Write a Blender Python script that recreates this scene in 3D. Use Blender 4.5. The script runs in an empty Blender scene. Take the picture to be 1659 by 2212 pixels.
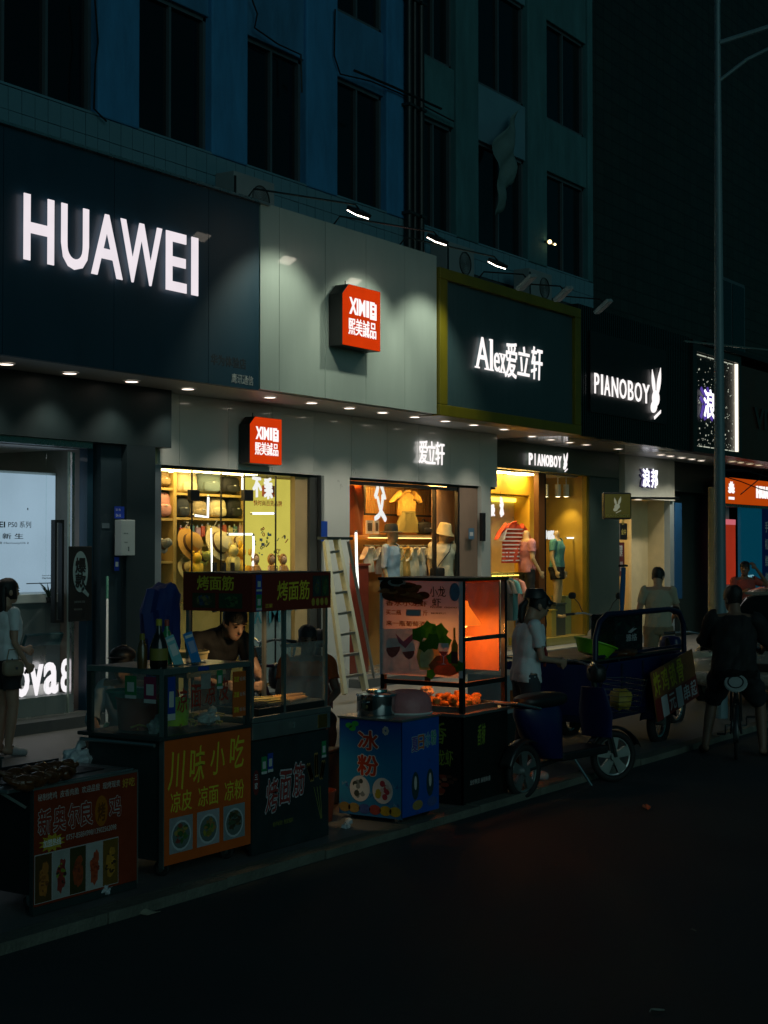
import bpy, bmesh, math, random
import numpy as np
from mathutils import Vector, Matrix, noise
R = math.radians
rnd = random.Random(11)
scene = bpy.context.scene
C = scene.collection

# ---------------------------------------------------------------- camera
CAM_H, CAM_TH, CAM_P, CAM_F = 2.0, R(33.1), math.atan(88 / 3800), 3800 / 1920 * 1659
cam_data = bpy.data.cameras.new('camera')
cam = bpy.data.objects.new('camera', cam_data)
C.objects.link(cam)
cam.location = (0, 0, CAM_H)
cam.rotation_euler = (R(90) + CAM_P, 0, CAM_TH - R(90))
cam_data.sensor_fit = 'HORIZONTAL'
cam_data.sensor_width = 36
cam_data.lens = 36 * 3800 / 1920
cam_data.clip_end = 600
scene.camera = cam

# ---------------------------------------------------------------- night sky, faint light from the street side, exposure
SUN_DIR = Vector((-0.50, -0.86, 0.30)).normalized()      # towards the light
world = bpy.data.worlds.new('World')
scene.world = world
world.use_nodes = True
wn, wl = world.node_tree.nodes, world.node_tree.links
wn.clear()
sky = wn.new('ShaderNodeTexSky')
sky.sky_type = 'NISHITA'
sky.sun_disc = False
sky.sun_elevation = math.asin(SUN_DIR.z)
sky.sun_rotation = math.atan2(SUN_DIR.x, SUN_DIR.y)
tint = wn.new('ShaderNodeMix'); tint.data_type = 'RGBA'; tint.blend_type = 'MULTIPLY'
tint.inputs['Factor'].default_value = 1.0
tint.inputs['B'].default_value = (0.10, 0.80, 0.82, 1)
bg = wn.new('ShaderNodeBackground'); bg.inputs['Strength'].default_value = 0.0075
out = wn.new('ShaderNodeOutputWorld')
wl.new(sky.outputs['Color'], tint.inputs['A'])
wl.new(tint.outputs['Result'], bg.inputs['Color'])
wl.new(bg.outputs['Background'], out.inputs['Surface'])
sun_data = bpy.data.lights.new('night_light', 'SUN')
sun_data.energy = 0.18
sun_data.angle = R(40)
sun_data.color = (0.66, 0.95, 1.0)
sun = bpy.data.objects.new('night_light', sun_data)
C.objects.link(sun)
sun.rotation_euler = (-SUN_DIR).to_track_quat('-Z', 'Y').to_euler()

vs = scene.view_settings
vs.view_transform = 'Standard'; vs.look = 'None'; vs.exposure = 0; vs.gamma = 1
vs.use_curve_mapping = False
scene.cycles.use_denoising = True
scene.cycles.max_bounces = 7
scene.cycles.transparent_max_bounces = 24
scene.cycles.caustics_reflective = False
scene.cycles.caustics_refractive = False
scene.cycles.sample_clamp_indirect = 4.0

# ---------------------------------------------------------------- placing: a point of the photograph (1659 px wide) on the plane Y = y
_ax = Vector((math.cos(CAM_TH) * math.cos(CAM_P), math.sin(CAM_TH) * math.cos(CAM_P), math.sin(CAM_P)))
_rt = Vector((math.sin(CAM_TH), -math.cos(CAM_TH), 0))
_up = _rt.cross(_ax)
def at(u, v, y):
    d = _ax + _rt * ((u - 829.5) / CAM_F) - _up * ((v - 1106) / CAM_F)
    return Vector((0, 0, CAM_H)) + d * (y / d.y)
def atz(u, v, z):
    d = _ax + _rt * ((u - 829.5) / CAM_F) - _up * ((v - 1106) / CAM_F)
    return Vector((0, 0, CAM_H)) + d * ((z - CAM_H) / d.z)
def rect(u0, u1, v0, v1, y):
    """x0, x1, z0, z1 of a picture rectangle standing on the plane Y = y"""
    um, vm = (u0 + u1) / 2, (v0 + v1) / 2
    return at(u0, vm, y).x, at(u1, vm, y).x, at(um, v1, y).z, at(um, v0, y).z

# ---------------------------------------------------------------- materials
_mats = {}
def mat(name, col=(.5, .5, .5), rough=.55, metal=0., var=.18, vs=5., bump=0., bs=30., emit=None, es=0., coat=0., stretch=0.):
    if name in _mats: return _mats[name]
    m = bpy.data.materials.new(name); m.use_nodes = True
    n, l = m.node_tree.nodes, m.node_tree.links
    b = n['Principled BSDF']
    b.inputs['Metallic'].default_value = metal
    b.inputs['Coat Weight'].default_value = coat
    tc = n.new('ShaderNodeTexCoord')
    nz = n.new('ShaderNodeTexNoise'); nz.inputs['Scale'].default_value = vs; nz.inputs['Detail'].default_value = 6; nz.inputs['Roughness'].default_value = .62
    if stretch:
        mp = n.new('ShaderNodeMapping'); mp.inputs['Scale'].default_value = (1 / stretch, 1 / stretch, stretch)
        l.new(tc.outputs['Object'], mp.inputs['Vector']); l.new(mp.outputs['Vector'], nz.inputs['Vector'])
    else: l.new(tc.outputs['Object'], nz.inputs['Vector'])
    mx = n.new('ShaderNodeMix'); mx.data_type = 'RGBA'
    mx.inputs['A'].default_value = tuple(max(0, c * (1 - var)) for c in col) + (1,)
    mx.inputs['B'].default_value = tuple(min(1, c * (1 + var)) for c in col) + (1,)
    l.new(nz.outputs['Fac'], mx.inputs['Factor'])
    l.new(mx.outputs['Result'], b.inputs['Base Color'])
    mr = n.new('ShaderNodeMapRange')
    mr.inputs['To Min'].default_value = max(.02, rough - .12); mr.inputs['To Max'].default_value = min(1, rough + .12)
    l.new(nz.outputs['Fac'], mr.inputs['Value']); l.new(mr.outputs['Result'], b.inputs['Roughness'])
    if bump:
        n2 = n.new('ShaderNodeTexNoise'); n2.inputs['Scale'].default_value = bs; n2.inputs['Detail'].default_value = 4
        l.new(tc.outputs['Object'], n2.inputs['Vector'])
        bp = n.new('ShaderNodeBump'); bp.inputs['Strength'].default_value = bump; bp.inputs['Distance'].default_value = .02
        l.new(n2.outputs['Fac'], bp.inputs['Height']); l.new(bp.outputs['Normal'], b.inputs['Normal'])
    if emit:
        b.inputs['Emission Color'].default_value = tuple(emit) + (1,)
        b.inputs['Emission Strength'].default_value = es
    _mats[name] = m
    return m
def glow(name, col, s, vary=0., vscale=3.):
    """something that gives off light: lit letters, lamp faces, light boxes, screens"""
    if name in _mats: return _mats[name]
    m = bpy.data.materials.new(name); m.use_nodes = True
    n, l = m.node_tree.nodes, m.node_tree.links
    n.clear()
    e = n.new('ShaderNodeEmission'); e.inputs['Color'].default_value = tuple(col) + (1,); e.inputs['Strength'].default_value = s
    o = n.new('ShaderNodeOutputMaterial'); l.new(e.outputs[0], o.inputs['Surface'])
    if vary:
        tc = n.new('ShaderNodeTexCoord'); nz = n.new('ShaderNodeTexNoise'); nz.inputs['Scale'].default_value = vscale
        l.new(tc.outputs['Object'], nz.inputs['Vector'])
        mr = n.new('ShaderNodeMapRange'); mr.inputs['To Min'].default_value = s * (1 - vary); mr.inputs['To Max'].default_value = s * (1 + vary)
        l.new(nz.outputs['Fac'], mr.inputs['Value']); l.new(mr.outputs['Result'], e.inputs['Strength'])
    _mats[name] = m
    return m
def glass(name, col=(.95, .98, .97), rough=.02, ior=1.45, haze=0.):
    if name in _mats: return _mats[name]
    m = bpy.data.materials.new(name); m.use_nodes = True
    n, l = m.node_tree.nodes, m.node_tree.links
    n.clear()
    t = n.new('ShaderNodeBsdfTransparent'); t.inputs['Color'].default_value = tuple(col) + (1,)
    g = n.new('ShaderNodeBsdfGlossy'); g.inputs['Roughness'].default_value = rough
    lw = n.new('ShaderNodeLayerWeight'); pw = n.new('ShaderNodeMath'); pw.operation = 'POWER'; pw.inputs[1].default_value = 4.5
    fr = n.new('ShaderNodeMath'); fr.operation = 'MULTIPLY_ADD'; fr.inputs[1].default_value = .85; fr.inputs[2].default_value = .035
    l.new(lw.outputs['Facing'], pw.inputs[0]); l.new(pw.outputs[0], fr.inputs[0])
    mx = n.new('ShaderNodeMixShader'); l.new(fr.outputs[0], mx.inputs['Fac']); l.new(t.outputs[0], mx.inputs[1]); l.new(g.outputs[0], mx.inputs[2])
    o = n.new('ShaderNodeOutputMaterial')
    if haze:
        d = n.new('ShaderNodeBsdfDiffuse'); d.inputs['Color'].default_value = (.75, .75, .72, 1)
        tc = n.new('ShaderNodeTexCoord'); nz = n.new('ShaderNodeTexNoise'); nz.inputs['Scale'].default_value = 5; nz.inputs['Detail'].default_value = 8
        l.new(tc.outputs['Object'], nz.inputs['Vector'])
        mr = n.new('ShaderNodeMapRange'); mr.inputs['From Min'].default_value = .35; mr.inputs['From Max'].default_value = .75
        mr.inputs['To Min'].default_value = haze * .3; mr.inputs['To Max'].default_value = haze * 1.7
        l.new(nz.outputs['Fac'], mr.inputs['Value'])
        m2 = n.new('ShaderNodeMixShader'); l.new(mr.outputs['Result'], m2.inputs['Fac']); l.new(mx.outputs[0], m2.inputs[1]); l.new(d.outputs[0], m2.inputs[2])
        l.new(m2.outputs[0], o.inputs['Surface'])
    else:
        l.new(mx.outputs[0], o.inputs['Surface'])
    _mats[name] = m
    return m
def sheet_mat(name, col, tr=.5, var=.2, vs=8):
    """paper or cloth that lets light through"""
    if name in _mats: return _mats[name]
    m = mat(name, col, .6, var=var, vs=vs); n, l = m.node_tree.nodes, m.node_tree.links
    b = n['Principled BSDF']; src = b.inputs['Base Color'].links[0].from_socket
    t = n.new('ShaderNodeBsdfTranslucent'); l.new(src, t.inputs['Color'])
    mx = n.new('ShaderNodeMixShader'); mx.inputs['Fac'].default_value = tr
    l.new(b.outputs[0], mx.inputs[1]); l.new(t.outputs[0], mx.inputs[2]); l.new(mx.outputs[0], n['Material Output'].inputs['Surface'])
    return m
def fade_mat(name, stops, z0, z1, rough=.4):
    """a printed colour fade up a banner"""
    if name in _mats: return _mats[name]
    m = mat(name, (1, 1, 1), rough, var=.25, vs=3); n, l = m.node_tree.nodes, m.node_tree.links
    b = n['Principled BSDF']; src = b.inputs['Base Color'].links[0].from_socket
    tc = n.new('ShaderNodeTexCoord'); sx = n.new('ShaderNodeSeparateXYZ'); l.new(tc.outputs['Object'], sx.inputs[0])
    mr = n.new('ShaderNodeMapRange'); mr.inputs['From Min'].default_value = z0; mr.inputs['From Max'].default_value = z1; l.new(sx.outputs['Z'], mr.inputs['Value'])
    cr = n.new('ShaderNodeValToRGB'); l.new(mr.outputs['Result'], cr.inputs['Fac'])
    e = cr.color_ramp.elements
    while len(e) < len(stops): e.new(.5)
    for k, (q, c) in enumerate(stops): e[k].position = q; e[k].color = tuple(c) + (1,)
    mx = n.new('ShaderNodeMix'); mx.data_type = 'RGBA'; mx.blend_type = 'MULTIPLY'; mx.inputs['Factor'].default_value = 1
    l.new(src, mx.inputs['A']); l.new(cr.outputs['Color'], mx.inputs['B']); l.new(mx.outputs['Result'], b.inputs['Base Color'])
    return m
def tile_mat(name, col, mortar, sx, sz, rough=.5, off=0.):
    """glazed wall tiles too far and dark to pick apart"""
    if name in _mats: return _mats[name]
    m = mat(name, col, rough, var=.25, vs=1.5)
    n, l = m.node_tree.nodes, m.node_tree.links
    b = n['Principled BSDF']
    tc = n.new('ShaderNodeTexCoord'); mp = n.new('ShaderNodeMapping'); mp.inputs['Rotation'].default_value = (R(-90), 0, 0)
    l.new(tc.outputs['Object'], mp.inputs['Vector'])
    br = n.new('ShaderNodeTexBrick'); br.offset = off; br.inputs['Scale'].default_value = 1; br.inputs['Mortar Size'].default_value = .012
    br.inputs['Brick Width'].default_value = sx; br.inputs['Row Height'].default_value = sz
    br.inputs['Color1'].default_value = (1, 1, 1, 1); br.inputs['Color2'].default_value = (.72, .72, .72, 1); br.inputs['Mortar'].default_value = tuple(mortar) + (1,)
    l.new(mp.outputs[0], br.inputs['Vector'])
    src = b.inputs['Base Color'].links[0].from_socket
    mx = n.new('ShaderNodeMix'); mx.data_type = 'RGBA'; mx.blend_type = 'MULTIPLY'; mx.inputs['Factor'].default_value = 1
    l.new(src, mx.inputs['A']); l.new(br.outputs['Color'], mx.inputs['B']); l.new(mx.outputs['Result'], b.inputs['Base Color'])
    return m

# ---------------------------------------------------------------- mesh builder
class MB:
    def __init__(s, m=None): s.v = []; s.f = []; s.m = m or Matrix()
    def _add(s, vs, fs):
        o = len(s.v); s.v += [tuple(s.m @ Vector(p)) for p in vs]; s.f += [tuple(o + i for i in q) for q in fs]; return s
    def box(s, x0, x1, y0, y1, z0, z1):
        return s._add([(x0, y0, z0), (x1, y0, z0), (x1, y1, z0), (x0, y1, z0), (x0, y0, z1), (x1, y0, z1), (x1, y1, z1), (x0, y1, z1)],
                      [(0, 3, 2, 1), (4, 5, 6, 7), (0, 1, 5, 4), (1, 2, 6, 5), (2, 3, 7, 6), (3, 0, 4, 7)])
    def bar(s, p, q, w, h=None):
        p, q = Vector(p), Vector(q); h = h or w; d = (q - p).normalized()
        a = d.cross(Vector((0, 0, 1)))
        a = Vector((1, 0, 0)) if a.length < 1e-4 else a.normalized()
        b = a.cross(d).normalized(); a *= w / 2; b *= h / 2
        return s._add([p - a - b, p + a - b, p + a + b, p - a + b, q - a - b, q + a - b, q + a + b, q - a + b],
                      [(0, 3, 2, 1), (4, 5, 6, 7), (0, 1, 5, 4), (1, 2, 6, 5), (2, 3, 7, 6), (3, 0, 4, 7)])
    def tube(s, pts, r, n=8, close=False):
        pts = [Vector(p) for p in pts]; k = len(pts); rs = r if isinstance(r, (list, tuple)) else [r] * k
        vs, fs = [], []; prev = None
        for i, p in enumerate(pts):
            d = (pts[(i + 1) % k] - pts[i - 1]) if close else (pts[min(i + 1, k - 1)] - pts[max(i - 1, 0)])
            d.normalize()
            a = prev - d * prev.dot(d) if prev else d.orthogonal()
            a.normalize(); prev = a; b = d.cross(a)
            for j in range(n):
                t = 2 * math.pi * j / n
                vs.append(p + (a * math.cos(t) + b * math.sin(t)) * rs[i])
        for i in range(k if close else k - 1):
            for j in range(n):
                i2 = (i + 1) % k; j2 = (j + 1) % n
                fs.append((i * n + j, i * n + j2, i2 * n + j2, i2 * n + j))
        if not close: fs += [tuple(range(n))[::-1], tuple((k - 1) * n + j for j in range(n))]
        return s._add(vs, fs)
    def lathe(s, prof, c=(0, 0, 0), n=20, axis=(0, 0, 1), cap=True):
        q = Vector((0, 0, 1)).rotation_difference(Vector(axis)); c = Vector(c); vs, fs = [], []
        for r, z in prof:
            for j in range(n):
                t = 2 * math.pi * j / n; vs.append(c + q @ Vector((r * math.cos(t), r * math.sin(t), z)))
        for i in range(len(prof) - 1):
            for j in range(n): fs.append((i * n + j, i * n + (j + 1) % n, (i + 1) * n + (j + 1) % n, (i + 1) * n + j))
        if cap: fs += [tuple(range(n))[::-1], tuple((len(prof) - 1) * n + j for j in range(n))]
        return s._add(vs, fs)
    def prism(s, poly, y0, y1):
        """poly in (x, z), extruded along y"""
        k = len(poly)
        return s._add([(x, y0, z) for x, z in poly] + [(x, y1, z) for x, z in poly],
                      [tuple(range(k)), tuple(range(2 * k - 1, k - 1, -1))] + [(i, i + k, (i + 1) % k + k, (i + 1) % k) for i in range(k)])
    def blob(s, c, rx, ry, rz, e=1., nu=16, nv=10, rough=0., seed=0):
        """superellipsoid: e 1 round, 0.3 boxy"""
        c = Vector(c); vs, fs = [], []
        def pw(a): return math.copysign(abs(a) ** e, a)
        for i in range(nv + 1):
            ph = -math.pi / 2 + math.pi * i / nv
            for j in range(nu):
                t = 2 * math.pi * j / nu
                d = Vector((rx * pw(math.cos(ph)) * pw(math.cos(t)), ry * pw(math.cos(ph)) * pw(math.sin(t)), rz * pw(math.sin(ph))))
                if rough: d *= 1 + rough * noise.noise(d * (2.2 / max(rx, rz)) + Vector((seed * 7.1, seed, 3)))
                vs.append(c + d)
        for i in range(nv):
            for j in range(nu): fs.append((i * nu + j, i * nu + (j + 1) % nu, (i + 1) * nu + (j + 1) % nu, (i + 1) * nu + j))
        return s._add(vs, fs)
    def torus(s, c, Rr, r, axis=(0, 1, 0), n=28, k=8):
        q = Vector((0, 0, 1)).rotation_difference(Vector(axis)); c = Vector(c)
        return s.tube([c + q @ Vector((Rr * math.cos(2 * math.pi * i / n), Rr * math.sin(2 * math.pi * i / n), 0)) for i in range(n)], r, k, True)
    def loft(s, secs, n=14, cap=True):
        """secs: (centre, half vector a, half vector b)"""
        vs, fs = [], []
        for c, a, b in secs:
            c, a, b = Vector(c), Vector(a), Vector(b)
            for j in range(n):
                t = 2 * math.pi * j / n; vs.append(c + a * math.cos(t) + b * math.sin(t))
        for i in range(len(secs) - 1):
            for j in range(n): fs.append((i * n + j, i * n + (j + 1) % n, (i + 1) * n + (j + 1) % n, (i + 1) * n + j))
        if cap: fs += [tuple(range(n))[::-1], tuple((len(secs) - 1) * n + j for j in range(n))]
        return s._add(vs, fs)
    def sheet(s, fn, nu, nv):
        vs = [fn(i / nu, j / nv) for j in range(nv + 1) for i in range(nu + 1)]
        fs = [(j * (nu + 1) + i, j * (nu + 1) + i + 1, (j + 1) * (nu + 1) + i + 1, (j + 1) * (nu + 1) + i) for j in range(nv) for i in range(nu)]
        return s._add(vs, fs)
    def disc(s, x, z, rx, rz=None, y=0., t=.001, n=20):
        rz = rz or rx
        return s.prism([(x + rx * math.cos(2 * math.pi * i / n), z + rz * math.sin(2 * math.pi * i / n)) for i in range(n)], y - t, y)
    def mesh(s, name, smooth=False):
        me = bpy.data.meshes.new(name); me.from_pydata(s.v, [], s.f); me.update()
        if smooth: me.polygons.foreach_set('use_smooth', [True] * len(me.polygons))
        return me
    def build(s, name, material, parent=None, smooth=False, bevel=0., label=None, thick=0.):
        o = bpy.data.objects.new(name, s.mesh(name, smooth)); C.objects.link(o)
        o.data.materials.append(material); o.parent = parent
        if label: o['label'] = label
        if thick:
            so = o.modifiers.new('thickness', 'SOLIDIFY'); so.thickness = thick; so.offset = 0
        if bevel:
            bv = o.modifiers.new('bevel', 'BEVEL'); bv.width = bevel; bv.segments = 2; bv.limit_method = 'ANGLE'
        if smooth:
            try:
                o.data.set_sharp_from_angle(angle=R(40))
            except Exception: pass
        return o

def tag(o, label, cat, group=None, kind=None):
    if label: o['label'] = label
    if cat: o['category'] = cat
    if group: o['group'] = group
    if kind: o['kind'] = kind
    return o
def thing(name, label, cat, loc=(0, 0, 0), rz=0., group=None):
    o = bpy.data.objects.new(name, None); C.objects.link(o); o.empty_display_size = .1
    o.location = loc; o.rotation_euler = (0, 0, rz)
    return tag(o, label, cat, group)
def struct(o): o['kind'] = 'structure'; return o
LEFT = Matrix.Rotation(R(-90), 4, 'Z')       # turns a face that looks to -Y into one that looks to -X
def left_face(x, y): return Matrix.Translation((x, y, 0)) @ LEFT

# ---------------------------------------------------------------- lettering
_gl = {}
def glyphs(s, bold):
    k = (s, bold)
    if k not in _gl:
        cu = bpy.data.curves.new('lettering', 'FONT'); cu.body = s; cu.size = 1; cu.offset = bold; cu.extrude = .5
        cu.resolution_u = 3
        o = bpy.data.objects.new('lettering', cu); C.objects.link(o)
        dg = bpy.context.evaluated_depsgraph_get()
        me = bpy.data.meshes.new_from_object(o.evaluated_get(dg), depsgraph=dg)
        v = np.empty(len(me.vertices) * 3); me.vertices.foreach_get('co', v); v = v.reshape(-1, 3)
        f = [tuple(p.vertices) for p in me.polygons]
        bpy.data.objects.remove(o); bpy.data.curves.remove(cu); bpy.data.meshes.remove(me)
        _gl[k] = (v, f)
    return _gl[k]
def text(s, material, parent, x0, x1, z0, z1, y=0., d=.002, bold=0., m=None, shear=0., wave=0., name='lettering', label=None):
    """writing fitted to a box; front at y - d, looking to -Y (before m)"""
    asc = all(ord(c) < 256 for c in s)
    v, f = glyphs(s, bold if asc else 0.)
    lo, hi = v.min(0), v.max(0); sp = np.maximum(hi - lo, 1e-6)
    a = (v - lo) / sp
    if not asc and bold > .003:
        k = 6 if bold < .03 else 10; n0 = len(a); parts, nf = [], []
        for i in range(k):
            t = 2 * math.pi * i / k + .3
            q = a.copy(); q[:, 0] += bold * math.cos(t) / sp[0]; q[:, 1] += bold * math.sin(t) / sp[1]; q[:, 2] += .012 * i
            parts.append(q); nf += [tuple(j + i * n0 for j in p) for p in f]
        a = np.vstack(parts); f = nf
    zz = z0 + a[:, 1] * (z1 - z0)
    xx = x0 + a[:, 0] * (x1 - x0) + shear * (a[:, 1] - .5) * (z1 - z0)
    if wave: zz = zz + wave * (z1 - z0) * np.sin(a[:, 0] * 9 + 1); xx = xx + wave * (z1 - z0) * np.sin(a[:, 1] * 5)
    yy = y - d * a[:, 2]
    b = MB(m)
    b._add([Vector((p, q, r)) for p, q, r in zip(xx, yy, zz)], f)
    return b.build(name, material, parent, label=label)
def patch(x0, x1, z0, z1, material, parent, y=0., t=.001, m=None, name='print', label=None):
    return MB(m).box(x0, x1, y - t, y, z0, z1).build(name, material, parent, label=label)
# ================================================================ shared materials
M_asphalt = mat('asphalt', (.024, .040, .045), .72, var=.5, vs=.8, bump=.7, bs=140)
M_pave = mat('pavement', (.13, .135, .13), .55, var=.3, vs=2.5, bump=.25, bs=60)
M_kerb = mat('kerb', (.12, .125, .10), .8, var=.6, vs=5, bump=.7, bs=40)
M_pillar = mat('painted_pillar', (.04, .21, .42), .8, var=.5, vs=2.2, stretch=.5, bump=.2, bs=12)
M_spandrel = mat('painted_spandrel', (.04, .17, .32), .8, var=.55, vs=2.2, stretch=.5, bump=.3, bs=9)
M_pillar2 = mat('falloff_pillar', (.05, .15, .17), .85, var=.55, vs=2.2, stretch=.5, bump=.2, bs=12)  # far bays: light fading along the facade is put into the paint colour
M_tile = mat('wall_tile', (.12, .24, .30), .35, var=.3, vs=1.1)
M_grout = mat('grout', (.03, .045, .05), .9)
M_darkframe = mat('window_frame', (.10, .13, .15), .4, .3)
M_pane = mat('night_pane', (.004, .006, .008), .08, var=0)
M_black = mat('black_paint', (.008, .009, .010), .45)
M_void = mat('dark_room', (.002, .003, .003), .9)
M_navy = mat('navy_panel', (.009, .043, .072), .5, var=.3, vs=1.6, stretch=.5, coat=.12)
M_whitepanel = mat('white_panel', (.34, .40, .37), .34, var=.12, vs=2.5, stretch=.45, bump=.05, bs=1.2, coat=.5)
M_olive = mat('olive_frame', (.15, .125, .006), .4, var=.4, vs=2.5, stretch=.6)
M_teal = mat('teal_panel', (.045, .085, .095), .45, var=.12, vs=1)
M_slat = mat('black_slat', (.007, .010, .011), .3)
M_metal = mat('fascia_metal', (.66, .68, .63), .30, .12, var=.05, vs=.8, bump=.4, bs=1.1, coat=.7)
M_soffit = mat('soffit', (.42, .42, .40), .5, var=.12, vs=2)
M_steel = mat('steel', (.45, .46, .46), .28, .9, var=.15, vs=8)
M_darksteel = mat('dark_steel', (.06, .065, .065), .35, .7, var=.2, vs=8)
M_rubber = mat('rubber', (.012, .012, .012), .75)
M_white = mat('white_paint', (.78, .78, .75), .4, var=.06)
M_letter = glow('lit_letter', (.86, .78, .83), 1.0, .08, 4)
M_letter2 = glow('lit_letter_bright', (1.0, .94, .92), 1.1)
M_letterside = mat('letter_side', (.25, .25, .26), .4)
M_red = glow('red_lightbox', (.80, .050, .004), .72, .14, 4)
M_lamp = glow('lamp_face', (1.0, .86, .70), 9.)
M_glass = glass('shop_glass')
M_plainw = mat('plain_white', (.7, .7, .68), .5)

# ================================================================ ground
struct(MB().box(-80, 160, -60, 60, -.3, 0).build('road', M_asphalt))
struct(MB().box(-40, 90, 5.81, 60, -.05, .05).build('pavement', M_pave))
kerb = thing('kerb', None, None, (0, 5.735, 0)); struct(kerb)
kb = MB().box(-.495, .495, -.075, .075, -.1, .058).mesh('kerb_stone')
kb.materials.append(M_kerb)
for i in range(28):
    o = bpy.data.objects.new('kerb_stone', kb); C.objects.link(o); o.parent = kerb
    o.location = (3.5 + i, rnd.uniform(-.006, .006), rnd.uniform(-.006, .004)); o.rotation_euler = (rnd.uniform(-.01, .01), 0, rnd.uniform(-.006, .006))
MB().box(-40, 3, -.075, .075, -.1, .055).build('kerb_run', M_kerb, kerb)
MB().box(31, 90, -.075, .075, -.1, .055).build('kerb_run', M_kerb, kerb)

# ================================================================ main building above the shops
bld = thing('apartment_building', 'dark old building with blue pillars and tall black windows above the shop signs', 'building', (18, 12, 0))
def B(m, name, material, **k):
    o = m.build(name, material, bld, **k); o.matrix_parent_inverse = Matrix.Translation((-18, -12, 0)); return o
PIL = [(9.2, 10.45), (12.44, 13.13), (14.44, 15.15), (16.42, 17.15), (18.40, 19.35), (20.40, 21.10), (22.80, 23.50), (25.15, 25.35)]
OPN = [(PIL[i][1], PIL[i + 1][0]) for i in range(len(PIL) - 1)]
for x0, x1 in PIL:
    B(MB().box(x0, x1, 11.94, 12.165, 6.842, 14.5), 'pillar', M_pillar if x0 < 19 else M_pillar2, bevel=.02)
B(MB().box(6, 25.35, 12.17, 12.6, 6.84, 14.5), 'back_wall', M_void)
B(MB().box(6, 25.35, 11.97, 12.6, 3.91, 6.838), 'lower_wall', M_grout)
for i, (x0, x1) in enumerate(OPN):
    for f, (zs, zh) in enumerate(((6.87, 8.55), (9.5, 11.2), (12.15, 13.6))):
        if x1 < 15 and f: continue
        w = B(MB().box(x0, x1, 12.05, 12.16, zs - .03, zs + .03).box(x0, x1, 12.05, 12.16, zh - .05, zh).box(x0, x0 + .05, 12.05, 12.16, zs, zh).box(x1 - .05, x1, 12.05, 12.16, zs, zh), 'window', M_darkframe)
        n = 3 if x1 - x0 > 1.8 else 2
        for k in range(n):
            a = x0 + .05 + (x1 - x0 - .1) * k / n; b = x0 + .05 + (x1 - x0 - .1) * (k + 1) / n
            p = MB().box(a + .012, b - .012, 12.10, 12.11, zs + .03, zh - .05).build('pane', M_pane, w)
            if k: MB().box(a - .02, a + .02, 12.055, 12.15, zs + .03, zh - .05).build('mullion', M_darkframe, w)
        # the recessed lintel and the painted panel between the floors
        if f < 2 and x1 > 13:
            B(MB().box(x0, x1, 11.985 + .01 * (i % 2), 12.165, zh, (9.47, 12.12)[f]), 'spandrel', M_spandrel if i < 4 else M_pillar2 if i != 5 else M_tile, bevel=.015)
    B(MB().box(x0 - .02, x1 + .02, 11.95, 12.1, 6.842, 6.868), 'window_sill', M_tile)
tm = MB().box(.004, .186, 0, .018, .004, .246).mesh('tile'); tm.materials.append(M_tile)
x = 9.6
k = 0
while x < 25.2:
    for r in range(2):
        o = bpy.data.objects.new('tile', tm); C.objects.link(o); o.parent = bld
        o.location = (x - 18, 11.952 - 12 + rnd.uniform(-.002, .003), 6.338 + .25 * r); o.rotation_euler = (rnd.uniform(-.012, .012), 0, rnd.uniform(-.012, .012))
    x += .19; k += 1
# soffit under the signboards
B(MB().box(6, 22.55, 10.98, 13.2, 3.84, 3.9), 'soffit', M_soffit)
B(MB().box(22.56, 27.45, 10.98, 13.2, 3.838, 3.9), 'soffit', mat('gloss_soffit', (.35, .36, .35), .16, .2, var=.05, bump=.1, bs=2))
B(MB().box(27.46, 36, 10.98, 13.2, 3.842, 3.9), 'soffit', M_soffit)
B(MB().box(6, 36, 11.2, 12.0, 5.93, 5.96), 'canopy_deck', M_black)
# drain pipes between the pillars
for x, r in ((18.86, .055), (19.02, .04), (19.2, .055)):
    p = thing('drain_pipe', {.04: 'thin dark drain pipe between two thicker pipes on the upper facade'}.get(r, 'thick dark drain pipe beside the %s of the upper facade' % ('fourth blue pillar' if x < 19 else 'narrow fifth window')), 'pipe', (x, 11.86, 6.3))
    MB().tube([(0, 0, 0), (0, 0, 8)], r, 10).build('pipe_run', M_black, p, True)
    for z in (.6, 2.2, 3.8): MB().box(-r - .02, r + .02, -r - .01, .085, z, z + .04).build('bracket', M_darksteel, p)
# clothes pole and torn tarpaulin
p0, p1 = at(765, 152, 11.5), at(850, 188, 11.3)
po = MB().tube([p0, p1, p1 + Vector((1.2, -.05, -.02))], .018, 8).build('clothes_pole', M_black, None, True)
tag(po, 'thin dark clothes pole sticking out below an upper spandrel', 'pole')
def tarp(u, v):
    a, b = at(1120, 238, 11.8), at(1066, 310, 11.7); c, d = at(1108, 395, 11.75), at(1078, 470, 11.7)
    t = a.lerp(b, u); q = c.lerp(d, u); p = t.lerp(q, v)
    return p + Vector((0, .05 * math.sin(u * 9 + v * 5) + .03 * math.sin(v * 14), .05 * math.sin(u * 7) * v))
o = MB().sheet(tarp, 16, 14).build('tarpaulin', mat('tarp', (.10, .17, .17), .8, var=.3), None, True, thick=.004)
tag(o, 'torn grey tarpaulin hanging across a window of the upper facade', 'tarpaulin')
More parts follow.
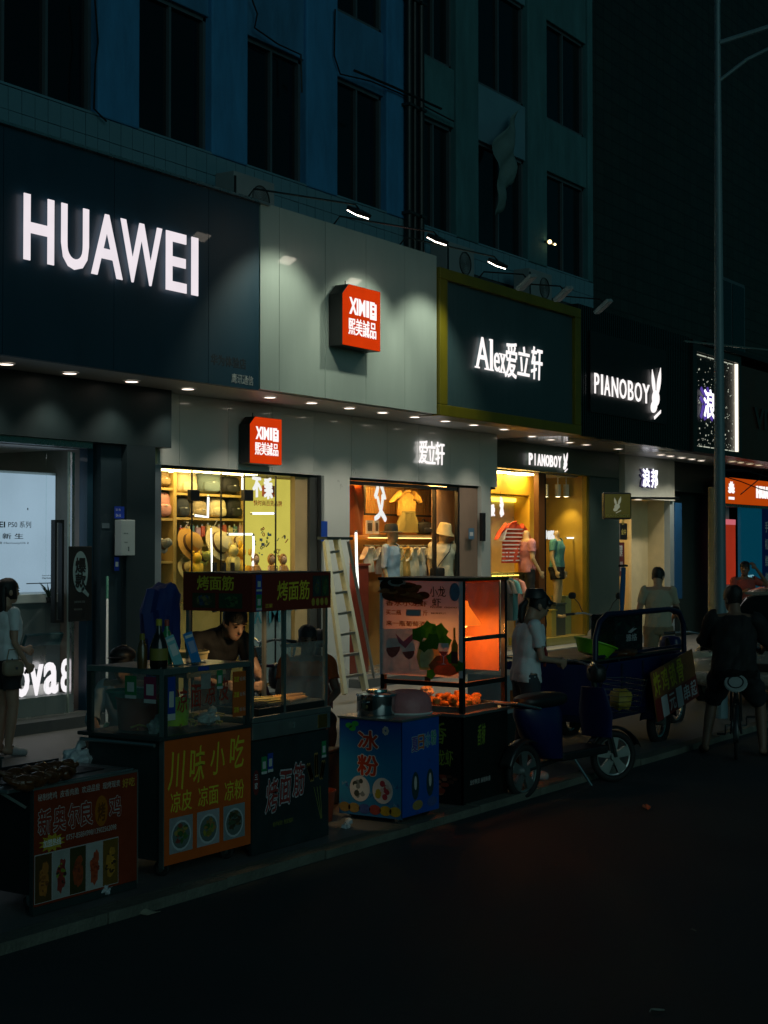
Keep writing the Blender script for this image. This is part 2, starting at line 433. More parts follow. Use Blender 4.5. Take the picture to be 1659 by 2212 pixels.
# tiny lit lamps on the facade
wlp = thing('wall_lamp', 'tiny warm twin lamp glowing on the dark upper facade', 'lamp', at(1183, 523, 11.9))
MB().box(-.06, .26, -.02, .03, -.02, .02).build('bracket', M_darksteel, wlp)
MB().blob((0, -.04, 0), .035, .035, .035).build('bulb', glow('warm_bulb', (1, .72, .32), 6), wlp, True)
MB().blob((.2, -.04, -.01), .02, .02, .02).build('bulb', _mats['warm_bulb'], wlp, True)
for i, (pts, lb) in enumerate((([(205, 0), (212, 90), (206, 140), (203, 235), (230, 262)], 'loose black cable hanging beside the first blue pillar'), ([(545, 0), (556, 30), (550, 60), (600, 95), (650, 118), (652, 200)], 'black cable sagging under the second spandrel'), ([(724, 20), (722, 120), (735, 160), (800, 175), (860, 200), (980, 262)], 'long black cable sagging between the drain pipes and the third pillar'))):
    tag(MB().tube([at(u, v, 11.9) for u, v in pts], .012, 6).build('cable', M_black, None, True), lb, 'cable')
# air conditioners standing on the canopy
def aircon(x, y, z, label):
    a = thing('air_conditioner', label, 'air conditioner', (x, y, z))
    MB().box(-.4, .4, -.15, .15, .03, .56).build('casing', mat('aircon', (.22, .25, .26), .5), a, bevel=.015)
    MB().torus((.12, -.155, .3), .17, .008).build('fan_guard', M_darksteel, a)
    for i in range(6): MB().torus((.12, -.156, .3), 0.02 + .026 * i, .003, n=20, k=4).build('guard_ring', M_darksteel, a)
    for s in (-.3, .3): MB().box(s - .03, s + .03, -.16, .16, 0, .03).build('foot', M_black, a)
    MB().box(-.402, -.36, -.152, -.15, .1, .5).build('grille', M_black, a)
aircon(14.6, 11.55, 5.96, 'small air conditioner on the canopy above the white shop sign corner')
aircon(19.6, 11.55, 5.96, 'air conditioner behind the floodlights above the olive framed sign')
aircon(22.2, 11.55, 5.96, 'air conditioner on the canopy near the black slatted sign')

# ================================================================ far building, dark tiled
fb = thing('tiled_building', 'dark tiled building rising beyond the blue pillared one', 'building', (40, 13, 0))
M_fartile = tile_mat('far_tile', (.020, .029, .026), (.25, .25, .25), .38, .26)
MB().box(-14.6, 40, -.3, 6, 3.9, 26).build('wall', M_fartile, fb)
MB().box(-2.4, 40, -.28, 6, .05, 3.898).build('ground_storey', mat('far_storey', (.03, .035, .035), .7), fb)
for x in (-6.5, -2.5, 1.5):
    w = MB().box(x, x + 1.8, -.36, -.302, 6.2, 8.3).build('window', M_darkframe, fb)
    MB().box(x + .08, x + .86, -.372, -.362, 6.28, 8.22).build('pane', M_pane, w)
    MB().box(x + .94, x + 1.72, -.372, -.362, 6.28, 8.22).build('pane', M_pane, w)
MB().box(-12, 40, -2.2, -.302, 5.92, 6.0).build('awning_slab', M_black, fb)
M_roofedge = mat('roof_edge', (.25, .26, .24), .4, .6)
MB().bar(at(1478, 737, 10.7) - Vector((40, 13, 0)), at(1659, 756, 10.2) - Vector((40, 13, 0)), .03).build('roof_edge', M_roofedge, fb)

# ================================================================ signboards
def letters(s, spans, z0, z1, y, d, material, parent, bold, name='letter'):
    for ch, (a, b) in zip(s, spans):
        if ch == ' ': continue
        text(ch, material, parent, a, b, z0, z1, y, d, bold, name=name)
YS = 10.9
# --- huawei
hb = thing('signboard', 'long dark navy signboard with big white lit letters HUAWEI', 'signboard', (0, 0, 0), group='signboards over the shops')
for a, b in ((7.0, 10.08), (10.088, 11.6), (11.608, 13.12), (13.128, 14.04)):
    MB().box(a, b, YS, YS + .08, 3.83, 6.02).build('panel', M_navy, hb)
MB().box(7, 14.04, YS + .08, YS + .3, 3.9, 5.98).build('backing', M_black, hb)
MB().box(7, 14.2, YS - .05, YS + .28, 6.022, 6.05).build('cap_strip', M_steel, hb)
def ux(u, v, y): return at(u, v, y).x
SP = [(53, 118, 480), (134, 193, 520), (199, 266, 545), (262, 351, 570), (360, 404, 590), (415, 429, 600)]
letters('HUAWEI', [(ux(a, v, YS - .06), ux(b, v, YS - .06)) for a, b, v in SP], 4.77, 5.41, YS - .045, .012, M_letter, hb, .014)
text('鹰讯通信', mat('dull_white', (.4, .42, .42), .5), hb, 13.53, 13.93, 3.875, 3.985, YS - .001, .006, 0, name='small_lettering')
text('华为体验店', mat('ghost_letter', (.006, .012, .018), .7), hb, 13.17, 13.80, 4.05, 4.17, YS - .0005, .0015, .02, name='faded_lettering')
# --- ximi white board
xb = thing('signboard', 'white panelled signboard lit by floodlights, carrying a red XIMI light box', 'signboard', group='signboards over the shops')
ed = [14.055] + [ux(u, v, YS) for u, v in ((602, 640), (701, 680), (789, 700), (873, 720))] + [18.045]
for a, b in zip(ed, ed[1:]):
    MB().box(a + .003, b - .003, YS - .012 + rnd.uniform(0, .004), YS + .08, 3.85, 6.05).build('panel', M_whitepanel, xb)
MB().box(14.06, 18.04, YS + .08, YS + .3, 3.9, 5.98).build('backing', M_black, xb)
def ximi(label, x0, x1, z0, z1, y, t):
    s = thing('light_box_sign', label, 'light box', (x0, y, z0), group='red XIMI light boxes')
    w, h = x1 - x0, z1 - z0
    poly = [(0, 0), (w, 0), (w, h), (w * .16, h), (0, h * .83)]
    MB().prism(poly, .012, t).build('case', M_black, s)
    MB().prism([(x * .985 + w * .007, z * .985 + h * .007) for x, z in poly], 0, .012).build('face', M_red, s)
    text('XIM', M_letter2, s, w * .16, w * .58, h * .52, h * .79, 0, .006, .03)
    text('I', M_letter2, s, w * .61, w * .68, h * .52, h * .79, 0, .006, .03)
    m = MB()
    a, b, c, d = w * .71, w * .88, h * .50, h * .79
    q = w * .05
    m.box(a, a + q, -.006, 0, c, d).box(b - q, b, -.006, 0, c, d - .02).box(a + q, b - q, -.006, 0, d - q, d).box(a + q, b - q, -.006, 0, c, c + q * 1.3).box(a + q, b - q, -.006, 0, c + .55 * (d - c), c + .55 * (d - c) + q * .8).box(a + q * 1.2, b - q * 1.2, -.006, 0, c + .28 * (d - c), c + .40 * (d - c))
    m.build('emblem', M_letter2, s)
    text('熙美誠品', M_letter2, s, w * .14, w * .87, h * .19, h * .46, 0, .006, .008)
    MB().tube([(w * .2, t * .4, h), (w * .2, t * .4, h + .05)], .008, 6).build('hook', M_black, s)
    return s
ya = YS - .24
a = at(741, 690, ya).x; b = at(822, 690, ya).x
ximi('large red XIMI light box on the white signboard', a, b, at(740, 744, ya).z, at(741, 606, ya).z - .02, ya, .21)
# --- alex
ab = thing('signboard', 'teal signboard in a wide olive frame with lit letters Alex', 'signboard', group='signboards over the shops')
x0, x1, z0, z1, w = 18.06, 22.54, 3.83, 5.9, .21
ya = YS - .06
MB().box(x0, x1, ya, YS + .3, z0, z0 + w * .75).build('frame_bottom', M_olive, ab, bevel=.01)
MB().box(x0, x1, ya, YS + .3, z1 - w * .75, z1).build('frame_top', M_olive, ab, bevel=.01)
MB().box(x0, x0 + w, ya + .002, YS + .3, z0 + w * .75, z1 - w * .75).build('frame_side', M_olive, ab, bevel=.01)
MB().box(x1 - w, x1, ya + .002, YS + .3, z0 + w * .75, z1 - w * .75).build('frame_side', M_olive, ab, bevel=.01)
m = MB()
n = 110
for i in range(n):
    q = x0 + w + (x1 - x0 - 2 * w) * i / n; e = x0 + w + (x1 - x0 - 2 * w) * (i + 1) / n
    m.box(q, e - .006, YS + .0, YS + .05, z0 + w * .75, z1 - w * .75)
m.box(x0 + w, x1 - w, YS + .05, YS + .1, z0 + w * .75, z1 - w * .75)
o = m.build('ribbed_panel', M_teal, ab); o['kind'] = 'stuff'
sp = [(1028, 1056), (1059, 1064), (1067, 1079), (1080, 1092)]
zz = [(4.60, 5.06), (4.60, 5.06), (4.60, 4.88), (4.60, 4.88)]
for ch, (p, q), (za, zb) in zip('Alex', sp, zz):
    text(ch, M_letter2, ab, ux(p, 780, YS - .04), ux(q, 780, YS - .04), za, zb, YS - .035, .012, .004, name='letter')
m = MB()
for u0, u1, zf in ((1026, 1036, 4.60), (1047, 1058, 4.60), (1058, 1066, 4.60), (1078, 1085, 4.60), (1087, 1094, 4.60), (1057, 1062, 5.04), (1078, 1085, 4.865), (1087, 1094, 4.865)):
    m.box(ux(u0, 780, YS - .04), ux(u1, 780, YS - .04), YS - .046, YS - .035, zf - .004, zf + .018)
m.build('letter_serifs', M_letter2, ab)
for ch, (p, q), za, zb in zip('爱立轩', ((1092, 1116), (1119, 1144), (1148, 1171)), (4.55, 4.62, 4.60), (5.08, 5.06, 5.10)):
    text(ch, M_letter2, ab, ux(p, 790, YS - .04), ux(q, 790, YS - .04), za, zb, YS - .035, .012, .010, name='letter', shear=.06)
# --- pianoboy
def bunny(mb, x, z, h, y, d):
    """rabbit head emblem, two long ears and a bow, height h, base centre x z"""
    def el(cx, cz, rx, rz, a, n=18):
        return [(x + h * (cx + rx * math.cos(t) * math.cos(a) - rz * math.sin(t) * math.sin(a)), z + h * (cz + rx * math.cos(t) * math.sin(a) + rz * math.sin(t) * math.cos(a))) for t in [2 * math.pi * i / n for i in range(n)]]
    def ear(bx, bz, tx, tz, w):
        n = 10; P_, Q_ = [], []
        for i in range(n + 1):
            t = i / n; ww = w * math.sin(math.pi * min(1, t * .93 + .12)) ** .8 * (1 - .15 * t)
            cx, cz = bx + (tx - bx) * t, bz + (tz - bz) * t
            P_.append((x + h * (cx - ww), z + h * cz)); Q_.append((x + h * (cx + ww), z + h * cz))
        return P_ + Q_[::-1]
    mb.prism(ear(-.10, .50, -.20, .93, .075), y - d, y)
    mb.prism(ear(.05, .50, .20, 1.0, .085), y - d, y)
    mb.prism(el(-.04, .40, .17, .15, .3), y - d - .002, y)
    mb.prism(el(-.13, .24, .15, .11, .5), y - d - .004, y)
    mb.prism([(x + h * a, z + h * b) for a, b in ((-.12, .05), (.2, .2), (.19, .14), (-.1, 0))], y - d, y)
pb = thing('signboard', 'black slatted signboard with white lit letters PIANOBOY and a rabbit emblem', 'signboard', group='signboards over the shops')
MB().box(22.56, 27.44, YS + .06, YS + .3, 3.83, 6.0).build('panel', M_slat, pb)
m = MB()
for i in range(60):
    q = 22.56 + 4.88 * i / 60; m.box(q, q + .045, YS, YS + .058, 3.83, 6.0)
o = m.build('slats', M_slat, pb); o['kind'] = 'stuff'
MB().box(22.95, 26.2, YS - .03, YS - .002, 4.25, 5.6).build('letter_panel', M_black, pb)
us = [(1283, 1293), (1297.5, 1301), (1304, 1317), (1320.5, 1334), (1337, 1352), (1355.5, 1367), (1370, 1385), (1387, 1402)]
letters('PIANOBOY', [(ux(a, 840, YS - .05), ux(b, 850, YS - .05)) for a, b in us], 4.56, 4.90, YS - .055, .012, M_letter2, pb, .008)
m = MB(); bunny(m, ux(1417, 850, YS - .05), 4.30, .96, YS - .055, .012); m.build('rabbit_emblem', M_letter2, pb)
# --- dark sparkling board
sb = thing('signboard', 'black sparkling signboard with one lit white character behind the lamp post', 'signboard', group='signboards over the shops')
MB().box(27.46, 30.1, YS + .02, YS + .3, 3.83, 5.98).build('panel', M_black, sb)
for q in ((27.46, 27.66, 3.83, 5.98), (29.95, 30.1, 3.83, 5.98)): MB().box(q[0], q[1], YS - .04, YS + .018, q[2], q[3]).build('frame_side', M_darksteel, sb)
for q in ((3.83, 3.93), (5.76, 5.98)): MB().box(27.66, 29.95, YS - .04, YS + .018, q[0], q[1]).build('frame_rail', M_darksteel, sb)
MB().box(29.86, 29.93, YS - .03, YS + .015, 3.95, 5.74).build('edge_light', glow('edge_light', (1, .9, .72), 1.6), sb)
m = MB()
for i in range(150):
    q = rnd.random() ** 1.7
    xx, zz = 27.7 + rnd.random() * 2.15, 3.96 + q * 1.75
    if 27.95 < xx < 28.55 and 4.45 < zz < 5.1: continue
    s_ = rnd.uniform(.006, .016) * (1.2 if rnd.random() < .2 else .8)
    m.box(xx, xx + s_ * 1.6, YS + .014, YS + .02, zz, zz + s_ * 1.8)
o = m.build('sparkles', glow('sparkle', (.95, 1, .8), .5, .8, 25), sb); o['kind'] = 'stuff'
m = MB()
for i in range(26):
    xx = 27.7 + 2.1 * i / 26; 
    if rnd.random() < .8: m.box(xx, xx + .07, YS - .005, YS + .012, 5.71, 5.725)
    if rnd.random() < .6: m.box(xx, xx + .07, YS - .005, YS + .012, 3.945, 3.96)
o = m.build('edge_sparkles', _mats['sparkle'], sb); o['kind'] = 'stuff'
text('浪', glow('cool_letter', (.93, .92, 1.0), 1.8), sb, ux(1517, 870, YS), ux(1540, 870, YS), 4.52, 5.08, YS - .03, .012, .012, name='letter')
text('浪', glow('violet_halo', (.12, .07, .42), .8), sb, ux(1514, 870, YS), ux(1541, 870, YS), 4.49, 5.12, YS + .017, .006, .03, name='halo')
# --- dark brown board at the far end
db = thing('signboard', 'unlit dark brown signboard beyond the lamp post', 'signboard', group='signboards over the shops')
MB().box(30.12, 37, YS, YS + .3, 3.83, 5.75).build('panel', mat('brown_panel', (.05, .022, .014), .4), db)
text('VIVO', mat('brown_letter', (.03, .02, .018), .3), db, 30.9, 33.0, 4.5, 4.95, YS - .001, .03, .03)

# ================================================================ floodlights over the signs
def flood(u, v, y, lit, label):
    p = at(u, v, y)
    f = thing('floodlight', label, 'floodlight', p, group='floodlights over the signs')
    if lit:
        mt = Matrix.Rotation(R(30), 4, 'X')
        MB(mt).box(-.15, .15, -.07, .09, 0, .05).build('housing', M_darksteel, f, bevel=.01)
        MB(mt).box(-.13, .13, -.06, .08, -.012, 0).build('lens', M_lamp, f)
        L = bpy.data.lights.new('flood_beam', 'SPOT'); L.energy = 88; L.spot_size = R(90); L.spot_blend = .6; L.color = (.95, 1, .78); L.shadow_soft_size = .06
        lo = bpy.data.objects.new('flood_beam', L); C.objects.link(lo); lo.parent = f; lo.location = (0, .02, -.04)
        lo.rotation_euler = Vector((0, .72, -1.0)).to_track_quat('-Z', 'Y').to_euler()
        a = Vector((-.5, 10.95 - p.y, 6.06 - p.z)); 
    else:
        mt = Matrix.Rotation(R(52), 4, 'X') @ Matrix.Rotation(R(12), 4, 'Z')
        MB(mt).box(-.13, .13, -.03, .03, -.15, .15).build('housing', mat('flood_grey', (.30, .34, .34), .45), f, bevel=.012)
        MB(mt).box(-.1, .1, .031, .036, -.12, .12).build('lens', M_pane, f)
        a = Vector((.1, 10.95 - p.y, 5.92 - p.z))
    MB().tube([(0, 0, .06), (0, .05, .12), a + Vector((0, -.1, .1)), a], .012, 6).build('arm', M_darksteel, f, True)
    MB().box(a.x - .05, a.x + .05, a.y - .03, a.y + .03, a.z - .03, a.z).build('clamp', M_darksteel, f)
flood(775, 463, 9.72, True, 'lit floodlight nearest the dark navy signboard')
flood(945, 521, 9.72, True, 'lit floodlight over the middle of the white signboard')
flood(1075, 573, 9.72, True, 'lit floodlight over the left end of the olive frame')
flood(1137, 610, 10.1, False, 'unlit floodlight over the olive frame, first of three')
flood(1217, 635, 10.1, False, 'unlit floodlight over the olive frame, middle one of three')
flood(1303, 662, 10.1, False, 'unlit floodlight beside the black slatted signboard')

# ================================================================ downlights in the soffit
DL = [(10.65, 11.46), (11.58, 11.5), (12.53, 11.5), (13.48, 11.5), (14.78, 11.3), (15.65, 11.3), (16.5, 11.3), (17.3, 11.3), (18.13, 11.3), (18.97, 11.3), (19.8, 11.3), (20.8, 11.33),
      (22.37, 11.66), (23.22, 11.74), (24.02, 11.78), (24.72, 11.8), (26.1, 11.8), (28.26, 11.86), (28.8, 11.88), (29.45, 11.9), (30.05, 11.92), (30.65, 11.95)]
M_down = glow('downlight_face', (1.0, .84, .70), 5.0)
for i, (x, y) in enumerate(DL):
    sec = ['under the navy signboard', 'under the white signboard', 'under the olive framed signboard', 'under the black slatted signboard', 'under the sparkling signboard'][0 if i < 4 else 1 if i < 8 else 2 if i < 12 else 3 if i < 17 else 4]
    k = i - (0 if i < 4 else 4 if i < 8 else 8 if i < 12 else 12 if i < 17 else 17)
    d = thing('downlight', '%s downlight from the camera end %s' % (('first', 'second', 'third', 'fourth', 'fifth')[k], sec), 'downlight', (x, y, 3.838), group='downlights in the soffit')
    MB().lathe([(.095, 0), (.095, -.008), (.075, -.012), (.072, -.004)], n=18, cap=False).build('ring', M_white, d, True)
    MB().lathe([(.074, -.006), (.03, -.0075)], n=18).build('face', M_down, d)
    L = bpy.data.lights.new('downlight_beam', 'SPOT'); L.energy = 44 if i > 3 else 22; L.spot_size = R(104); L.spot_blend = .7; L.shadow_soft_size = .06
    L.color = (1, .92, .76)
    lo = bpy.data.objects.new('downlight_beam', L); C.objects.link(lo); lo.parent = d; lo.location = (0, 0, -.03)

# ================================================================ street lamp post
sl = thing('street_lamp', 'tall slim grey lamp post with two curved arms near the kerb', 'street lamp', (16.7, 6.29, 0))
M_post = mat('post_paint', (.16, .24, .27), .5, .2, var=.3, vs=3)
MB().tube([(0, 0, 0), (0, 0, 2.4), (0, 0, 8.3)], [.075, .065, .034], 16).build('pole', M_post, sl, True)
MB().lathe([(.13, 0), (.13, .03), (.08, .05), (.078, .35)], n=16).build('base', M_post, sl)
MB().lathe([(.036, 8.28), (.04, 8.32), (.02, 8.38)], n=12).build('cap', M_post, sl)
pts = [(0, -.02, 7.82), (.25, -.5, 7.98), (.5, -1.1, 8.12), (.8, -1.9, 8.2)]
MB().tube(pts, .03, 8).build('arm', M_post, sl, True)
pts = [(0, -.02, 7.38), (.15, -.3, 7.62), (.34, -.75, 7.84), (.62, -1.4, 8.02), (.8, -1.9, 8.1)]
MB().tube(pts, .022, 8).build('brace', M_post, sl, True)
MB().bar((.26, -.52, 7.98), (.24, -.56, 7.74), .02).build('strut', M_post, sl)
MB().loft([((.8, -1.9, 8.17), (.05, 0, 0), (0, 0, .04)), ((.9, -2.15, 8.19), (.12, 0, 0), (0, 0, .06)), ((1.0, -2.5, 8.2), (.11, 0, 0), (0, 0, .05)), ((1.05, -2.65, 8.2), (.04, 0, 0), (0, 0, .02))], 12).build('lamp_head', M_post, sl, True)
# ================================================================ figures: one continuous body, clothes and hair as children
M_skin = mat('skin', (.42, .25, .17), .5, var=.12, vs=9)
M_hair = mat('hair', (.008, .007, .007), .45, var=.3, vs=60, bump=.4, bs=120)
M_eye = mat('eye_dark', (.01, .008, .008), .2)
M_lip = mat('lip', (.30, .12, .10), .5)
STAND = dict(pelvis=(0, 0, .93), waist=(0, 0, 1.08), chest=(0, -.005, 1.27), neck=(0, .015, 1.43), head=(0, -.015, 1.585), face=(0, -1, 0),
             shL=(-.175, .01, 1.385), shR=(.175, .01, 1.385), elL=(-.225, .03, 1.11), elR=(.225, .03, 1.11), wrL=(-.235, -.05, .87), wrR=(.235, -.05, .87),
             hipL=(-.085, 0, .90), hipR=(.085, 0, .90), knL=(-.095, -.02, .49), knR=(.095, -.02, .49), anL=(-.095, .03, .09), anR=(.095, .03, .09), toeL=(-.11, -.13, .035), toeR=(.11, -.13, .035))
def _cap(mb, p, q, r0, r1, n=12):
    p, q = Vector(p), Vector(q); d = q - p; L = d.length
    if L < 1e-5: return
    d /= L
    mb.lathe([(r0 * math.cos(a), -r0 * math.sin(a)) for a in (1.45, 1.0, .5)] + [(r0, 0), (r0 + (r1 - r0) * .5, L * .5), (r1, L)] + [(r1 * math.cos(a), L + r1 * math.sin(a)) for a in (.5, 1.0, 1.45)], p, n, d)
def remeshed(mb, voxel, it=3):
    me = mb.mesh('body'); o = bpy.data.objects.new('body', me); C.objects.link(o)
    r = o.modifiers.new('r', 'REMESH'); r.mode = 'VOXEL'; r.voxel_size = voxel
    s = o.modifiers.new('s', 'SMOOTH'); s.factor = .5; s.iterations = it
    dg = bpy.context.evaluated_depsgraph_get()
    me2 = bpy.data.meshes.new_from_object(o.evaluated_get(dg), depsgraph=dg)
    bpy.data.objects.remove(o); bpy.data.meshes.remove(me)
    me2.polygons.foreach_set('use_smooth', [True] * len(me2.polygons))
    return me2
def figure(root, pose=None, scale=1., fat=1., voxel=.011, skin=None, clothes=(), hair='short', head=True, hairmat=None, grip=.35, female=False, features=True):
    J = {k: Vector(v) for k, v in STAND.items()}
    for k, v in (pose or {}).items(): J[k] = Vector(v)
    if scale != 1.:
        for k in J:
            if k != 'face': J[k] *= scale
    S = scale
    mb = MB()
    rS = (J['shR'] - J['shL']).normalized(); rP = (J['hipR'] - J['hipL']).normalized()
    ctr = [J['pelvis'] + (J['pelvis'] - J['waist']).normalized() * .1 * S, J['pelvis'], J['waist'], J['waist'].lerp(J['chest'], .55), J['chest'], J['chest'].lerp(J['neck'], .62), J['neck']]
    wid = [(.10, .085), (.160, .112), (.132 if female else .143, .098), (.150, .112), (.168, .118), (.150, .090), (.062, .062)]
    secs = []
    for i, (c, (a, b)) in enumerate(zip(ctr, wid)):
        d = (ctr[min(i + 1, 6)] - ctr[max(i - 1, 0)]).normalized()
        r = rP.lerp(rS, i / 6); r = (r - d * r.dot(d)).normalized(); fwd = r.cross(d)
        secs.append((c, r * a * S * fat, fwd * b * S * fat))
    mb.loft(secs, 18)
    f = J['face'].normalized(); 
    nk = (J['head'] - J['neck']).normalized()
    side = f.cross(Vector((0, 0, 1))); side = side.normalized() if side.length > .05 else rS
    hu = side.cross(f).normalized()
    if hu.z < 0: hu = -hu
    side = f.cross(hu).normalized()
    H = J['head']
    _cap(mb, J['neck'] - nk * .03 * S, H - hu * .05 * S - f * .02 * S, .058 * S, .053 * S)
    prof = [(-.118, .050, .018, .016), (-.105, .045, .036, .034), (-.078, .030, .054, .060), (-.045, .014, .064, .080), (-.005, .004, .070, .092), (.035, -.004, .074, .097), (.07, -.010, .071, .092), (.098, -.013, .056, .073), (.115, -.014, .034, .045), (.122, -.014, .010, .014)]
    hs = [(H + hu * u * S + f * o * S, side * rx * S, f * ry * S) for u, o, rx, ry in prof]
    if head:
        mb.loft(hs, 18)
        for s in (-1, 1):
            mb.blob(H + side * s * .073 * S - f * .012 * S - hu * .012 * S, .013 * S, .02 * S, .032 * S)
        _cap(mb, H + f * .088 * S + hu * .015 * S, H + f * .108 * S - hu * .028 * S, .009 * S, .015 * S, 8)      # nose
        _cap(mb, H + f * .075 * S + hu * .028 * S - side * .04 * S, H + f * .075 * S + hu * .028 * S + side * .04 * S, .016 * S, .016 * S, 8)
    bones = [('torso', ctr[0], J['neck'], .15)]
    if head: bones += [('head', H - hu * .09 * S, H + hu * .07 * S, .085)]
    bones.append(('neck', J['neck'], H - hu * .09 * S if head else J['neck'] + nk * .08 * S, .06))
    for s in 'LR':
        sh, el, wr, hp, kn, an, toe = (J[k + s] for k in ('sh', 'el', 'wr', 'hip', 'kn', 'an', 'toe'))
        fa = .82 if female else 1.
        _cap(mb, sh, el, .052 * S * fa * fat, .039 * S * fa); _cap(mb, el, wr, .039 * S * fa, .026 * S * fa)
        _cap(mb, J['neck'] - nk * .03 * S, sh, .05 * S, .05 * S * fa)
        _cap(mb, hp, kn, .086 * S * fat, .056 * S); _cap(mb, kn, kn.lerp(an, .35), .052 * S, .054 * S); _cap(mb, kn.lerp(an, .35), an, .054 * S, .036 * S)
        _cap(mb, an - Vector((0, 0, .03 * S)), toe, .036 * S, .03 * S); _cap(mb, an - Vector((0, 0, .04 * S)) + (an - toe).normalized() * .035 * S, toe.lerp(an, .3) - Vector((0, 0, .012 * S)), .03 * S, .034 * S)
        # hand: palm, four fingers of different length bent at the knuckle, thumb from the side
        d = (wr - el).normalized(); pn = d.cross(Vector((0, 0, 1)))
        pn = pn.normalized() if pn.length > .1 else Vector((1, 0, 0))
        sd = d.cross(pn).normalized()
        if sd.dot(f) < 0: sd = -sd
        pn = sd.cross(d)
        if pn.dot(J['pelvis'] - wr) < 0: pn = -pn
        for k in (-1, 0, 1): _cap(mb, wr, wr + d * .085 * S + sd * k * .024 * S, .02 * S, .017 * S, 8)
        for k, ln in zip((1.5, .5, -.5, -1.5), (.062, .072, .067, .05)):
            a = wr + d * .085 * S + sd * k * .0195 * S
            b = a + (d * math.cos(grip) + pn * math.sin(grip)) * ln * .55 * S
            c = b + (d * math.cos(grip * 2.6) + pn * math.sin(grip * 2.6)) * ln * .55 * S
            _cap(mb, a, b, .0098 * S, .0088 * S, 8); _cap(mb, b, c, .0088 * S, .0076 * S, 8)
        a = wr + d * .03 * S + sd * .02 * S; b = a + (sd * .75 + d * .6).normalized() * .045 * S; c = b + (d * .8 + pn * .5).normalized() * .032 * S
        _cap(mb, a, b, .013 * S, .0105 * S, 8); _cap(mb, b, c, .0105 * S, .009 * S, 8)
        bones += [('arm', sh, el, .05), ('fore', el, wr, .035), ('hand', wr, wr + d * .15 * S, .035), ('thigh', hp, kn, .075), ('shin', kn, an, .05), ('foot', an, toe, .04)]
    me = remeshed(mb, voxel * S)
    body = bpy.data.objects.new('body', me); C.objects.link(body); body.parent = root
    me.materials.append(skin or M_skin)
    n = len(me.vertices); co = np.empty(n * 3, np.float32); me.vertices.foreach_get('co', co); co = co.reshape(-1, 3)
    no = np.empty(n * 3, np.float32); me.vertices.foreach_get('normal', no); no = no.reshape(-1, 3)
    best = np.full(n, 1e9); idx = np.zeros(n, int); tt = np.zeros(n)
    for i, (nm, p, q, r) in enumerate(bones):
        p_, q_ = np.array(p), np.array(q); d = q_ - p_; t = np.clip(((co - p_) @ d) / (d @ d), 0, 1)
        ds = np.linalg.norm(co - p_ - t[:, None] * d, axis=1) / (r * S)
        k = ds < best; best[k] = ds[k]; idx[k] = i; tt[k] = t[k]
    nm = np.array([b[0] for b in bones])[idx]
    polys = [tuple(p.vertices) for p in me.polygons]
    for cname, cmat, rule, off in clothes:
        ok = np.zeros(n, bool)
        for part, (lo, hi) in rule.items(): ok |= (nm == part) & (tt >= lo) & (tt <= hi)
        keep = [p for p in polys if all(ok[i] for i in p)]
        if not keep: continue
        used = sorted({i for p in keep for i in p}); mp = {v: i for i, v in enumerate(used)}
        b = MB()
        for i in used:
            q = Vector(co[i]); w = off * S * (1 + 1.0 * noise.noise(q * 8 + Vector((3, 1, 7)))) + .009 * S * noise.noise(Vector((q.x * 22 + q.z * 9, q.y * 22, q.z * 8)))
            b.v.append(tuple(q + Vector(no[i]) * max(.003, w)))
        b.f = [tuple(mp[i] for i in p) for p in keep]
        b.build(cname, cmat, root, True, thick=.002)
    if head and features:
        for s in (-1, 1):
            e = H + f * .0865 * S + side * s * .031 * S + hu * .006 * S
            MB().blob(e, .013 * S, .013 * S, .007 * S, nu=8, nv=6).build('eye', M_eye, root, True)
            MB().tube([e + hu * .02 * S - side * .016 * S + f * .004 * S, e + hu * .024 * S + f * .008 * S, e + hu * .02 * S + side * .016 * S + f * .002 * S], .0042 * S, 6).build('eyebrow', hairmat or M_hair, root, True)
        l = H + f * .092 * S - hu * .058 * S
        MB().tube([l - side * .023 * S - f * .008 * S, l, l + side * .023 * S - f * .008 * S], [.003 * S, .0075 * S, .003 * S], 6).build('lips', M_lip, root, True)
    if head and hair:
        b = MB(); ng = 26; rows = []
        for i, (u, o, rx, ry) in enumerate(prof[2:]):
            rows.append((u, o, rx * 1.06 + .004, ry * 1.05 + .005))
        for u, o, rx, ry in rows:
            for j in range(ng):
                t = 2 * math.pi * j / ng
                q = side * rx * math.cos(t) + f * (o + ry * math.sin(t)) + hu * (u * (1.05 if u > 0 else 1))
                q = q * S * (1 + .05 * noise.noise(q * 45) + .03 * noise.noise(q * 140))
                b.v.append(tuple(H + q))
        low = {'short': -.03, 'long': -.2, 'cap': .02, 'crop': .0}[hair]
        for i in range(len(rows) - 1):
            for j in range(ng):
                t = 2 * math.pi * (j + .5) / ng; u = (rows[i][0] + rows[i + 1][0]) / 2; sn = math.sin(t)
                lim = .052 if sn > .55 else (low + .045 if sn > -.1 else low)
                if u > lim: b.f.append((i * ng + j, i * ng + (j + 1) % ng, (i + 1) * ng + (j + 1) % ng, (i + 1) * ng + j))
        b.f.append(tuple((len(rows) - 1) * ng + j for j in range(ng)))
        if hair == 'long':
            bk = [(.04, -.075, .075, .04), (-.05, -.085, .085, .045), (-.15, -.085, .09, .042), (-.25, -.075, .085, .036), (-.33, -.07, .06, .025)]
            b.loft([(H + hu * u * S + f * o * S, side * rx * S, f * ry * S) for u, o, rx, ry in bk], 16)
        b.build('hair', hairmat or M_hair, root, True)
    return J, body
TEE = {'torso': (.06, .94), 'arm': (0, .62)}
LONGP = {'thigh': (0, 1), 'shin': (0, .93), 'torso': (0, .16)}
SHORTS = {'thigh': (0, .86), 'torso': (0, .16)}
SHOES = {'foot': (0, 1)}

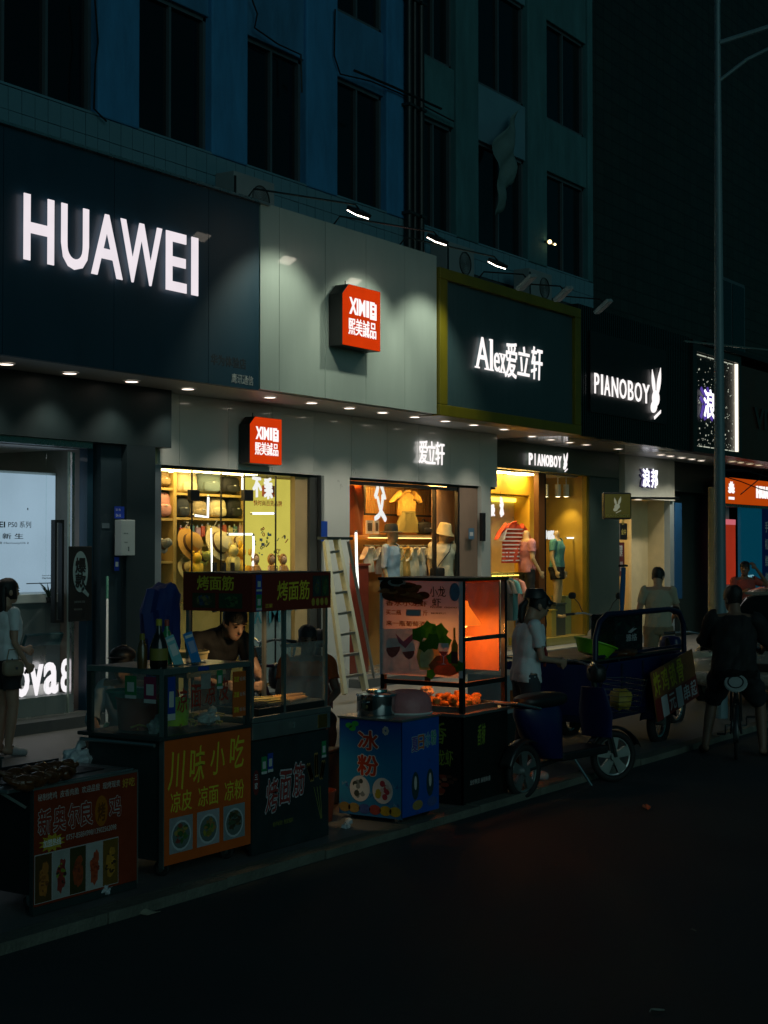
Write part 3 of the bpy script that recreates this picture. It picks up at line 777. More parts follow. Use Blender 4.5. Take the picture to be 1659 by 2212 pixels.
# ================================================================ shops
YA, YB = 12.0, 12.6
def shop(name, label, x0, x1, y, zf, zc, depth, wallm, floorm, ceilm, side=True):
    s = thing(name, label, 'shop')
    MB().box(x0, x1, y + depth, y + depth + .1, zf, 3.84).build('back_wall', wallm, s)
    MB().box(x0 - .04, x0, y + .03, y + depth, zf, 3.83).build('side_wall', wallm, s)
    MB().box(x1, x1 + .04, y + .03, y + depth, zf, 3.83).build('side_wall', wallm, s)
    MB().box(x0 - .04, x1 + .04, y - .02, y + depth, -.1, zf).build('shop_floor', floorm, s)
    MB().box(x0, x1, y + .2, y + depth, zc, zc + .05).build('shop_ceiling', ceilm, s)
    return s
def ceil_lamp(x, y, z, w, d, m, label, group='ceiling panels inside the shops'):
    t = thing('ceiling_panel', label, 'ceiling lamp', (x, y, z), group=group)
    MB().box(-w / 2, w / 2, -d / 2, d / 2, -.02, -.001).build('lamp_face', m, t)
    MB().box(-w / 2 - .02, w / 2 + .02, -d / 2 - .02, d / 2 + .02, 0, .03).build('housing', M_white, t)
M_warm = glow('warm_panel', (1, .70, .26), 17.)
M_warmer = glow('amber_panel', (1, .52, .14), 26.)
M_cool = glow('cool_panel', (.95, .98, 1.0), 2.2)
M_cream = glow('cream_panel', (1, .78, .40), 17.)
M_gold = glow('gold_panel', (1, .70, .22), 32.)
M_sfloor = mat('shop_floor', (.30, .29, .27), .25)
M_step = mat('step_stone', (.10, .11, .11), .35, var=.3)
M_colgrey = mat('grey_column', (.26, .30, .33), .35, .3, var=.12)
def pane(s, x0, x1, z0, z1, y, label=None): return MB().box(x0, x1, y - .005, y + .005, z0, z1).build('pane', M_glass, s, label=label)

# ---------------- phone shop
hs = shop('phone_shop', 'dark fronted phone shop with a glowing window poster', 7, 12.43, YA, .19, 3.1, 2.6, mat('hw_wall', (.20, .17, .14), .7), M_sfloor, M_white)
MB().box(6.9, 13.54, 11.8, 12.0, 3.16, 3.838).build('fascia', mat('hw_fascia', (.018, .034, .038), .5, var=.2), hs)
MB().box(6.9, 12.3, 11.86, 11.99, 3.09, 3.158).build('lintel', M_steel, hs)
MB().box(6.9, 12.45, 11.75, 12.0, .0, .17).build('step', M_step, hs)
x100, x148 = ux(100, 1200, YA), ux(148, 1200, YA)
pane(hs, 7, x100 - .004, .19, 3.05, YA); pane(hs, x100 + .004, x148, .19, 3.05, YA + .012)
MB().box(x148, x148 + .012, YA - .01, YA + .02, .19, 3.05).build('glass_edge', mat('edge_green', (.35, .42, .35), .3), hs)
MB().box(x148 + .1, x148 + .14, YA + .05, YA + .1, .19, 3.05).build('frame_post', M_steel, hs)
hx0, hx1, hz0, hz1 = rect(114, 134, 1123, 1345, YA - .06)
hd = MB().box(hx0, hx0 + .03, YA - .09, YA - .03, hz0, hz1).box(hx1 - .03, hx1, YA - .09, YA - .03, hz0, hz1).box(hx0 + .03, hx1 - .03, YA - .09, YA - .03, hz1 - .03, hz1).box(hx0 + .03, hx1 - .03, YA - .09, YA - .03, hz0, hz0 + .03).build('door_handle', M_black, hs)
MB().box(12.34, 12.43, YA - .02, YA + .1, .19, 3.1).build('jamb', M_navy, hs)
MB().box(12.45, 12.78, 11.88, 12.3, 0, 3.158).build('pilaster', mat('hw_pil', (.020, .040, .052), .5), hs)
MB().box(12.782, 13.26, 11.80, 12.3, 0, 3.158).build('pilaster', mat('hw_pil2', (.014, .028, .034), .5), hs)
# lit window poster
po = thing('window_poster', 'large glowing pale blue phone advertisement behind the shop glass', 'poster', (10, 12.5, 0))
x0, x1, z0, z1 = rect(-120, 119, 1021, 1281, 12.5)
m_ = Matrix.Translation((-10, -12.5, 0))
M_screen = glow('screen', (.50, .68, .86), .62, .22, 1.1)
MB(m_).box(x0, x1, 12.5, 12.54, z0, z1).build('screen', M_screen, po)
MB(m_).box(x0, ux(126, 1200, 12.5), 12.55, 12.62, z0 - .05, z1 + .03).build('case', M_white, po)
M_ink = mat('ink', (.03, .05, .05), .6)
def pt(s, u0, u1, v0, v1, bold=0.): 
    a, b, c, d = rect(u0, u1, v0, v1, 12.49); text(s, M_ink, po, a, b, c, d, 12.498, .002, bold, m=m_)
pt('HUAWEI', -66, 12, 1126, 1139, .02); pt('P50 系列', 19, 68, 1126, 1140); pt('万 象 新 生', -48, 51, 1152, 1164, .01); pt('首 批 搭 载 HarmonyOS 2', -40, 63, 1170, 1176)
pt('Powered by', 92, 112, 1242, 1245); pt('HarmonyOS', 92, 124, 1246, 1252); pt('一', 58, 118, 1259, 1261)
MB(m_).box(*rect(60, 62, 1097, 1102, 12.49)[:2], 12.496, 12.498, *rect(60, 62, 1097, 1102, 12.49)[2:]).build('print', M_ink, po)
# lower display, lit letters nova8
ns = thing('display_plinth', 'low shop window plinth with white glowing letters nova8', 'display', (11, 12.2, .19))
m_ = Matrix.Translation((-11, -12.2, -.19))
for ch, u0, u1, v0 in (('n', -8, 27, 1433), ('o', 30, 62, 1433), ('v', 63, 92, 1433), ('a', 94, 124, 1431), ('8', 131, 152, 1427)):
    q = rect(u0, u1, v0, 1500, 12.12); text(ch, glow('nova_letter', (1, .90, .95), 1.15), ns, q[0], q[1], .40, q[3] + (.40 - q[2]), 12.12, .014, .02, m=m_, name='letter')
MB(m_).box(8, 12.2, 12.04, 12.3, .19, .39).build('plinth', mat('plinth', (.30, .33, .33), .4), ns)
MB(m_).box(8, 12.2, 12.26, 12.3, .39, .5).build('kick', M_white, ns)
ct = thing('display_counter', 'grey phone display counter under the glowing poster', 'counter', (10.6, 12.5, .19))
a, b, c, d = rect(20, 130, 1283, 1420, 12.45)
MB().box(a - 10.6 - 1.5, b - 10.6, -.05, .4, 0, d - .19 - .1).build('body', mat('counter', (.12, .16, .16), .5), ct)
MB().box(a - 10.6 - 1.5, b - 10.6 + .05, -.08, .45, d - .19 - .1, d - .19).build('counter_top', M_white, ct, bevel=.01)
tb = thing('tablet_stand', 'dark tablet lying on its stand inside the phone shop', 'tablet', at(88, 1385, 12.2))
MB(Matrix.Rotation(R(25), 4, 'X')).box(-.25, .3, -.02, .02, -.05, .09).build('tablet', mat('tablet', (.02, .07, .08), .25), tb, bevel=.008)
MB().box(-.1, .1, .02, .12, -.3, -.04).build('stand', M_steel, tb)
pl = thing('potted_plant', 'small spiky plant at the foot of the glowing poster', 'plant', at(105, 1290, 12.42))
MB().lathe([(.03, -.06), (.045, .0), (.04, .0)], n=12).build('pot', M_black, pl)
m = MB()
for i in range(13):
    t = i * 2.4; q = Vector((math.cos(t), .5 * math.sin(t), 0)); h = rnd.uniform(.09, .17)
    m.tube([(0, 0, 0), q * .05 + Vector((0, 0, h * .6)), q * .13 + Vector((0, 0, h))], [.012, .009, .001], 5)
m.build('leaves', mat('leaf_dark', (.02, .06, .03), .5), pl)
for i, (x, y) in enumerate(((8.6, 13.3), (10.6, 13.3))): ceil_lamp(x, y, 3.09, 1.2, .3, M_cool, 'white ceiling panel deep inside the phone shop, %s' % ('further from the pilaster', 'nearer the pilaster')[i])
# stickers and notice box on the pilaster
def sticker(label, u0, u1, v0, v1, y, col, cat='sticker', white=True):
    a, b, c, d = rect(u0, u1, v0, v1, y); s = thing('sticker', label, cat, (a, y, c))
    MB().box(0, b - a, -.003, 0, 0, d - c).build('sheet', mat('stk_%.2f_%.2f_%.2f' % col, col, .5), s)
    if white: MB().box((b - a) * .2, (b - a) * .8, -.0045, -.003, (d - c) * .3, (d - c) * .65).build('blank_patch', M_plainw, s)
    return s
st_blue = (.01, .05, .42)
s = sticker('square blue notice on the dark pilaster above the white box', 247, 268, 1094, 1120, 11.797, st_blue, white=False)
text('公 告', M_plainw, s, .02, .1, .085, .11, -.003, .001); text('D6-15', M_plainw, s, .025, .1, .02, .05, -.003, .001)
sticker('small blue sticker low on the dark pilaster', 247, 257, 1203, 1233, 11.797, st_blue)
sticker('pale scrap of paper stuck to the dark teal pilaster', 220, 236, 1130, 1141, 11.877, (.12, .17, .20), white=False)
a, b, c, d = rect(262, 292, 1123, 1200, 11.7)
nb = thing('notice_box', 'slim white notice box hung on the dark pilaster', 'box', (a, 11.7, c))
MB().box(0, b - a, 0, .1, 0, d - c).build('box', mat('notice', (.45, .50, .50), .4), nb, bevel=.006)
text('价目 表', M_ink, nb, .04, .11, .24, .255, 0, .001); text('Wi-Fi', M_ink, nb, .05, .1, .14, .155, 0, .001); text('2021', M_ink, nb, .11, .13, .05, .1, 0, .001)
bd = thing('hanging_board', 'black board with a pale speech bubble hung beside the shop door', 'board', (12.2, 11.86, .05))
a, b, c, d = rect(150, 199, 1180, 1342, 11.86); ox = 12.2
MB().box(a - ox, b - ox, 0, .02, c - .05, d - .05).build('board', M_black, bd, bevel=.005)
cx, cz = (a + b) / 2 - ox, at(172, 1235, 11.86).z - .05
M_bub = mat('bubble', (.17, .26, .27), .5)
MB().disc(cx - .01, cz, .115, .225, -.001, .002, 28).prism([(cx + .03, cz - .16), (cx + .125, cz - .25), (cx + .11, cz - .28), (cx + .0, cz - .21)], -.003, -.001).build('bubble', M_bub, bd)
text('爆', M_black, bd, cx - .085, cx + .07, cz - .01, cz + .15, -.003, .002, .03); text('款', M_black, bd, cx - .085, cx + .07, cz - .17, cz - .02, -.003, .002, .03)
text('旗舰体验 正品', mat('dim_print', (.10, .13, .13), .6), bd, cx - .1, cx + .06, cz - .34, cz - .315, 0, .002); text('限时优惠', _mats['dim_print'], bd, cx - .1, cx + .02, cz - .42, cz - .4, 0, .002)
br = thing('broom', 'broom with green tipped white handle leaning on the dark pilaster', 'broom', (0, 0, 0))
p = at(231, 1475, 11.1); q = at(232, 1246, 11.7)
MB().tube([p.lerp(q, -.35), p.lerp(q, .78)], .013, 8).build('handle', M_white, br, True)
MB().tube([p.lerp(q, .78), q], .015, 8).build('grip', mat('green_grip', (.02, .18, .12), .5), br, True)
e = p.lerp(q, -.35)
MB().loft([(e, (.02, 0, 0), (0, .02, 0)), (e - Vector((0, .02, .1)), (.12, 0, 0), (0, .03, 0)), (e - Vector((0, .04, .32)), (.17, 0, 0), (0, .045, 0))], 12).build('bristles', mat('bristle', (.05, .13, .10), .9), br)

# ---------------- accessories shop (red light box)
xs = shop('accessory_shop', 'brightly lit accessory shop with hats and bags behind glass', 13.55, 16.84, YA, .2, 2.96, 1.3, mat('ximi_wall', (.55, .47, .28), .6), M_sfloor, M_white)
seams = [13.545] + [ux(u, 930, YA) for u in (386, 491, 586, 675, 757.7, 835, 903, 971, 1035)] + [21.775]
fs = thing('metal_fascia', 'glossy grey metal fascia over two shop fronts', 'fascia')
for a, b in zip(seams, seams[1:]):
    MB().box(a + .004, b - .004, 11.99 - rnd.uniform(0, .006), 12.15, 2.975, 3.836).build('panel', M_metal, fs)
MB().box(13.55, 21.77, 12.02, 12.15, 2.94, 2.974).build('lower_trim', M_darksteel, fs)
MB().box(13.27, 13.52, 11.93, 12.25, 0, 2.974).build('column', M_colgrey, xs, bevel=.01)
MB().box(16.3, 16.58, 12.04, 12.12, .2, 2.94).build('partition', mat('tan_wall', (.45, .32, .15), .6), xs)
MB().box(16.585, 16.85, 12.0, 12.3, 0, 2.94).build('dark_jamb', mat('jamb_dark', (.06, .065, .06), .5), xs)
MB().tube([(16.7, 11.93, .05), (16.7, 11.93, 2.97)], .028, 8).build('pipe', M_black, xs)
MB().box(16.86, 17.47, 11.96, 12.4, 0, 2.974).build('column', M_metal, xs)
MB().box(13.5, 16.9, 11.7, 12.0, .0, .17).build('step', M_step, xs)
gx = [13.54] + [ux(u, 1150, YA) for u in (417, 480, 530, 598)] + [16.2]
for a, b in zip(gx, gx[1:]):
    pane(xs, a + .004, b - .004, .2, 2.93, YA + .02)
for u in (417, 480, 530, 598): MB().box(ux(u, 1150, YA) - .006, ux(u, 1150, YA) + .006, YA + .01, YA + .03, .2, 2.93).build('glass_edge', M_black, xs)
for u in (420, 536):
    a, b, c, d = rect(u - 10, u + 9, 1058, 1082, YA); MB().box(a, b, YA - .02, YA + .04, c, d).build('hinge', M_black, xs, bevel=.006)
for u in (458, 478, 497): MB().box(ux(u, 1225, YA) - .02, ux(u, 1225, YA) + .02, YA - .06, YA - .02, 1.2, at(u, 1215, YA).z).build('handle', M_darksteel, xs)
ximi('small red XIMI light box on the grey metal fascia', at(541, 950, 11.78).x, at(609, 950, 11.78).x, at(540, 1000, 11.78).z, at(541, 898, 11.78).z, 11.78, .17)
q = rect(546, 664, 1318, 1440, YA + .03); MB().box(q[0], 16.2, YA + .03, YA + .036, .25, q[3]).build('white_film', mat('white_film', (.40, .46, .48), .5), xs)
for ch, u0, u1 in (('X', 548, 566), ('I', 570, 576), ('M', 581, 606), ('I', 611, 617)): text(ch, mat('film_teal', (.03, .16, .20), .5), xs, ux(u0, 1380, YA), ux(u1, 1380, YA), 1.02, 1.28, YA + .004, .003, .02, name='letter')
text('熙美', mat('film_teal'), xs, ux(618, 1360, YA), ux(640, 1360, YA), 1.16, 1.36, YA + .004, .003, .01)
# shelf unit
su = thing('wall_shelf', 'yellow lit wall shelf full of bags and hats', 'shelf', (14.5, 12.7, .2))
M_wood = mat('shelf_wood', (.50, .34, .10), .5, var=.15)
m_ = Matrix.Translation((-14.5, -12.7, -.2))
ys = 12.5
for u in (337, 378, 530): MB(m_).box(ux(u, 1120, ys) - .03, ux(u, 1120, ys) + .03, ys, ys + .4, .2, 2.93).build('upright', M_wood, su)
for v in (1008, 1067, 1119, 1176): 
    z = at(455, v, ys).z
    MB(m_).box(ux(381, 1120, ys) , ux(527, 1120, ys), ys + .01, ys + .4, z - .03, z).build('shelf_board', M_wood, su)
for v in (1053, 1119, 1212):
    z = at(356, v, ys).z
    MB(m_).box(ux(340, 1120, ys), ux(375, 1120, ys), ys + .01, ys + .4, z - .03, z).build('shelf_board', M_wood, su)
MB(m_).box(ux(337, 1120, ys), ux(530, 1120, ys), ys + .4, ys + .43, .2, 2.93).build('shelf_back', mat('shelf_back', (.38, .30, .15), .6), su)
MB(m_).box(ux(337, 1120, ys), ux(530, 1120, ys), ys, ys + .4, .2, 1.3).build('drawer_base', M_wood, su)
def bag(label, u0, u1, v0, v1, col, y=12.54, kind='backpack'):
    a, b, c, d = rect(u0, u1, v0, v1, y); w, h = b - a, d - c
    t = thing(kind, label, 'bag', ((a + b) / 2, y + .1, c), group='bags on the lit shelf')
    mt = mat('bag_%.2f_%.2f_%.2f' % col, col, .7, bump=.2, bs=25)
    MB().blob((0, 0, h * .48), w / 2, .1, h * .48, .55).build('body', mt, t, True)
    MB().blob((0, -.085, h * .28), w * .36, .045, h * .22, .5).build('pocket', mt, t, True)
    MB().torus((0, 0, h * .95), w * .12, .008, n=14, k=6).build('top_loop', M_black, t)
    MB().box(-.02, .02, -.135, -.13, h * .42, h * .47).build('tag', M_plainw, t)
bag('pink backpack on the end shelf', 339, 374, 1060, 1117, (.55, .25, .22))
bag('brown felt bag on the top end shelf', 340, 372, 1012, 1050, (.25, .16, .06))
bag('cream canvas bag at the top of the shelf', 389, 431, 1014, 1066, (.62, .55, .35))
bag('blue grey backpack at the top of the shelf', 433, 482, 1011, 1066, (.16, .22, .22))
bag('black handbag at the top of the shelf', 484, 523, 1028, 1066, (.015, .015, .018))
bag('dark navy bag on the second shelf', 383, 413, 1071, 1118, (.02, .025, .035))
bag('taupe backpack on the second shelf', 420, 451, 1079, 1118, (.38, .30, .17))
bag('pale cream backpack on the second shelf', 457, 493, 1074, 1118, (.68, .58, .34))
bag('black box bag with a white tag on the second shelf', 496, 526, 1075, 1118, (.012, .012, .014))
def hat(label, u, v, ru, col, y=12.46, tilt=70, brim=1.0):
    p = at(u, v, y); r = abs(at(u + ru, v, y).x - p.x)
    t = thing('hat', label, 'hat', p, group='hats hung on the lit shelf')
    q = Matrix.Rotation(R(tilt), 4, 'X')
    mt = mat('hat_%.2f_%.2f_%.2f' % col, col, .8, bump=.3, bs=60)
    MB(q).lathe([(r * brim, -.005), (r * brim, .0), (r * .62, .012), (r * .56, .09), (r * .5, .125), (r * .3, .145), (.001, .15)], n=26).build('crown', mt, t, True)
    MB(q).lathe([(r * .625, .014), (r * .6, .05), (r * .58, .05)], n=26, cap=False).build('band', mat('hat_band', (.10, .05, .02), .7), t, True)
    MB().tube([(0, .08, r * .9), (0, .02, r * 1.25), (0, .1, r * 1.3)], .006, 6).build('hook', M_plainw, t)
hat('golden straw hat hanging on the lit shelf', 410, 1175, 24, (.48, .25, .04))
hat('wide cream straw hat hanging in the middle of the shelf', 472, 1174, 25, (.66, .54, .26))
hat('pale hat with a bow hanging beside the yellow poster', 513, 1174, 15, (.62, .50, .24))
hat('straw boater hat low on the lit shelf', 402, 1230, 16, (.55, .42, .16))
hat('checked cap hanging on the end shelf', 350, 1178, 12, (.22, .22, .2))
hat('olive green cap low on the lit shelf', 438, 1205, 11, (.32, .33, .06))
def toy(label, u, v, ru, col, kind='plush_toy', cat='toy', y=12.3):
    p = at(u, v, y); r = abs(at(u + ru, v, y).x - p.x)
    t = thing(kind, label, cat, p)
    mt = mat('toy_%.2f_%.2f_%.2f' % col, col, .8)
    MB().blob((0, 0, -r * .9), r, r * .8, r * 1.1, .8, rough=.15).build('body', mt, t, True)
    MB().blob((0, -.01, r * .8), r * .72, r * .7, r * .75).build('head', mt, t, True)
    for s in (-1, 1):
        MB().blob((s * r * .55, 0, r * 1.45), r * .22, r * .15, r * .38).build('ear', mt, t, True)
        MB().blob((s * r * .95, -r * .2, -r * .5), r * .25, r * .25, r * .6).build('arm', mt, t, True)
toy('bright yellow plush toy behind the shop door handles', 424, 1218, 10, (.85, .48, .02))
toy('big golden yellow plush toy beside the yellow poster', 527, 1212, 15, (.85, .46, .02))
toy('pale yellow plush toy in front of the hanging hats', 502, 1204, 11, (.72, .55, .15))
# lit poster
lp = thing('lit_poster', 'glowing yellow poster with red lettering and small doodles inside the accessory shop', 'poster', (15.8, 12.2, 0))
m_ = Matrix.Translation((-15.8, -12.2, 0))
a, b, c, d = rect(533, 630, 1034, 1300, 12.2)
MB(m_).box(a, b, 12.2, 12.25, c, d).build('light_panel', glow('yellow_panel', (.86, .70, .12), .8, .2, 1.6), lp)
MB(m_).box(b, b + .03, 12.18, 12.25, c, d).build('edge_light', glow('edge_yellow', (1, .92, .55), 1.5), lp)
M_redink = mat('red_ink', (.5, .1, .02), .6)
def lt(s, u0, u1, v0, v1, mt=None, bold=.01):
    q = rect(u0, u1, v0, v1, 12.19); text(s, mt or M_redink, lp, *q, 12.199, .002, bold, m=m_)
lt('快时尚百货品牌', 549, 610, 1081, 1093)
q = rect(567, 594, 1049, 1073, 12.19); MB(m_).box(q[0], q[1], 12.196, 12.199, q[2], q[3]).build('red_square', mat('logo_red', (.6, .12, .02), .6), lp)
cols = [(.05, .10, .08), (.1, .25, .25), (.35, .2, .05), (.3, .4, .08), (.45, .12, .05), (.12, .15, .2)]
for i in range(34):
    u, v = 550 + rnd.random() * 72, 1140 + rnd.random() * 92
    p = at(u, v, 12.19); s_ = rnd.uniform(.012, .035); cl = cols[i % 6]
    k = i % 4
    m = MB(m_)
    if k == 0: m.torus((p.x, 12.196, p.z), s_, .006, n=14, k=4)
    elif k == 1: m.box(p.x - s_, p.x + s_, 12.195, 12.199, p.z - s_ * .6, p.z + s_ * .6)
    elif k == 2: m.prism([(p.x - s_ * 1.4, p.z - s_), (p.x + s_, p.z + s_ * .9), (p.x + s_ * 1.2, p.z + s_ * .5), (p.x - s_ * .8, p.z - s_ * 1.2)], 12.195, 12.199)
    else: m.disc(p.x, p.z, s_ * .7, s_, 12.199, .003, 12)
    m.build('doodle', mat('doodle%d' % (i % 6), cl, .6), lp)
for i, u in enumerate((552, 587, 612)):
    p = at(u, 1222, 12.12)
    t = thing('doll', ('pale doll half hidden behind a glass edge', 'orange dressed doll below the yellow poster, further from the partition', 'orange dressed doll below the yellow poster, next to the partition')[i], 'doll', p, group='dolls below the yellow poster')
    mt = mat('doll_skin', (.62, .33, .18), .5); dr = mat('doll_dress', (.62, .26, .06), .7)
    MB().loft([((0, 0, -.25), (.1, 0, 0), (0, .08, 0)), ((0, 0, -.08), (.07, 0, 0), (0, .05, 0)), ((0, 0, .0), (.06, 0, 0), (0, .045, 0)), ((0, 0, .02), (.02, 0, 0), (0, .02, 0))], 14).build('dress', dr, t, True)
    MB().blob((0, 0, .075), .052, .05, .06).build('head', mt, t, True)
    MB().torus((0, .005, .085), .057, .02, axis=(0, 1, 0), n=18).build('bonnet', dr, t, True)
    for s in (-1, 1): MB().tube([(s * .06, 0, -.01), (s * .095, -.02, -.08), (s * .05, -.06, -.11)], .016, 8).build('arm', mt, t, True)
for i, (x, y) in enumerate(((14.3, 12.3), (15.2, 12.25), (14.6, 12.9))): ceil_lamp(x, y, 2.955, .8, .25, M_warm, 'warm ceiling panel in the accessory shop, %s' % ('over the bag shelf', 'over the glass door', 'at the back')[i])
for i in range(12):
    u = 386 + i * 11.6; a_, b_, c_, d_ = rect(u, u + 7 + 2 * (i % 2), 1140 - 3 * (i % 3), 1150, 12.56); cl_ = ((.5, .1, .06), (.55, .45, .2), (.1, .22, .25), (.5, .3, .35))[i % 4]
    t = thing('hanging_pack', 'small %s packet on the hook rail, number %s from the upright' % (('red', 'cream', 'teal', 'pink')[i % 4], ('one', 'two', 'three', 'four', 'five', 'six', 'seven', 'eight', 'nine', 'ten', 'eleven', 'twelve')[i]), 'packet', (a_, 12.56, c_), group='packets on the hook rail')
    MB().box(0, b_ - a_, -.03, 0, -.06, d_ - c_).build('packet_body', mat('pack_%d' % (i % 4), cl_, .4, var=.5, vs=30), t, bevel=.005); MB().box((b_ - a_) * .3, (b_ - a_) * .7, -.008, -.004, d_ - c_, d_ - c_ + .03).build('hook_tab', M_plainw, t)
# reflections in the shop glass, built as glowing tubes behind it
M_reflection = glow('tube', (1, .98, .92), 2.4)
def reflected_tube(label, pts, y, r=.014):
    t = thing('tube_reflection', label, 'tube reflection', at(*pts[0], y)); o = t.location
    MB().tube([at(u, v, y) - o for u, v in pts], r, 8).build('tube', M_reflection, t, True)
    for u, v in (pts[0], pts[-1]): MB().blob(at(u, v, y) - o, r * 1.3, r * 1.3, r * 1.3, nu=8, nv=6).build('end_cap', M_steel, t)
reflected_tube('upright white tube reflection beside the black shop hinge', [(524, 1030), (524, 1072)], 12.15)
reflected_tube('level white tube reflection under the red poster lettering', [(543, 1109), (592, 1109)], 12.12)
reflected_tube('level white tube reflection over the pale hat', [(492, 1154), (545, 1154)], 12.12)
reflected_tube('tall wavy white tube reflection in front of the yellow poster', [(547, 1156), (548, 1180), (546, 1205), (547, 1237)], 12.12)
reflected_tube('upright white tube reflection in front of the cream hat', [(456, 1140), (457, 1180), (458, 1236)], 12.2, .01)
reflected_tube('angled white tube reflection framing the taupe backpack', [(418, 1113), (449, 1117), (450, 1072)], 12.2)
def reflected(label, ch, u0, u1, v0, v1, y, bold=.03, sh=0.):  # lit signs across the street mirrored in the glass, built as glowing strokes inside
    a, b, c, d = rect(u0, u1, v0, v1, y); t = thing('character_reflection', label, 'neon sign', (a, y, c))
    text(ch, M_letter2, t, 0, b - a, 0, d - c, 0, .02, bold, shear=sh, wave=.03, name='reflected_stroke')
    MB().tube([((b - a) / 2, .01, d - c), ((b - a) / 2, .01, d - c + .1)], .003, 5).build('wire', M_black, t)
reflected('white neon character in the window beside the yellow poster edge', '不', 545, 562, 1032, 1072, 12.12)
reflected('white neon character over the red square of the yellow poster', '乘', 570, 586, 1034, 1076, 12.12)

# ---------------- clothes shop (Alex)
cs = shop('clothes_shop', 'amber lit clothes shop below the small white lettering', 17.5, 21.6, YA, .2, 2.96, .85, mat('alex_wall', (.62, .30, .08), .6), M_sfloor, M_white)
gx = [17.49, ux(821, 1150, YA), ux(942, 1150, YA), ux(991, 1150, YA)]
for a, b in zip(gx, gx[1:]): pane(cs, a + .004, b - .004, .2, 2.93, YA + .02)
for u, w in ((942, .035), (991, .05)): MB().box(ux(u, 1150, YA) - w / 2, ux(u, 1150, YA) + w / 2, YA, YA + .06, .2, 2.93).build('mullion', M_black, cs)
MB().box(17.49, 20.5, YA, YA + .06, 2.88, 2.93).build('head_rail', M_darksteel, cs)
MB().box(ux(944, 1150, 12.3), ux(1000, 1150, 12.3), 12.3, 12.4, .2, 2.93).build('partition', mat('rose_wall', (.42, .27, .19), .7), cs)
MB().box(20.6, 21.18, 12.02, 12.1, .2, 2.96).build('end_wall', mat('rose_wall2', (.30, .20, .14), .7), cs)
MB().box(21.2, 21.5, 11.96, 12.4, 0, 2.974).build('column', M_metal, cs)
MB().box(17.45, 21.5, 11.7, 12.0, .0, .17).build('step', M_step, cs)
ft = thing('fascia_lettering', 'three white lit characters on the grey metal fascia', 'lettering', (19.3, 11.97, 3.2))
m_ = Matrix.Translation((-19.3, -11.97, -3.2))
for ch, (u0, u1) in zip('爱立轩', ((906, 924), (925, 941), (942, 960))):
    text(ch, M_letter2, ft, ux(u0, 980, 11.94), ux(u1, 980, 11.94), 3.26, 3.60, 11.95, .012, .012, m=m_, name='letter', shear=.03)
# garments and fittings
def garment(label, u0, u1, v0, v1, y, mt, kind='shirt', sleeve=True, stripe=None, folds=.02, name=None, group=None):
    """a hanging top: sheet body with folds front and back, two sleeves, collar and hanger"""
    a, b, c, d = rect(u0, u1, v0, v1, y); w, h = b - a, d - c
    t = thing(name or kind, label, kind, ((a + b) / 2, y, c), group=group)
    bw = w * (.62 if sleeve else .9)
    secs = []
    for i in range(9):
        q = i / 8; ww = bw / 2 * (1.0 - .06 * q if q < .8 else 1 - .05 - (q - .8) * 2.6)
        secs.append(((0, 0, h * (q * .95)), (max(ww, .06), 0, 0), (0, .05 * (1 - .4 * q) + .012 * math.sin(q * 7), 0)))
    mb = MB(); mb.loft(secs, 30)
    mb.v = [(x + folds * .5 * math.sin(z * 23 + x * 40), yy + folds * math.sin(x * 60 + z * 9), z) for x, yy, z in mb.v]
    mb.build('body', mt, t, True)
    if sleeve:
        for s in (-1, 1):
            MB().loft([((s * bw * .40, 0, h * .86), (0, .05, 0), (.03, 0, .075)), ((s * w * .40, 0, h * .72), (0, .05, 0), (.045, 0, .05)), ((s * w * .47, 0, h * .58), (0, .045, 0), (.055, 0, .02))], 14).build('sleeve', mt, t, True)
    MB().torus((0, 0, h * .95), .065, .016, axis=(0, .45, 1), n=18).build('collar', mt, t, True)
    MB().tube([(-bw * .35, 0, h * .88), (0, 0, h * 1.0), (bw * .35, 0, h * .88)], .008, 6).tube([(0, 0, h * 1.0), (0, 0, h * 1.05), (.02, 0, h * 1.08), (-.01, 0, h * 1.1)], .005, 6).build('hanger', M_steel, t)
    return t, w, h, bw
gp = thing('grid_panel', 'framed wire grid panel on the amber wall', 'panel', (18.9, 12.7, 1.9))
a, b, c, d = rect(787, 941, 1052, 1113, 12.7); ox, oy, oz = 18.9, 12.7, 1.9
m = MB()
m.bar((a - ox, 0, c - oz), (b - ox, 0, c - oz), .03).bar((a - ox, 0, d - oz), (b - ox, 0, d - oz), .03).bar((a - ox, 0, c - oz), (a - ox, 0, d - oz), .03).bar((b - ox, 0, c - oz), (b - ox, 0, d - oz), .03)
m.build('frame', M_darksteel, gp)
m = MB()
for i in range(1, 30): m.bar((a - ox + (b - a) * i / 30, 0, c - oz), (a - ox + (b - a) * i / 30, 0, d - oz), .006)
for i in range(1, 9): m.bar((a - ox, .004, c - oz + (d - c) * i / 9), (b - ox, .004, c - oz + (d - c) * i / 9), .006)
o = m.build('wires', mat('wire_gold', (.5, .38, .15), .4, .5), gp); o['kind'] = 'stuff'
M_check = mat('check_cloth', (.75, .42, .09), .8, var=.55, vs=14)
garment('yellow checked blouse hung on the wire grid', 846, 908, 1062, 1114, 12.58, M_check, 'blouse')
sk = thing('denim_skirt', 'olive denim skirt hung below the checked blouse', 'skirt', at(881, 1150, 12.56))
a, b, c, d = rect(856, 906, 1110, 1152, 12.56); w, h = b - a, d - c
mb = MB(); mb.loft([((0, 0, h * i / 6), (w / 2 * (1 - .07 * i), 0, 0), (0, .07, 0)) for i in range(7)], 28); mb.v = [(x, y_ + .015 * math.sin(x * 45), z) for x, y_, z in mb.v]
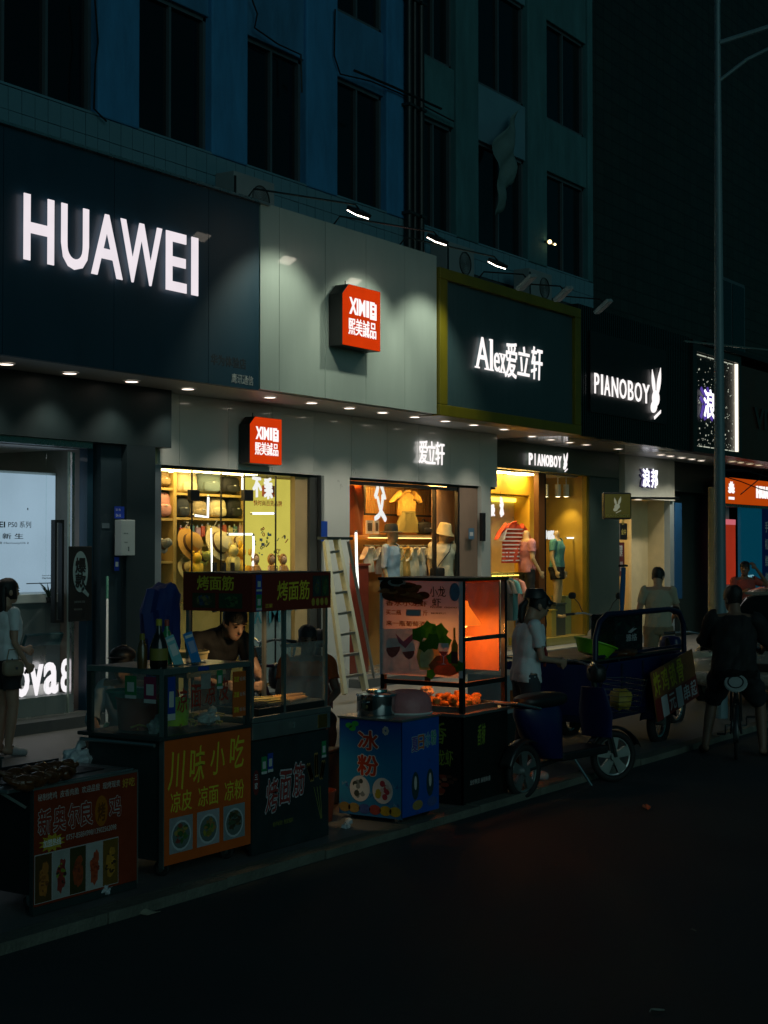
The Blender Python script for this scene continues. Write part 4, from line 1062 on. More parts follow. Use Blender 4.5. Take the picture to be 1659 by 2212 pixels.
mb.build('body', mat('denim', (.34, .30, .10), .8), sk, True); MB().loft([((0, 0, h), (w * .3, 0, 0), (0, .075, 0)), ((0, 0, h + .03), (w * .3, 0, 0), (0, .075, 0))], 28).build('waistband', _mats['denim'], sk, True)
ws = thing('wall_shelf', 'lit wooden wall shelf under the wire grid', 'shelf', (18.9, 12.6, 1.5)); z = at(860, 1156, 12.5).z - 1.5
m = rect(786, 944, 1150, 1160, 12.5)
MB().box(m[0] - 18.9, m[1] - 18.9, -.2, .2, z - .04, z).build('board', mat('shelf_lit', (.68, .48, .20), .5), ws)
MB().box(m[0] - 18.9, m[1] - 18.9, -.19, -.17, z - .05, z - .041).build('light_strip', glow('strip_amber', (1, .62, .18), 5), ws)
MB().tube([(m[0] - 18.9, -.1, z - .16), (m[1] - 18.9, -.1, z - .16)], .014, 8).build('rail', M_steel, ws, True)
bag('black leather bag at the end of the wooden wall shelf', 913, 940, 1126, 1153, (.012, .010, .010), 12.42, 'handbag')
for i, (u0, u1) in enumerate(((792, 806), (809, 819))):
    a, b, c, d = rect(u0, u1, 1124, 1153, 12.5); t = thing('picture_frame', ('larger', 'smaller')[i] + ' framed photo standing on the wooden wall shelf', 'picture frame', (a, 12.5, c))
    MB().box(0, b - a, 0, .02, 0, d - c).build('frame', M_plainw, t); MB().box(.03, b - a - .03, -.002, 0, .04, d - c - .04).build('picture', mat('photo_dark', (.12, .10, .08), .4, var=.6, vs=20), t)
reflected('tall white neon stroke in the clothes shop window', '父', 808, 832, 1048, 1126, 12.12, .02)
reflected_tube('tall slanted white tube reflection behind the ladder', [(769, 1148), (770, 1200), (773, 1276)], 12.1, .018)
ob = thing('hanging_banner', 'bright orange banner hanging at the edge of the clothes shop window', 'banner', at(754, 1155, 12.25))
a, b, c, d = rect(754, 788, 1054, 1160, 12.25)
MB().sheet(lambda u, v: Vector(((b - a) * u * (1 - .25 * v * v), .04 * math.sin(u * 8 + v * 3), (d - c) * v)), 12, 14).build('cloth', mat('orange_cloth', (.75, .13, .01), .8, emit=(1, .18, .01), es=.0), ob, True, thick=.004)
tone = [((.70, .62, .45), 'ivory'), ((.72, .60, .32), 'straw yellow'), ((.62, .63, .60), 'white'), ((.70, .40, .10), 'mustard'), ((.16, .10, .05), 'dark brown')]
for i, (u, w_, vb) in enumerate(((800, 18, 1236), (826, 16, 1240), (846, 14, 1238), (862, 14, 1245), (878, 14, 1243), (898, 20, 1246), (914, 20, 1246))):
    cl, nm = tone[(i * 2) % 5]
    garment('%s top hanging %s on the clothes rail' % (nm, ('first', 'second', 'third', 'fourth', 'fifth', 'sixth', 'last')[i]), u - w_, u + w_ * .6, 1184, vb, 12.45 - .02 * (i % 3), mat('cloth_' + nm.replace(' ', '_'), cl, .8), 'blouse', name='rail_blouse', group='tops on the clothes rail')
rb = thing('display_box', 'dark red display box at the bottom of the clothes shop window', 'box', (0, 0, 0)); a, b, c, d = rect(756, 797, 1222, 1330, 12.2)
MB().box(a, b, 12.2, 12.6, .2, d).build('box', mat('maroon', (.28, .04, .02), .4), rb, bevel=.01)
MB().box(a - .02, b + .02, 12.18, 12.62, d, d + .03).build('lid', mat('maroon2', (.36, .06, .03), .4), rb)
M_manskin = mat('mannequin', (.62, .42, .20), .35, var=.05)
def mannequin(label, u, vtop, y, rz, clothes, pose=None, scale=1., head=False, skin=None, ztop=1.46):
    p = at(u, vtop, y); t = thing('mannequin', label, 'mannequin', (p.x, y, p.z - ztop * scale), rz)
    figure(t, pose, scale, voxel=.014, skin=skin or M_manskin, clothes=clothes, hair=None, head=head, features=False, grip=.2)
    return t
W_ = lambda n, c, r=.8: mat(n, c, r, var=.1, bump=.25, bs=18)
t = mannequin('mannequin in a white puff sleeve top and cream bucket hat with a black shoulder bag', 957, 1140, 12.2, R(-35), [('top', W_('ivory_top', (.72, .65, .48)), {'torso': (.05, .97), 'arm': (0, .75)}, .022), ('trousers', W_('khaki', (.35, .28, .14)), LONGP, .014)], dict(face=(.5, -.8, -.25)), .98, True, ztop=1.68)
MB().lathe([(.165, -.035), (.16, -.02), (.115, .04), (.10, .12), (.085, .145), (.001, .155)], (.01, -.02, 1.575), 22, (.15, -.15, 1)).build('bucket_hat', W_('bucket', (.62, .50, .25)), t, True)
MB().tube([(.13, -.02, 1.42), (.05, -.14, 1.28), (-.12, -.14, 1.08), (-.16, -.10, 1.0)], .008, 6).build('bag_strap', M_black, t)
MB().blob((-.17, -.16, .95), .12, .05, .085, .5).build('shoulder_bag', M_black, t, True)
t = mannequin('mannequin in a pale blue shirt and dark brimmed hat in the clothes shop window', 845, 1143, 12.28, R(10), [('shirt', W_('sky_shirt', (.38, .50, .62)), {'torso': (.05, .97), 'arm': (0, 1)}, .02), ('skirt', W_('gold_skirt', (.6, .45, .15)), LONGP, .02)], None, .97, True, ztop=1.68)
MB().lathe([(.18, 1.58), (.17, 1.59), (.105, 1.60), (.10, 1.68), (.08, 1.71), (.001, 1.715)], n=22).build('brimmed_hat', W_('dark_hat', (.03, .03, .025)), t, True)
for i, (x, y) in enumerate(((18.2, 12.35), (19.4, 12.35), (20.1, 12.2), (18.8, 12.6))): ceil_lamp(x, y, 2.955, .5, .2, M_warmer, 'amber ceiling panel in the clothes shop, %s' % ('over the neon stroke', 'over the blouse', 'over the bucket hat', 'at the back')[i])
p = sticker('small blue photo notice on the metal column of the clothes shop', 1012, 1024, 1141, 1165, 11.955, (.10, .2, .3)); 
p = sticker('blue notice on the metal column beside the ladder', 693, 707, 1126, 1170, 11.955, (.01, .06, .35), white=False)

# ---------------- menswear shop (rabbit emblem)
ps = shop('menswear_shop', 'golden lit menswear shop with polo shirts in its tall window', 22.6, 26.45, YB, .2, 3.34, 2.0, mat('pb_wall', (.60, .36, .035), .5), M_sfloor, M_white)
MB().box(22.0, 27.68, YB - .1, YB + .1, 3.36, 3.836).build('fascia', mat('pb_fascia', (.05, .085, .06), .4), ps)
MB().box(22.0, 22.55, YB - .02, YB + .2, 0, 3.36).build('end_column', mat('pb_col', (.03, .05, .045), .45), ps)
MB().box(26.46, 27.8, YB - .05, YB + .2, 0, 3.36).build('column', mat('pb_col2', (.055, .085, .075), .45), ps)
j0, j1 = ux(1164, 1150, YB), ux(1177, 1150, YB)
MB().box(j0, j1, YB, YB + .1, .2, 3.34).build('brown_jamb', mat('pb_jamb', (.13, .045, .008), .5), ps)
MB().box(22.4, 27.8, YB - .45, YB, 0, .2).build('step', mat('pb_step', (.33, .34, .30), .5), ps)
pane(ps, j1, ux(1270, 1150, YB), .2, 3.33, YB + .01)
MB().box(ux(1178, 1150, YB) - .006, ux(1178, 1150, YB) + .012, YB - .01, YB + .03, .2, 3.33).build('glass_edge', M_black, ps)
MB().box(ux(1266, 1150, YB), ux(1272, 1150, YB), YB - .02, YB + .08, .2, 3.36).build('frame_post', mat('gold_post', (.25, .18, .02), .4, .4), ps)
MB().box(j1, 26.4, YB + .9, YB + .96, .2, 3.33).build('window_back', mat('ochre', (.48, .28, .03), .5), ps)
MB().box(j1, 26.4, YB + .02, YB + .9, .2, .34).build('window_floor', mat('ochre_floor', (.60, .42, .07), .5), ps)
# niche in the back
yn = YB + .45
a, b, c, d = rect(1040, 1142, 1072, 1250, yn)
MB().box(a - .5, b, yn + .3, yn + .35, .2, d).build('niche_back', mat('niche', (.60, .50, .30), .6), ps)
MB().box(a - .5, b, yn, yn + .3, d, d + .04).build('niche_head', mat('niche_head', (.6, .42, .02), .5), ps)
MB().box(a - .5, b, yn + .26, yn + .3, d - .08, d - .01).build('niche_strip', glow('niche_strip', (1, .78, .08), 3.2), ps)
MB().box(b, ux(1164, 1150, yn), yn - .02, yn + .35, .2, 3.33).build('niche_side', mat('ochre2', (.58, .33, .03), .5), ps)
MB().box(a - .5, b, yn - .02, yn + .32, d + .04, 3.33).build('niche_top', _mats['ochre2'], ps)
z = at(1100, 1236, yn).z
MB().box(a - .5, b, yn - .05, yn + .3, z - .05, z).build('niche_shelf', mat('niche_shelf', (.7, .52, .1), .5), ps)
MB().box(a - .5, b, yn - .03, yn - .01, z - .065, z - .052).build('shelf_strip', glow('shelf_strip', (1, .7, .1), 4), ps)
t, w, h, bw = garment('red and white striped polo shirt hanging in the golden niche', 1071, 1144, 1126, 1216, yn - .1, mat('polo_red', (.62, .07, .02), .8), 'polo shirt', name='polo_shirt')
M_wstripe = mat('white_stripe', (.75, .68, .6), .8)
for i in range(9):
    q = (.05 + i * .098) * h * .95; k = (1.0 - .06 * q / h)
    MB().loft([((0, 0, q), (bw / 2 * k * 1.02 + .012, 0, 0), (0, .066, 0)), ((0, 0, q + .022), (bw / 2 * k * 1.02 + .012, 0, 0), (0, .066, 0))], 30).build('stripe', M_wstripe, t, True)
for i in range(3):
    for s in (-1, 1):
        f_ = .3 + .3 * i; MB().loft([((s * (bw * .40 + (w * .07) * f_), 0, h * (.86 - .28 * f_) - .012), (0, .057, 0), (.052, 0, .07 - .04 * f_)), ((s * (bw * .40 + (w * .07) * f_ + .012), 0, h * (.86 - .28 * f_) - .03), (0, .057, 0), (.052, 0, .066 - .04 * f_))], 14).build('sleeve_stripe', M_wstripe, t, True)
for i, (u, cl, nm) in enumerate(((1062, (.55, .5, .4), 'beige'), (1074, (.02, .02, .025), 'black'), (1086, (.10, .10, .09), 'charcoal'), (1097, (.05, .20, .22), 'teal'), (1109, (.50, .22, .18), 'dusty pink'))):
    g = thing('rail_garment', '%s polo seen edge on along the rail under the niche' % nm, 'garment', at(u, 1340, yn - .3), group='garments on the niche rail')
    hh = at(u, 1246, yn - .3).z - g.location.z
    MB().loft([((0, 0, hh * q), (.05, 0, 0), (0, .2 * (1 - .5 * (q > .8)), 0)) for q in (0, .3, .6, .85, .97)], 16).build('body', mat('rail_' + nm.replace(' ', '_'), cl, .8), g, True)
    MB().loft([((.0, -.17, hh * .9), (.06, 0, 0), (0, .05, .03)), ((-.02, -.24, hh * .62), (.06, 0, 0), (0, .06, 0))], 12).build('sleeve', _mats['rail_' + nm.replace(' ', '_')], g, True)
    MB().tube([(0, 0, hh * .95), (0, 0, hh * 1.06), (.03, 0, hh * 1.08)], .006, 6).build('hanger', M_steel, g)
mannequin('headless mannequin in a pink polo and dark trousers in the golden shop', 1138, 1160, YB + .2, R(60), [('polo', W_('pink_polo', (.55, .24, .24)), TEE, .02), ('trousers', W_('dark_trouser', (.02, .022, .02)), LONGP, .014)], dict(wrL=(-.24, -.10, .9), wrR=(.24, -.1, .9)), 1.06, ztop=1.47)
tq = mannequin('headless mannequin in a teal and white polo behind the tall window', 1203, 1160, YB + .32, R(10), [('polo', W_('teal_polo', (.10, .30, .28)), TEE, .02), ('shorts', W_('black_short', (.012, .012, .014)), {'thigh': (0, .5), 'torso': (0, .17)}, .03)], None, 1.04, ztop=1.47)
MB().loft([((0, -.005, 1.35), (.172, 0, 0), (0, .125, 0)), ((0, -.005, 1.29), (.178, 0, 0), (0, .128, 0))], 24, cap=False).build('white_band', M_wstripe, tq, True)
for i, (u0, u1, v0, cl, nm) in enumerate(((1192, 1202, 1320, (.62, .45, .08), 'yellow'), (1201, 1222, 1306, (.09, .11, .09), 'dark grey'), (1222, 1240, 1290, (.30, .36, .16), 'olive'))):
    a, b, c, d = rect(u0, u1, v0, 1384, YB + .15 + .1 * i); t = thing('display_plinth', nm + ' display plinth on the golden window floor', 'plinth', ((a + b) / 2, YB + .15 + .1 * i, .34), group='plinths in the golden window')
    MB().box(-(b - a) / 2, (b - a) / 2, 0, .3, 0, d - .34).build('block', mat('plinth_' + nm.replace(' ', '_'), cl, .5), t, bevel=.01); MB().box(-(b - a) / 2 - .015, (b - a) / 2 + .015, -.015, .315, d - .338, d - .31).build('slab_top', mat('plinth_' + nm.replace(' ', '_'), cl, .5), t)
for i, u in enumerate((1178, 1205, 1223, 1242)):
    p = at(u, 1058, YB + .35); t = thing('track_light', '%s white track spotlight in the golden window' % ('first', 'second', 'third', 'fourth')[i], 'spotlight', p, group='track spotlights in the golden window')
    MB().tube([(0, 0, -.13), (0, 0, .1)], .055, 14).build('can', M_white, t, True); MB().tube([(0, 0, .1), (0, 0, .3)], .012, 6).build('stem', M_white, t)
    MB().lathe([(.045, -.135), (.001, -.136)], n=14).build('lamp_face', M_cream, t)
    L = bpy.data.lights.new('track_beam', 'SPOT'); L.energy = 22; L.spot_size = R(95); L.spot_blend = .6; L.color = (1, .75, .38); L.shadow_soft_size = .05
    lo = bpy.data.objects.new('track_beam', L); C.objects.link(lo); lo.parent = t; lo.location = (0, 0, -.16)
fl = thing('flower_vase', 'pale lilies in a vase beside the brown jamb', 'flowers', at(1175, 1318, YB + .08))
MB().lathe([(.04, -.35), (.06, -.25), (.035, -.05), (.045, 0)], n=14).build('vase', M_darksteel, fl, True)
for i in range(9):
    t = i * 2.39; q = Vector((math.cos(t) * .12, math.sin(t) * .08, .05 + .12 * rnd.random())); 
    fo = MB(); 
    for k in range(5):
        a_ = k * 1.257; dv = Vector((math.cos(a_), math.sin(a_) * .6, .5)) * .06; fo.tube([q, q + dv * .6 + Vector((0, 0, .02)), q + dv], [.004, .016, .002], 6)
    fo.build('blossom', mat('lily', (.65, .52, .48), .6), fl, True)
    MB().tube([(0, 0, -.05), q], .004, 5).build('stem', mat('stem', (.06, .14, .04), .6), fl)
for i, (x, y) in enumerate(((23.4, YB + .35), (24.4, YB + .3))): ceil_lamp(x, y, 3.33, .7, .3, M_gold, 'cream ceiling panel in the golden menswear shop, %s' % ('at the entrance', 'at the back')[i])
lt_ = thing('fascia_lettering', 'white lit PIANOBOY lettering with rabbit on the green fascia', 'lettering', (24, YB - .1, 3.4)); m_ = Matrix.Translation((-24, -(YB - .1), -3.4))
yl = YB - .15
b0, b1 = ux(1142, 990, yl), ux(1213, 990, yl)
for i, ch in enumerate('PIANOBOY'):
    s0 = b0 + (b1 - b0) * i / 8; text(ch, M_letter2, lt_, s0 + (.07 if ch == 'I' else .012), s0 + (b1 - b0) / 8 - (.07 if ch == 'I' else .012), 3.45, 3.66, YB - .145, .012, .03, m=m_, name='letter')
mb = MB(m_); bunny(mb, ux(1222, 995, yl), 3.38, .36, YB - .145, .012); mb.build('rabbit_emblem', M_letter2, lt_)
reflected('white neon character at the entrance edge of the golden shop', '设', 1057, 1067, 1090, 1114, YB + .25, .03)
reflected('white neon tick beside the neon character of the golden shop', '永', 1079, 1086, 1074, 1114, YB + .25, .04)
reflected('white neon figure near the teal mannequin', '10%', 1178, 1196, 1146, 1165, YB + .12, .03)
reflected_tube('short level white tube reflection in the golden window', [(1223, 1162), (1241, 1162)], YB + .3)
reflected_tube('short upright warm tube reflection in the golden window', [(1245, 1147), (1245, 1180)], YB + .3)
# hanging shop sign
bs = thing('hanging_sign', 'small square olive sign with a pale rabbit emblem hung by the shop column', 'sign', at(1332, 1122, 11.2)); o = bs.location
a, b, c, d = rect(1303, 1362, 1064, 1122, 11.2)
w, h = .52 * 1.02, d - c
rzm = Matrix.Rotation(R(-46), 4, 'Z')
MB(rzm).box(-w / 2, w / 2, -.05, .05, 0, h).build('case', M_darksteel, bs, bevel=.03)
MB(rzm).box(-w / 2 + .03, w / 2 - .03, -.056, -.05, .03, h - .03).build('face', mat('olive_face', (.17, .125, .006), .45, emit=(.2, .15, .0), es=.10), bs)
mb = MB(rzm); bunny(mb, 0, h * .22, h * .64, -.057, .004); mb.build('rabbit_emblem', mat('pale_emblem', (.62, .60, .42), .5, emit=(.6, .58, .4), es=.22), bs)
text('PIANOBOY', mat('gold_letter', (.35, .28, .05), .5), bs, -w * .40, w * .40, h * .09, h * .19, -.057, .003, .02, m=rzm)
MB(rzm).tube([(w / 2, 0, h * .8), (w / 2 + .9, .0, h * .8)], .02, 8).build('bracket', M_darksteel, bs)

# ---------------- cream shop
ks = shop('cream_shop', 'plain cream walled shop entrance next to the golden window', 27.85, 30.25, YB, .2, 3.0, 2.2, mat('cream_wall', (.62, .50, .28), .6), M_sfloor, M_white)
MB().box(27.85, 30.4, YB - .15, YB + .1, 2.98, 3.838).build('fascia', mat('cream_fascia', (.52, .53, .46), .45), ks)
MB().box(27.86, ux(1344, 1200, YB), YB + .2, YB + .3, .2, 3.0).build('side_panel', mat('cream_side', (.60, .50, .32), .6), ks)
MB().box(ux(1357, 1200, YB), ux(1363, 1200, YB), YB + .3, YB + .36, .2, 2.98).build('door_post', M_steel, ks)
MB().box(ux(1364, 1200, YB + .4), ux(1432, 1200, YB + .4), YB + .4, YB + .46, .2, 2.98).build('cream_panel', mat('cream_panel_wall', (.68, .56, .32), .6), ks)
MB().box(ux(1438, 1200, YB), ux(1447, 1200, YB), YB - .1, YB + .1, .05, 2.98).build('side_post', mat('cool_post', (.28, .33, .34), .5), ks)
MB().box(ux(1447, 1200, YB), ux(1462, 1200, YB), YB - .12, YB + .1, .9, 2.95).build('blue_banner', mat('blue_banner', (.015, .09, .22), .5, var=.4), ks)
for i, u in enumerate((1350, 1373)):
    p = at(u, 1074, YB + .1); t = thing('downlight', 'small downlight under the cream fascia, %s' % ('at the plaque', 'over the cream panel')[i], 'downlight', (p.x, YB + .05, 2.975), group='downlights under the cream fascia')
    MB().lathe([(.1, 0), (.1, -.012), (.085, -.014)], n=16, cap=False).build('ring', M_white, t); MB().lathe([(.085, -.008), (.02, -.01)], n=16).build('face', M_down, t)
ft2 = thing('fascia_lettering', 'two white lit characters with violet shadows on the cream fascia', 'lettering', (28.5, YB - .15, 3.2)); m_ = Matrix.Translation((-28.5, -(YB - .15), -3.2))
for ch, (u0, u1) in zip('浪邦', ((1386, 1401), (1405, 1418))):
    a_, b_ = ux(u0, 1035, YB - .2), ux(u1, 1035, YB - .2)
    text(ch, _mats['cool_letter'], ft2, a_, b_, 3.22, 3.60, YB - .22, .012, .012, m=m_, name='letter'); text(ch, mat('violet_side', (.10, .07, .25), .5), ft2, a_ - .03, b_ - .02, 3.21, 3.60, YB - .152, .04, .012, m=m_, name='letter_back')
pq = thing('plaque', 'small black plaque with a white glowing edge by the cream doorway', 'plaque', at(1327, 1166, YB + .1)); a, b, c, d = rect(1327, 1347, 1130, 1166, YB + .1)
MB().box(0, .12, -.02, .1, -.02, d - c + .02).build('edge_light', glow('plaque_edge', (1, .95, .8), 3), pq); MB().box(.1, b - a, -.08, -.02, 0, d - c).build('face', M_black, pq); text('营', mat('gold', (.5, .4, .1), .4), pq, .18, .3, .3, .45, -.08, .004, .02); text('业中', _mats['gold'], pq, .16, .38, .1, .22, -.08, .004, .02)
p2_ = thing('plaque', 'dark maroon hanging plaque below the glowing black plaque', 'plaque', at(1330, 1245, YB + .1)); a, b, c, d = rect(1330, 1344, 1172, 1245, YB + .1)
MB().box(0, b - a, -.05, 0, 0, d - c).build('board', mat('maroon3', (.16, .03, .03), .5), p2_); text('招聘', M_plainw, p2_, .06, .22, .4, .62, -.05, .003, .01); text('店员', M_plainw, p2_, .1, .22, .1, .3, -.05, .003)
for i, (x, y) in enumerate(((28.6, YB + .9), (29.4, YB + 1.6))): ceil_lamp(x, y, 2.99, .6, .3, M_cream, 'cream ceiling panel in the cream shop, %s' % ('near the door', 'at the back')[i])

# ---------------- shuttered gap and the orange phone shop
gs = thing('shuttered_front', 'dark shuttered doorway between the cream shop and the lamp post', 'shop', (31.5, YB, 0))
m_ = Matrix.Translation((-31.5, -YB, 0))
MB(m_).box(30.42, 33.4, YB + .2, YB + .3, .05, 3.838).build('dark_wall', mat('gap_wall', (.014, .028, .024), .7), gs)
MB(m_).box(30.42, 33.4, YB - .05, YB + .18, 3.2, 3.838).build('shutter_box', mat('gap_box', (.02, .03, .028), .5), gs)
for i in range(26): MB(m_).box(30.6, 31.3, YB + .15, YB + .198, .08 + .12 * i, .19 + .12 * i).build('slat', mat('gap_slat', (.02, .025, .022), .5), gs)
cp = thing('concrete_pole', 'old stained concrete pole just behind the lamp post', 'pole', at(1541, 1400, 10.6) * 1)
cp.location.z = .05
MB().tube([(0, 0, 0), (0, 0, 3.1)], [.10, .085], 16).build('shaft', mat('old_concrete', (.22, .20, .12), .9, var=.5, vs=5, bump=.5, bs=20), cp, True)
MB().box(-.07, .09, -.14, -.10, 1.6, 2.1).build('notice', mat('old_notice', (.25, .25, .22), .7, var=.4, vs=12), cp); MB().box(-.06, .10, -.145, -.11, 2.2, 2.5).build('notice', _mats['old_notice'], cp)
of = thing('orange_shop', 'orange fronted phone shop with a blue wall beyond the lamp post', 'shop', (34, YA, 0)); m_ = Matrix.Translation((-34, -YA, 0))
M_orange = glow('orange_box', (.72, .085, .004), .55, .12, 1)
MB(m_).box(32.2, 37.5, YA + .012, YA + .3, 2.96, 3.56).build('fascia_case', M_black, of); MB(m_).box(32.21, 37.5, YA, YA + .011, 2.97, 3.55).build('light_fascia', M_orange, of)
MB(m_).box(32.18, 37.5, YA - .02, YA + .3, 2.9, 2.955).build('lower_trim', M_steel, of)
for ch, (u0, u1) in zip('HUAWEI', ((1633, 1641), (1643, 1650), (1651, 1659), (1659, 1671), (1673, 1680), (1682, 1685))): text(ch, M_letter2, of, ux(u0, 1060, YA), ux(u1, 1060, YA), 3.14, 3.42, YA - .002, .03, .04, m=m_, name='letter')
mb = MB(m_); cx, cz = ux(1579, 1050, YA), 3.22
for i in range(8):
    t = R(-168 + i * 156 / 7 + 180 - 12 + 0) if False else R(8 + i * 164 / 7); dx, dz = math.cos(t), math.sin(t); L_ = .16 + .06 * math.sin(t)
    n_ = 8; pl_ = []
    for k in range(n_ + 1): q = k / n_; pl_.append((cx + dx * (.03 + q * L_) - dz * .035 * math.sin(math.pi * q), cz + dz * (.03 + q * L_) + dx * .035 * math.sin(math.pi * q)))
    for k in range(n_, -1, -1): q = k / n_; pl_.append((cx + dx * (.03 + q * L_) + dz * .035 * math.sin(math.pi * q), cz + dz * (.03 + q * L_) - dx * .035 * math.sin(math.pi * q)))
    mb.prism(pl_[:n_] + pl_[n_ + 1:-1], YA - .02 - .001 * i, YA - .002)
mb.build('petal_emblem', M_letter2, of); text('HUAWEI', M_letter2, of, cx - .16, cx + .16, 3.06, 3.12, YA - .002, .02, .03, m=m_)
MB(m_).box(32.2, ux(1603, 1200, YA), YA + .3, YA + .4, .05, 2.9).build('white_wall', mat('far_white', (.55, .53, .48), .6), of)
a, b, c, d = rect(1566, 1588, 1122, 1262, YA + .25); MB(m_).box(a, b, YA + .24, YA + .29, c, d).build('red_poster', glow('red_poster', (.62, .05, .02), .45, .2, 2), of)
MB(m_).box(a, b, YA + .235, YA + .24, d - .12, d).build('poster_head', glow('poster_head', (.9, .2, .25), .6), of)
a, b, c, d = rect(1603, 1648, 1078, 1330, YA); MB(m_).box(a, b, YA + .02, YA + .1, c, 2.9).build('blue_wall', mat('blue_wall', (.006, .14, .24), .5, emit=(0, .2, .35), es=.12), of)
text('vivo', glow('vivo', (.35, .75, .85), .5), of, ux(1607, 1247, YA), ux(1630, 1247, YA), 1.28, 1.40, YA + .018, .01, 0, m=m_)
MB(m_).box(ux(1648, 1200, YA), 37.5, YA - .02, YA + .1, .05, 2.9).build('blue_banner', mat('blue_banner2', (.01, .03, .22), .5), of)
for i, z in enumerate((2.5, 2.1, 1.7, 1.3)): text('手机维修'[i], M_plainw, of, ux(1651, 1200, YA), ux(1657, 1200, YA), z - .15, z + .1, YA - .022, .003, .02, m=m_)
for i, u in enumerate((1582, 1600, 1620, 1640)):
    t = thing('downlight', 'downlight over the orange shop fascia, %s one' % ('first', 'second', 'third', 'fourth')[i], 'downlight', (at(u, 1020, 11.5).x, 11.5, 3.84), group='downlights over the orange fascia')
    MB().lathe([(.1, 0), (.1, -.012), (.085, -.014)], n=16, cap=False).build('ring', M_white, t); MB().lathe([(.085, -.008), (.02, -.01)], n=16).build('face', glow('orange_down', (1, .8, .5), 3), t)
for i, pts in enumerate(([(1566, 1030), (1600, 1040), (1640, 1056), (1672, 1064)], [(1566, 1015), (1600, 1014), (1659, 1030)], [(1600, 1068), (1640, 1035), (1650, 1012)])):
    t = MB().tube([at(u, v, 11.2 - .2 * i) for u, v in pts], .012, 5).build('cable', M_black); tag(t, ('slack black cable drooping across the orange fascia', 'black cable running level above the orange fascia', 'black cable rising steeply across the orange fascia')[i], 'cable')
# ================================================================ street food carts
M_cartdark = mat('cart_dark', (.016, .030, .030), .5, var=.25)
M_cartsteel = mat('cart_steel', (.34, .36, .35), .32, .8, var=.25, vs=6)
M_cartglass = glass('cart_glass', (.92, .95, .93), .06, haze=.07)
M_cartglass2 = glass('cart_plastic', (.88, .9, .88), .12, haze=.16)
M_yellow = mat('sign_yellow', (.62, .50, .03), .5)
M_outline = mat('sign_outline', (.62, .60, .62), .5)
M_signred = mat('sign_red', (.42, .035, .02), .5)
def caster(cart, x, y, r=.05, z=.05):
    w = MB().torus((x, y, z + r), r * .72, r * .28, axis=(1, .3, 0), n=18).build('caster', M_rubber, cart, True)
    MB().tube([(x - .012, y, z + r), (x + .012, y, z + r)], r * .45, 12).build('hub', M_steel, w)
    MB().box(x - .022, x + .022, y - .012, y + .012, z + r, z + r * 2.3).build('fork', M_steel, w)
def outlined(s, cart, x0, x1, z0, z1, y, inner, outer, b=.012, bo=.05, m=None, shear=0., wave=0.):
    text(s, outer, cart, x0, x1, z0, z1, y, .0010, bo, m=m, shear=shear, wave=wave)
    text(s, inner, cart, x0, x1, z0, z1, y - .0014, .0010, max(b * .8, .004), m=m, shear=shear, wave=wave)
def food_photo(cart, x0, x1, z0, z1, y, bgc, cols, m=None, bowl=True, seed=0):
    """a printed food picture: flat shapes a fraction of a millimetre apart"""
    r_ = random.Random(seed); w, h = x1 - x0, z1 - z0
    p = MB(m).box(x0, x1, y - .001, y, z0, z1).build('food_picture', mat('ph_%.2f_%.2f_%.2f' % bgc, tuple(c * .75 for c in bgc), .5, var=.35, vs=9), cart)
    cx, cz, rx, rz = x0 + w * .5, z0 + h * .47, w * .43, min(h * .43, w * .62)
    def put(nm, mt, px, pz, a, b, k):
        a = min(a, px - x0, x1 - px); b = min(b, pz - z0, z1 - pz)
        if a > .001 and b > .001: MB(m).prism([(px + a * q_ * math.cos(t_), pz + b * q_ * math.sin(t_)) for t_, q_ in [(2 * math.pi * i_ / 16, 1 if nm == 'dish' else r_.uniform(.62, 1)) for i_ in range(16)]], y - .0014 - .00006 * k, y - .001 - .00006 * k).build(nm, mt, p)
    if bowl:
        put('dish', mat('ph_bowl', (.46, .48, .50), .5), cx, cz, rx, rz, 0); put('dish', mat('ph_bowl_in', (.10, .13, .12), .5), cx, cz, rx * .88, rz * .86, 1)
    else:
        c0 = cols[0]; put('dish_piece', mat('food_%.2f_%.2f_%.2f' % c0, c0, .5, var=.6, vs=40), cx, cz - h * .05, rx * .8, h * .38, 1); put('dish_piece', mat('food_%.2f_%.2f_%.2f' % c0, c0, .5), cx + w * .1, cz + h * .22, rx * .5, h * .18, 2)
    for i in range(22):
        a, q = r_.random() * 6.28, r_.random() ** .6 * .62; cl = cols[i % len(cols)]; k_ = r_.uniform(.6, 1.25); cl = tuple(round(c * k_, 2) for c in cl)
        put('dish_piece', mat('food_%.2f_%.2f_%.2f' % cl, cl, .5, var=.5, vs=40), cx + math.cos(a) * q * rx, cz + math.sin(a) * q * (rz if bowl else h * .4) + (.1 * rz if bowl else 0), rx * r_.uniform(.14, .34), rx * r_.uniform(.10, .26), 3 + i)
def pay_sticker(cart, x0, x1, z0, z1, y, col, m=None):
    p = MB(m).box(x0, x1, y - .0015, y, z0, z1).build('payment_sticker', mat('pay_%.2f_%.2f_%.2f' % col, col, .5), cart)
    w, h = x1 - x0, z1 - z0
    MB(m).box(x0 + w * .2, x1 - w * .2, y - .0022, y - .0015, z0 + h * .3, z0 + h * .3 + min(h * .42, w * .9)).build('blank_patch', mat('pale_patch', (.5, .52, .5), .5), p)
    MB(m).box(x0, x1, y - .0022, y - .0015, z0, z0 + h * .15).build('white_strip', _mats['pale_patch'], p)
GREENP, BLUEP = (.01, .20, .07), (.01, .05, .30)

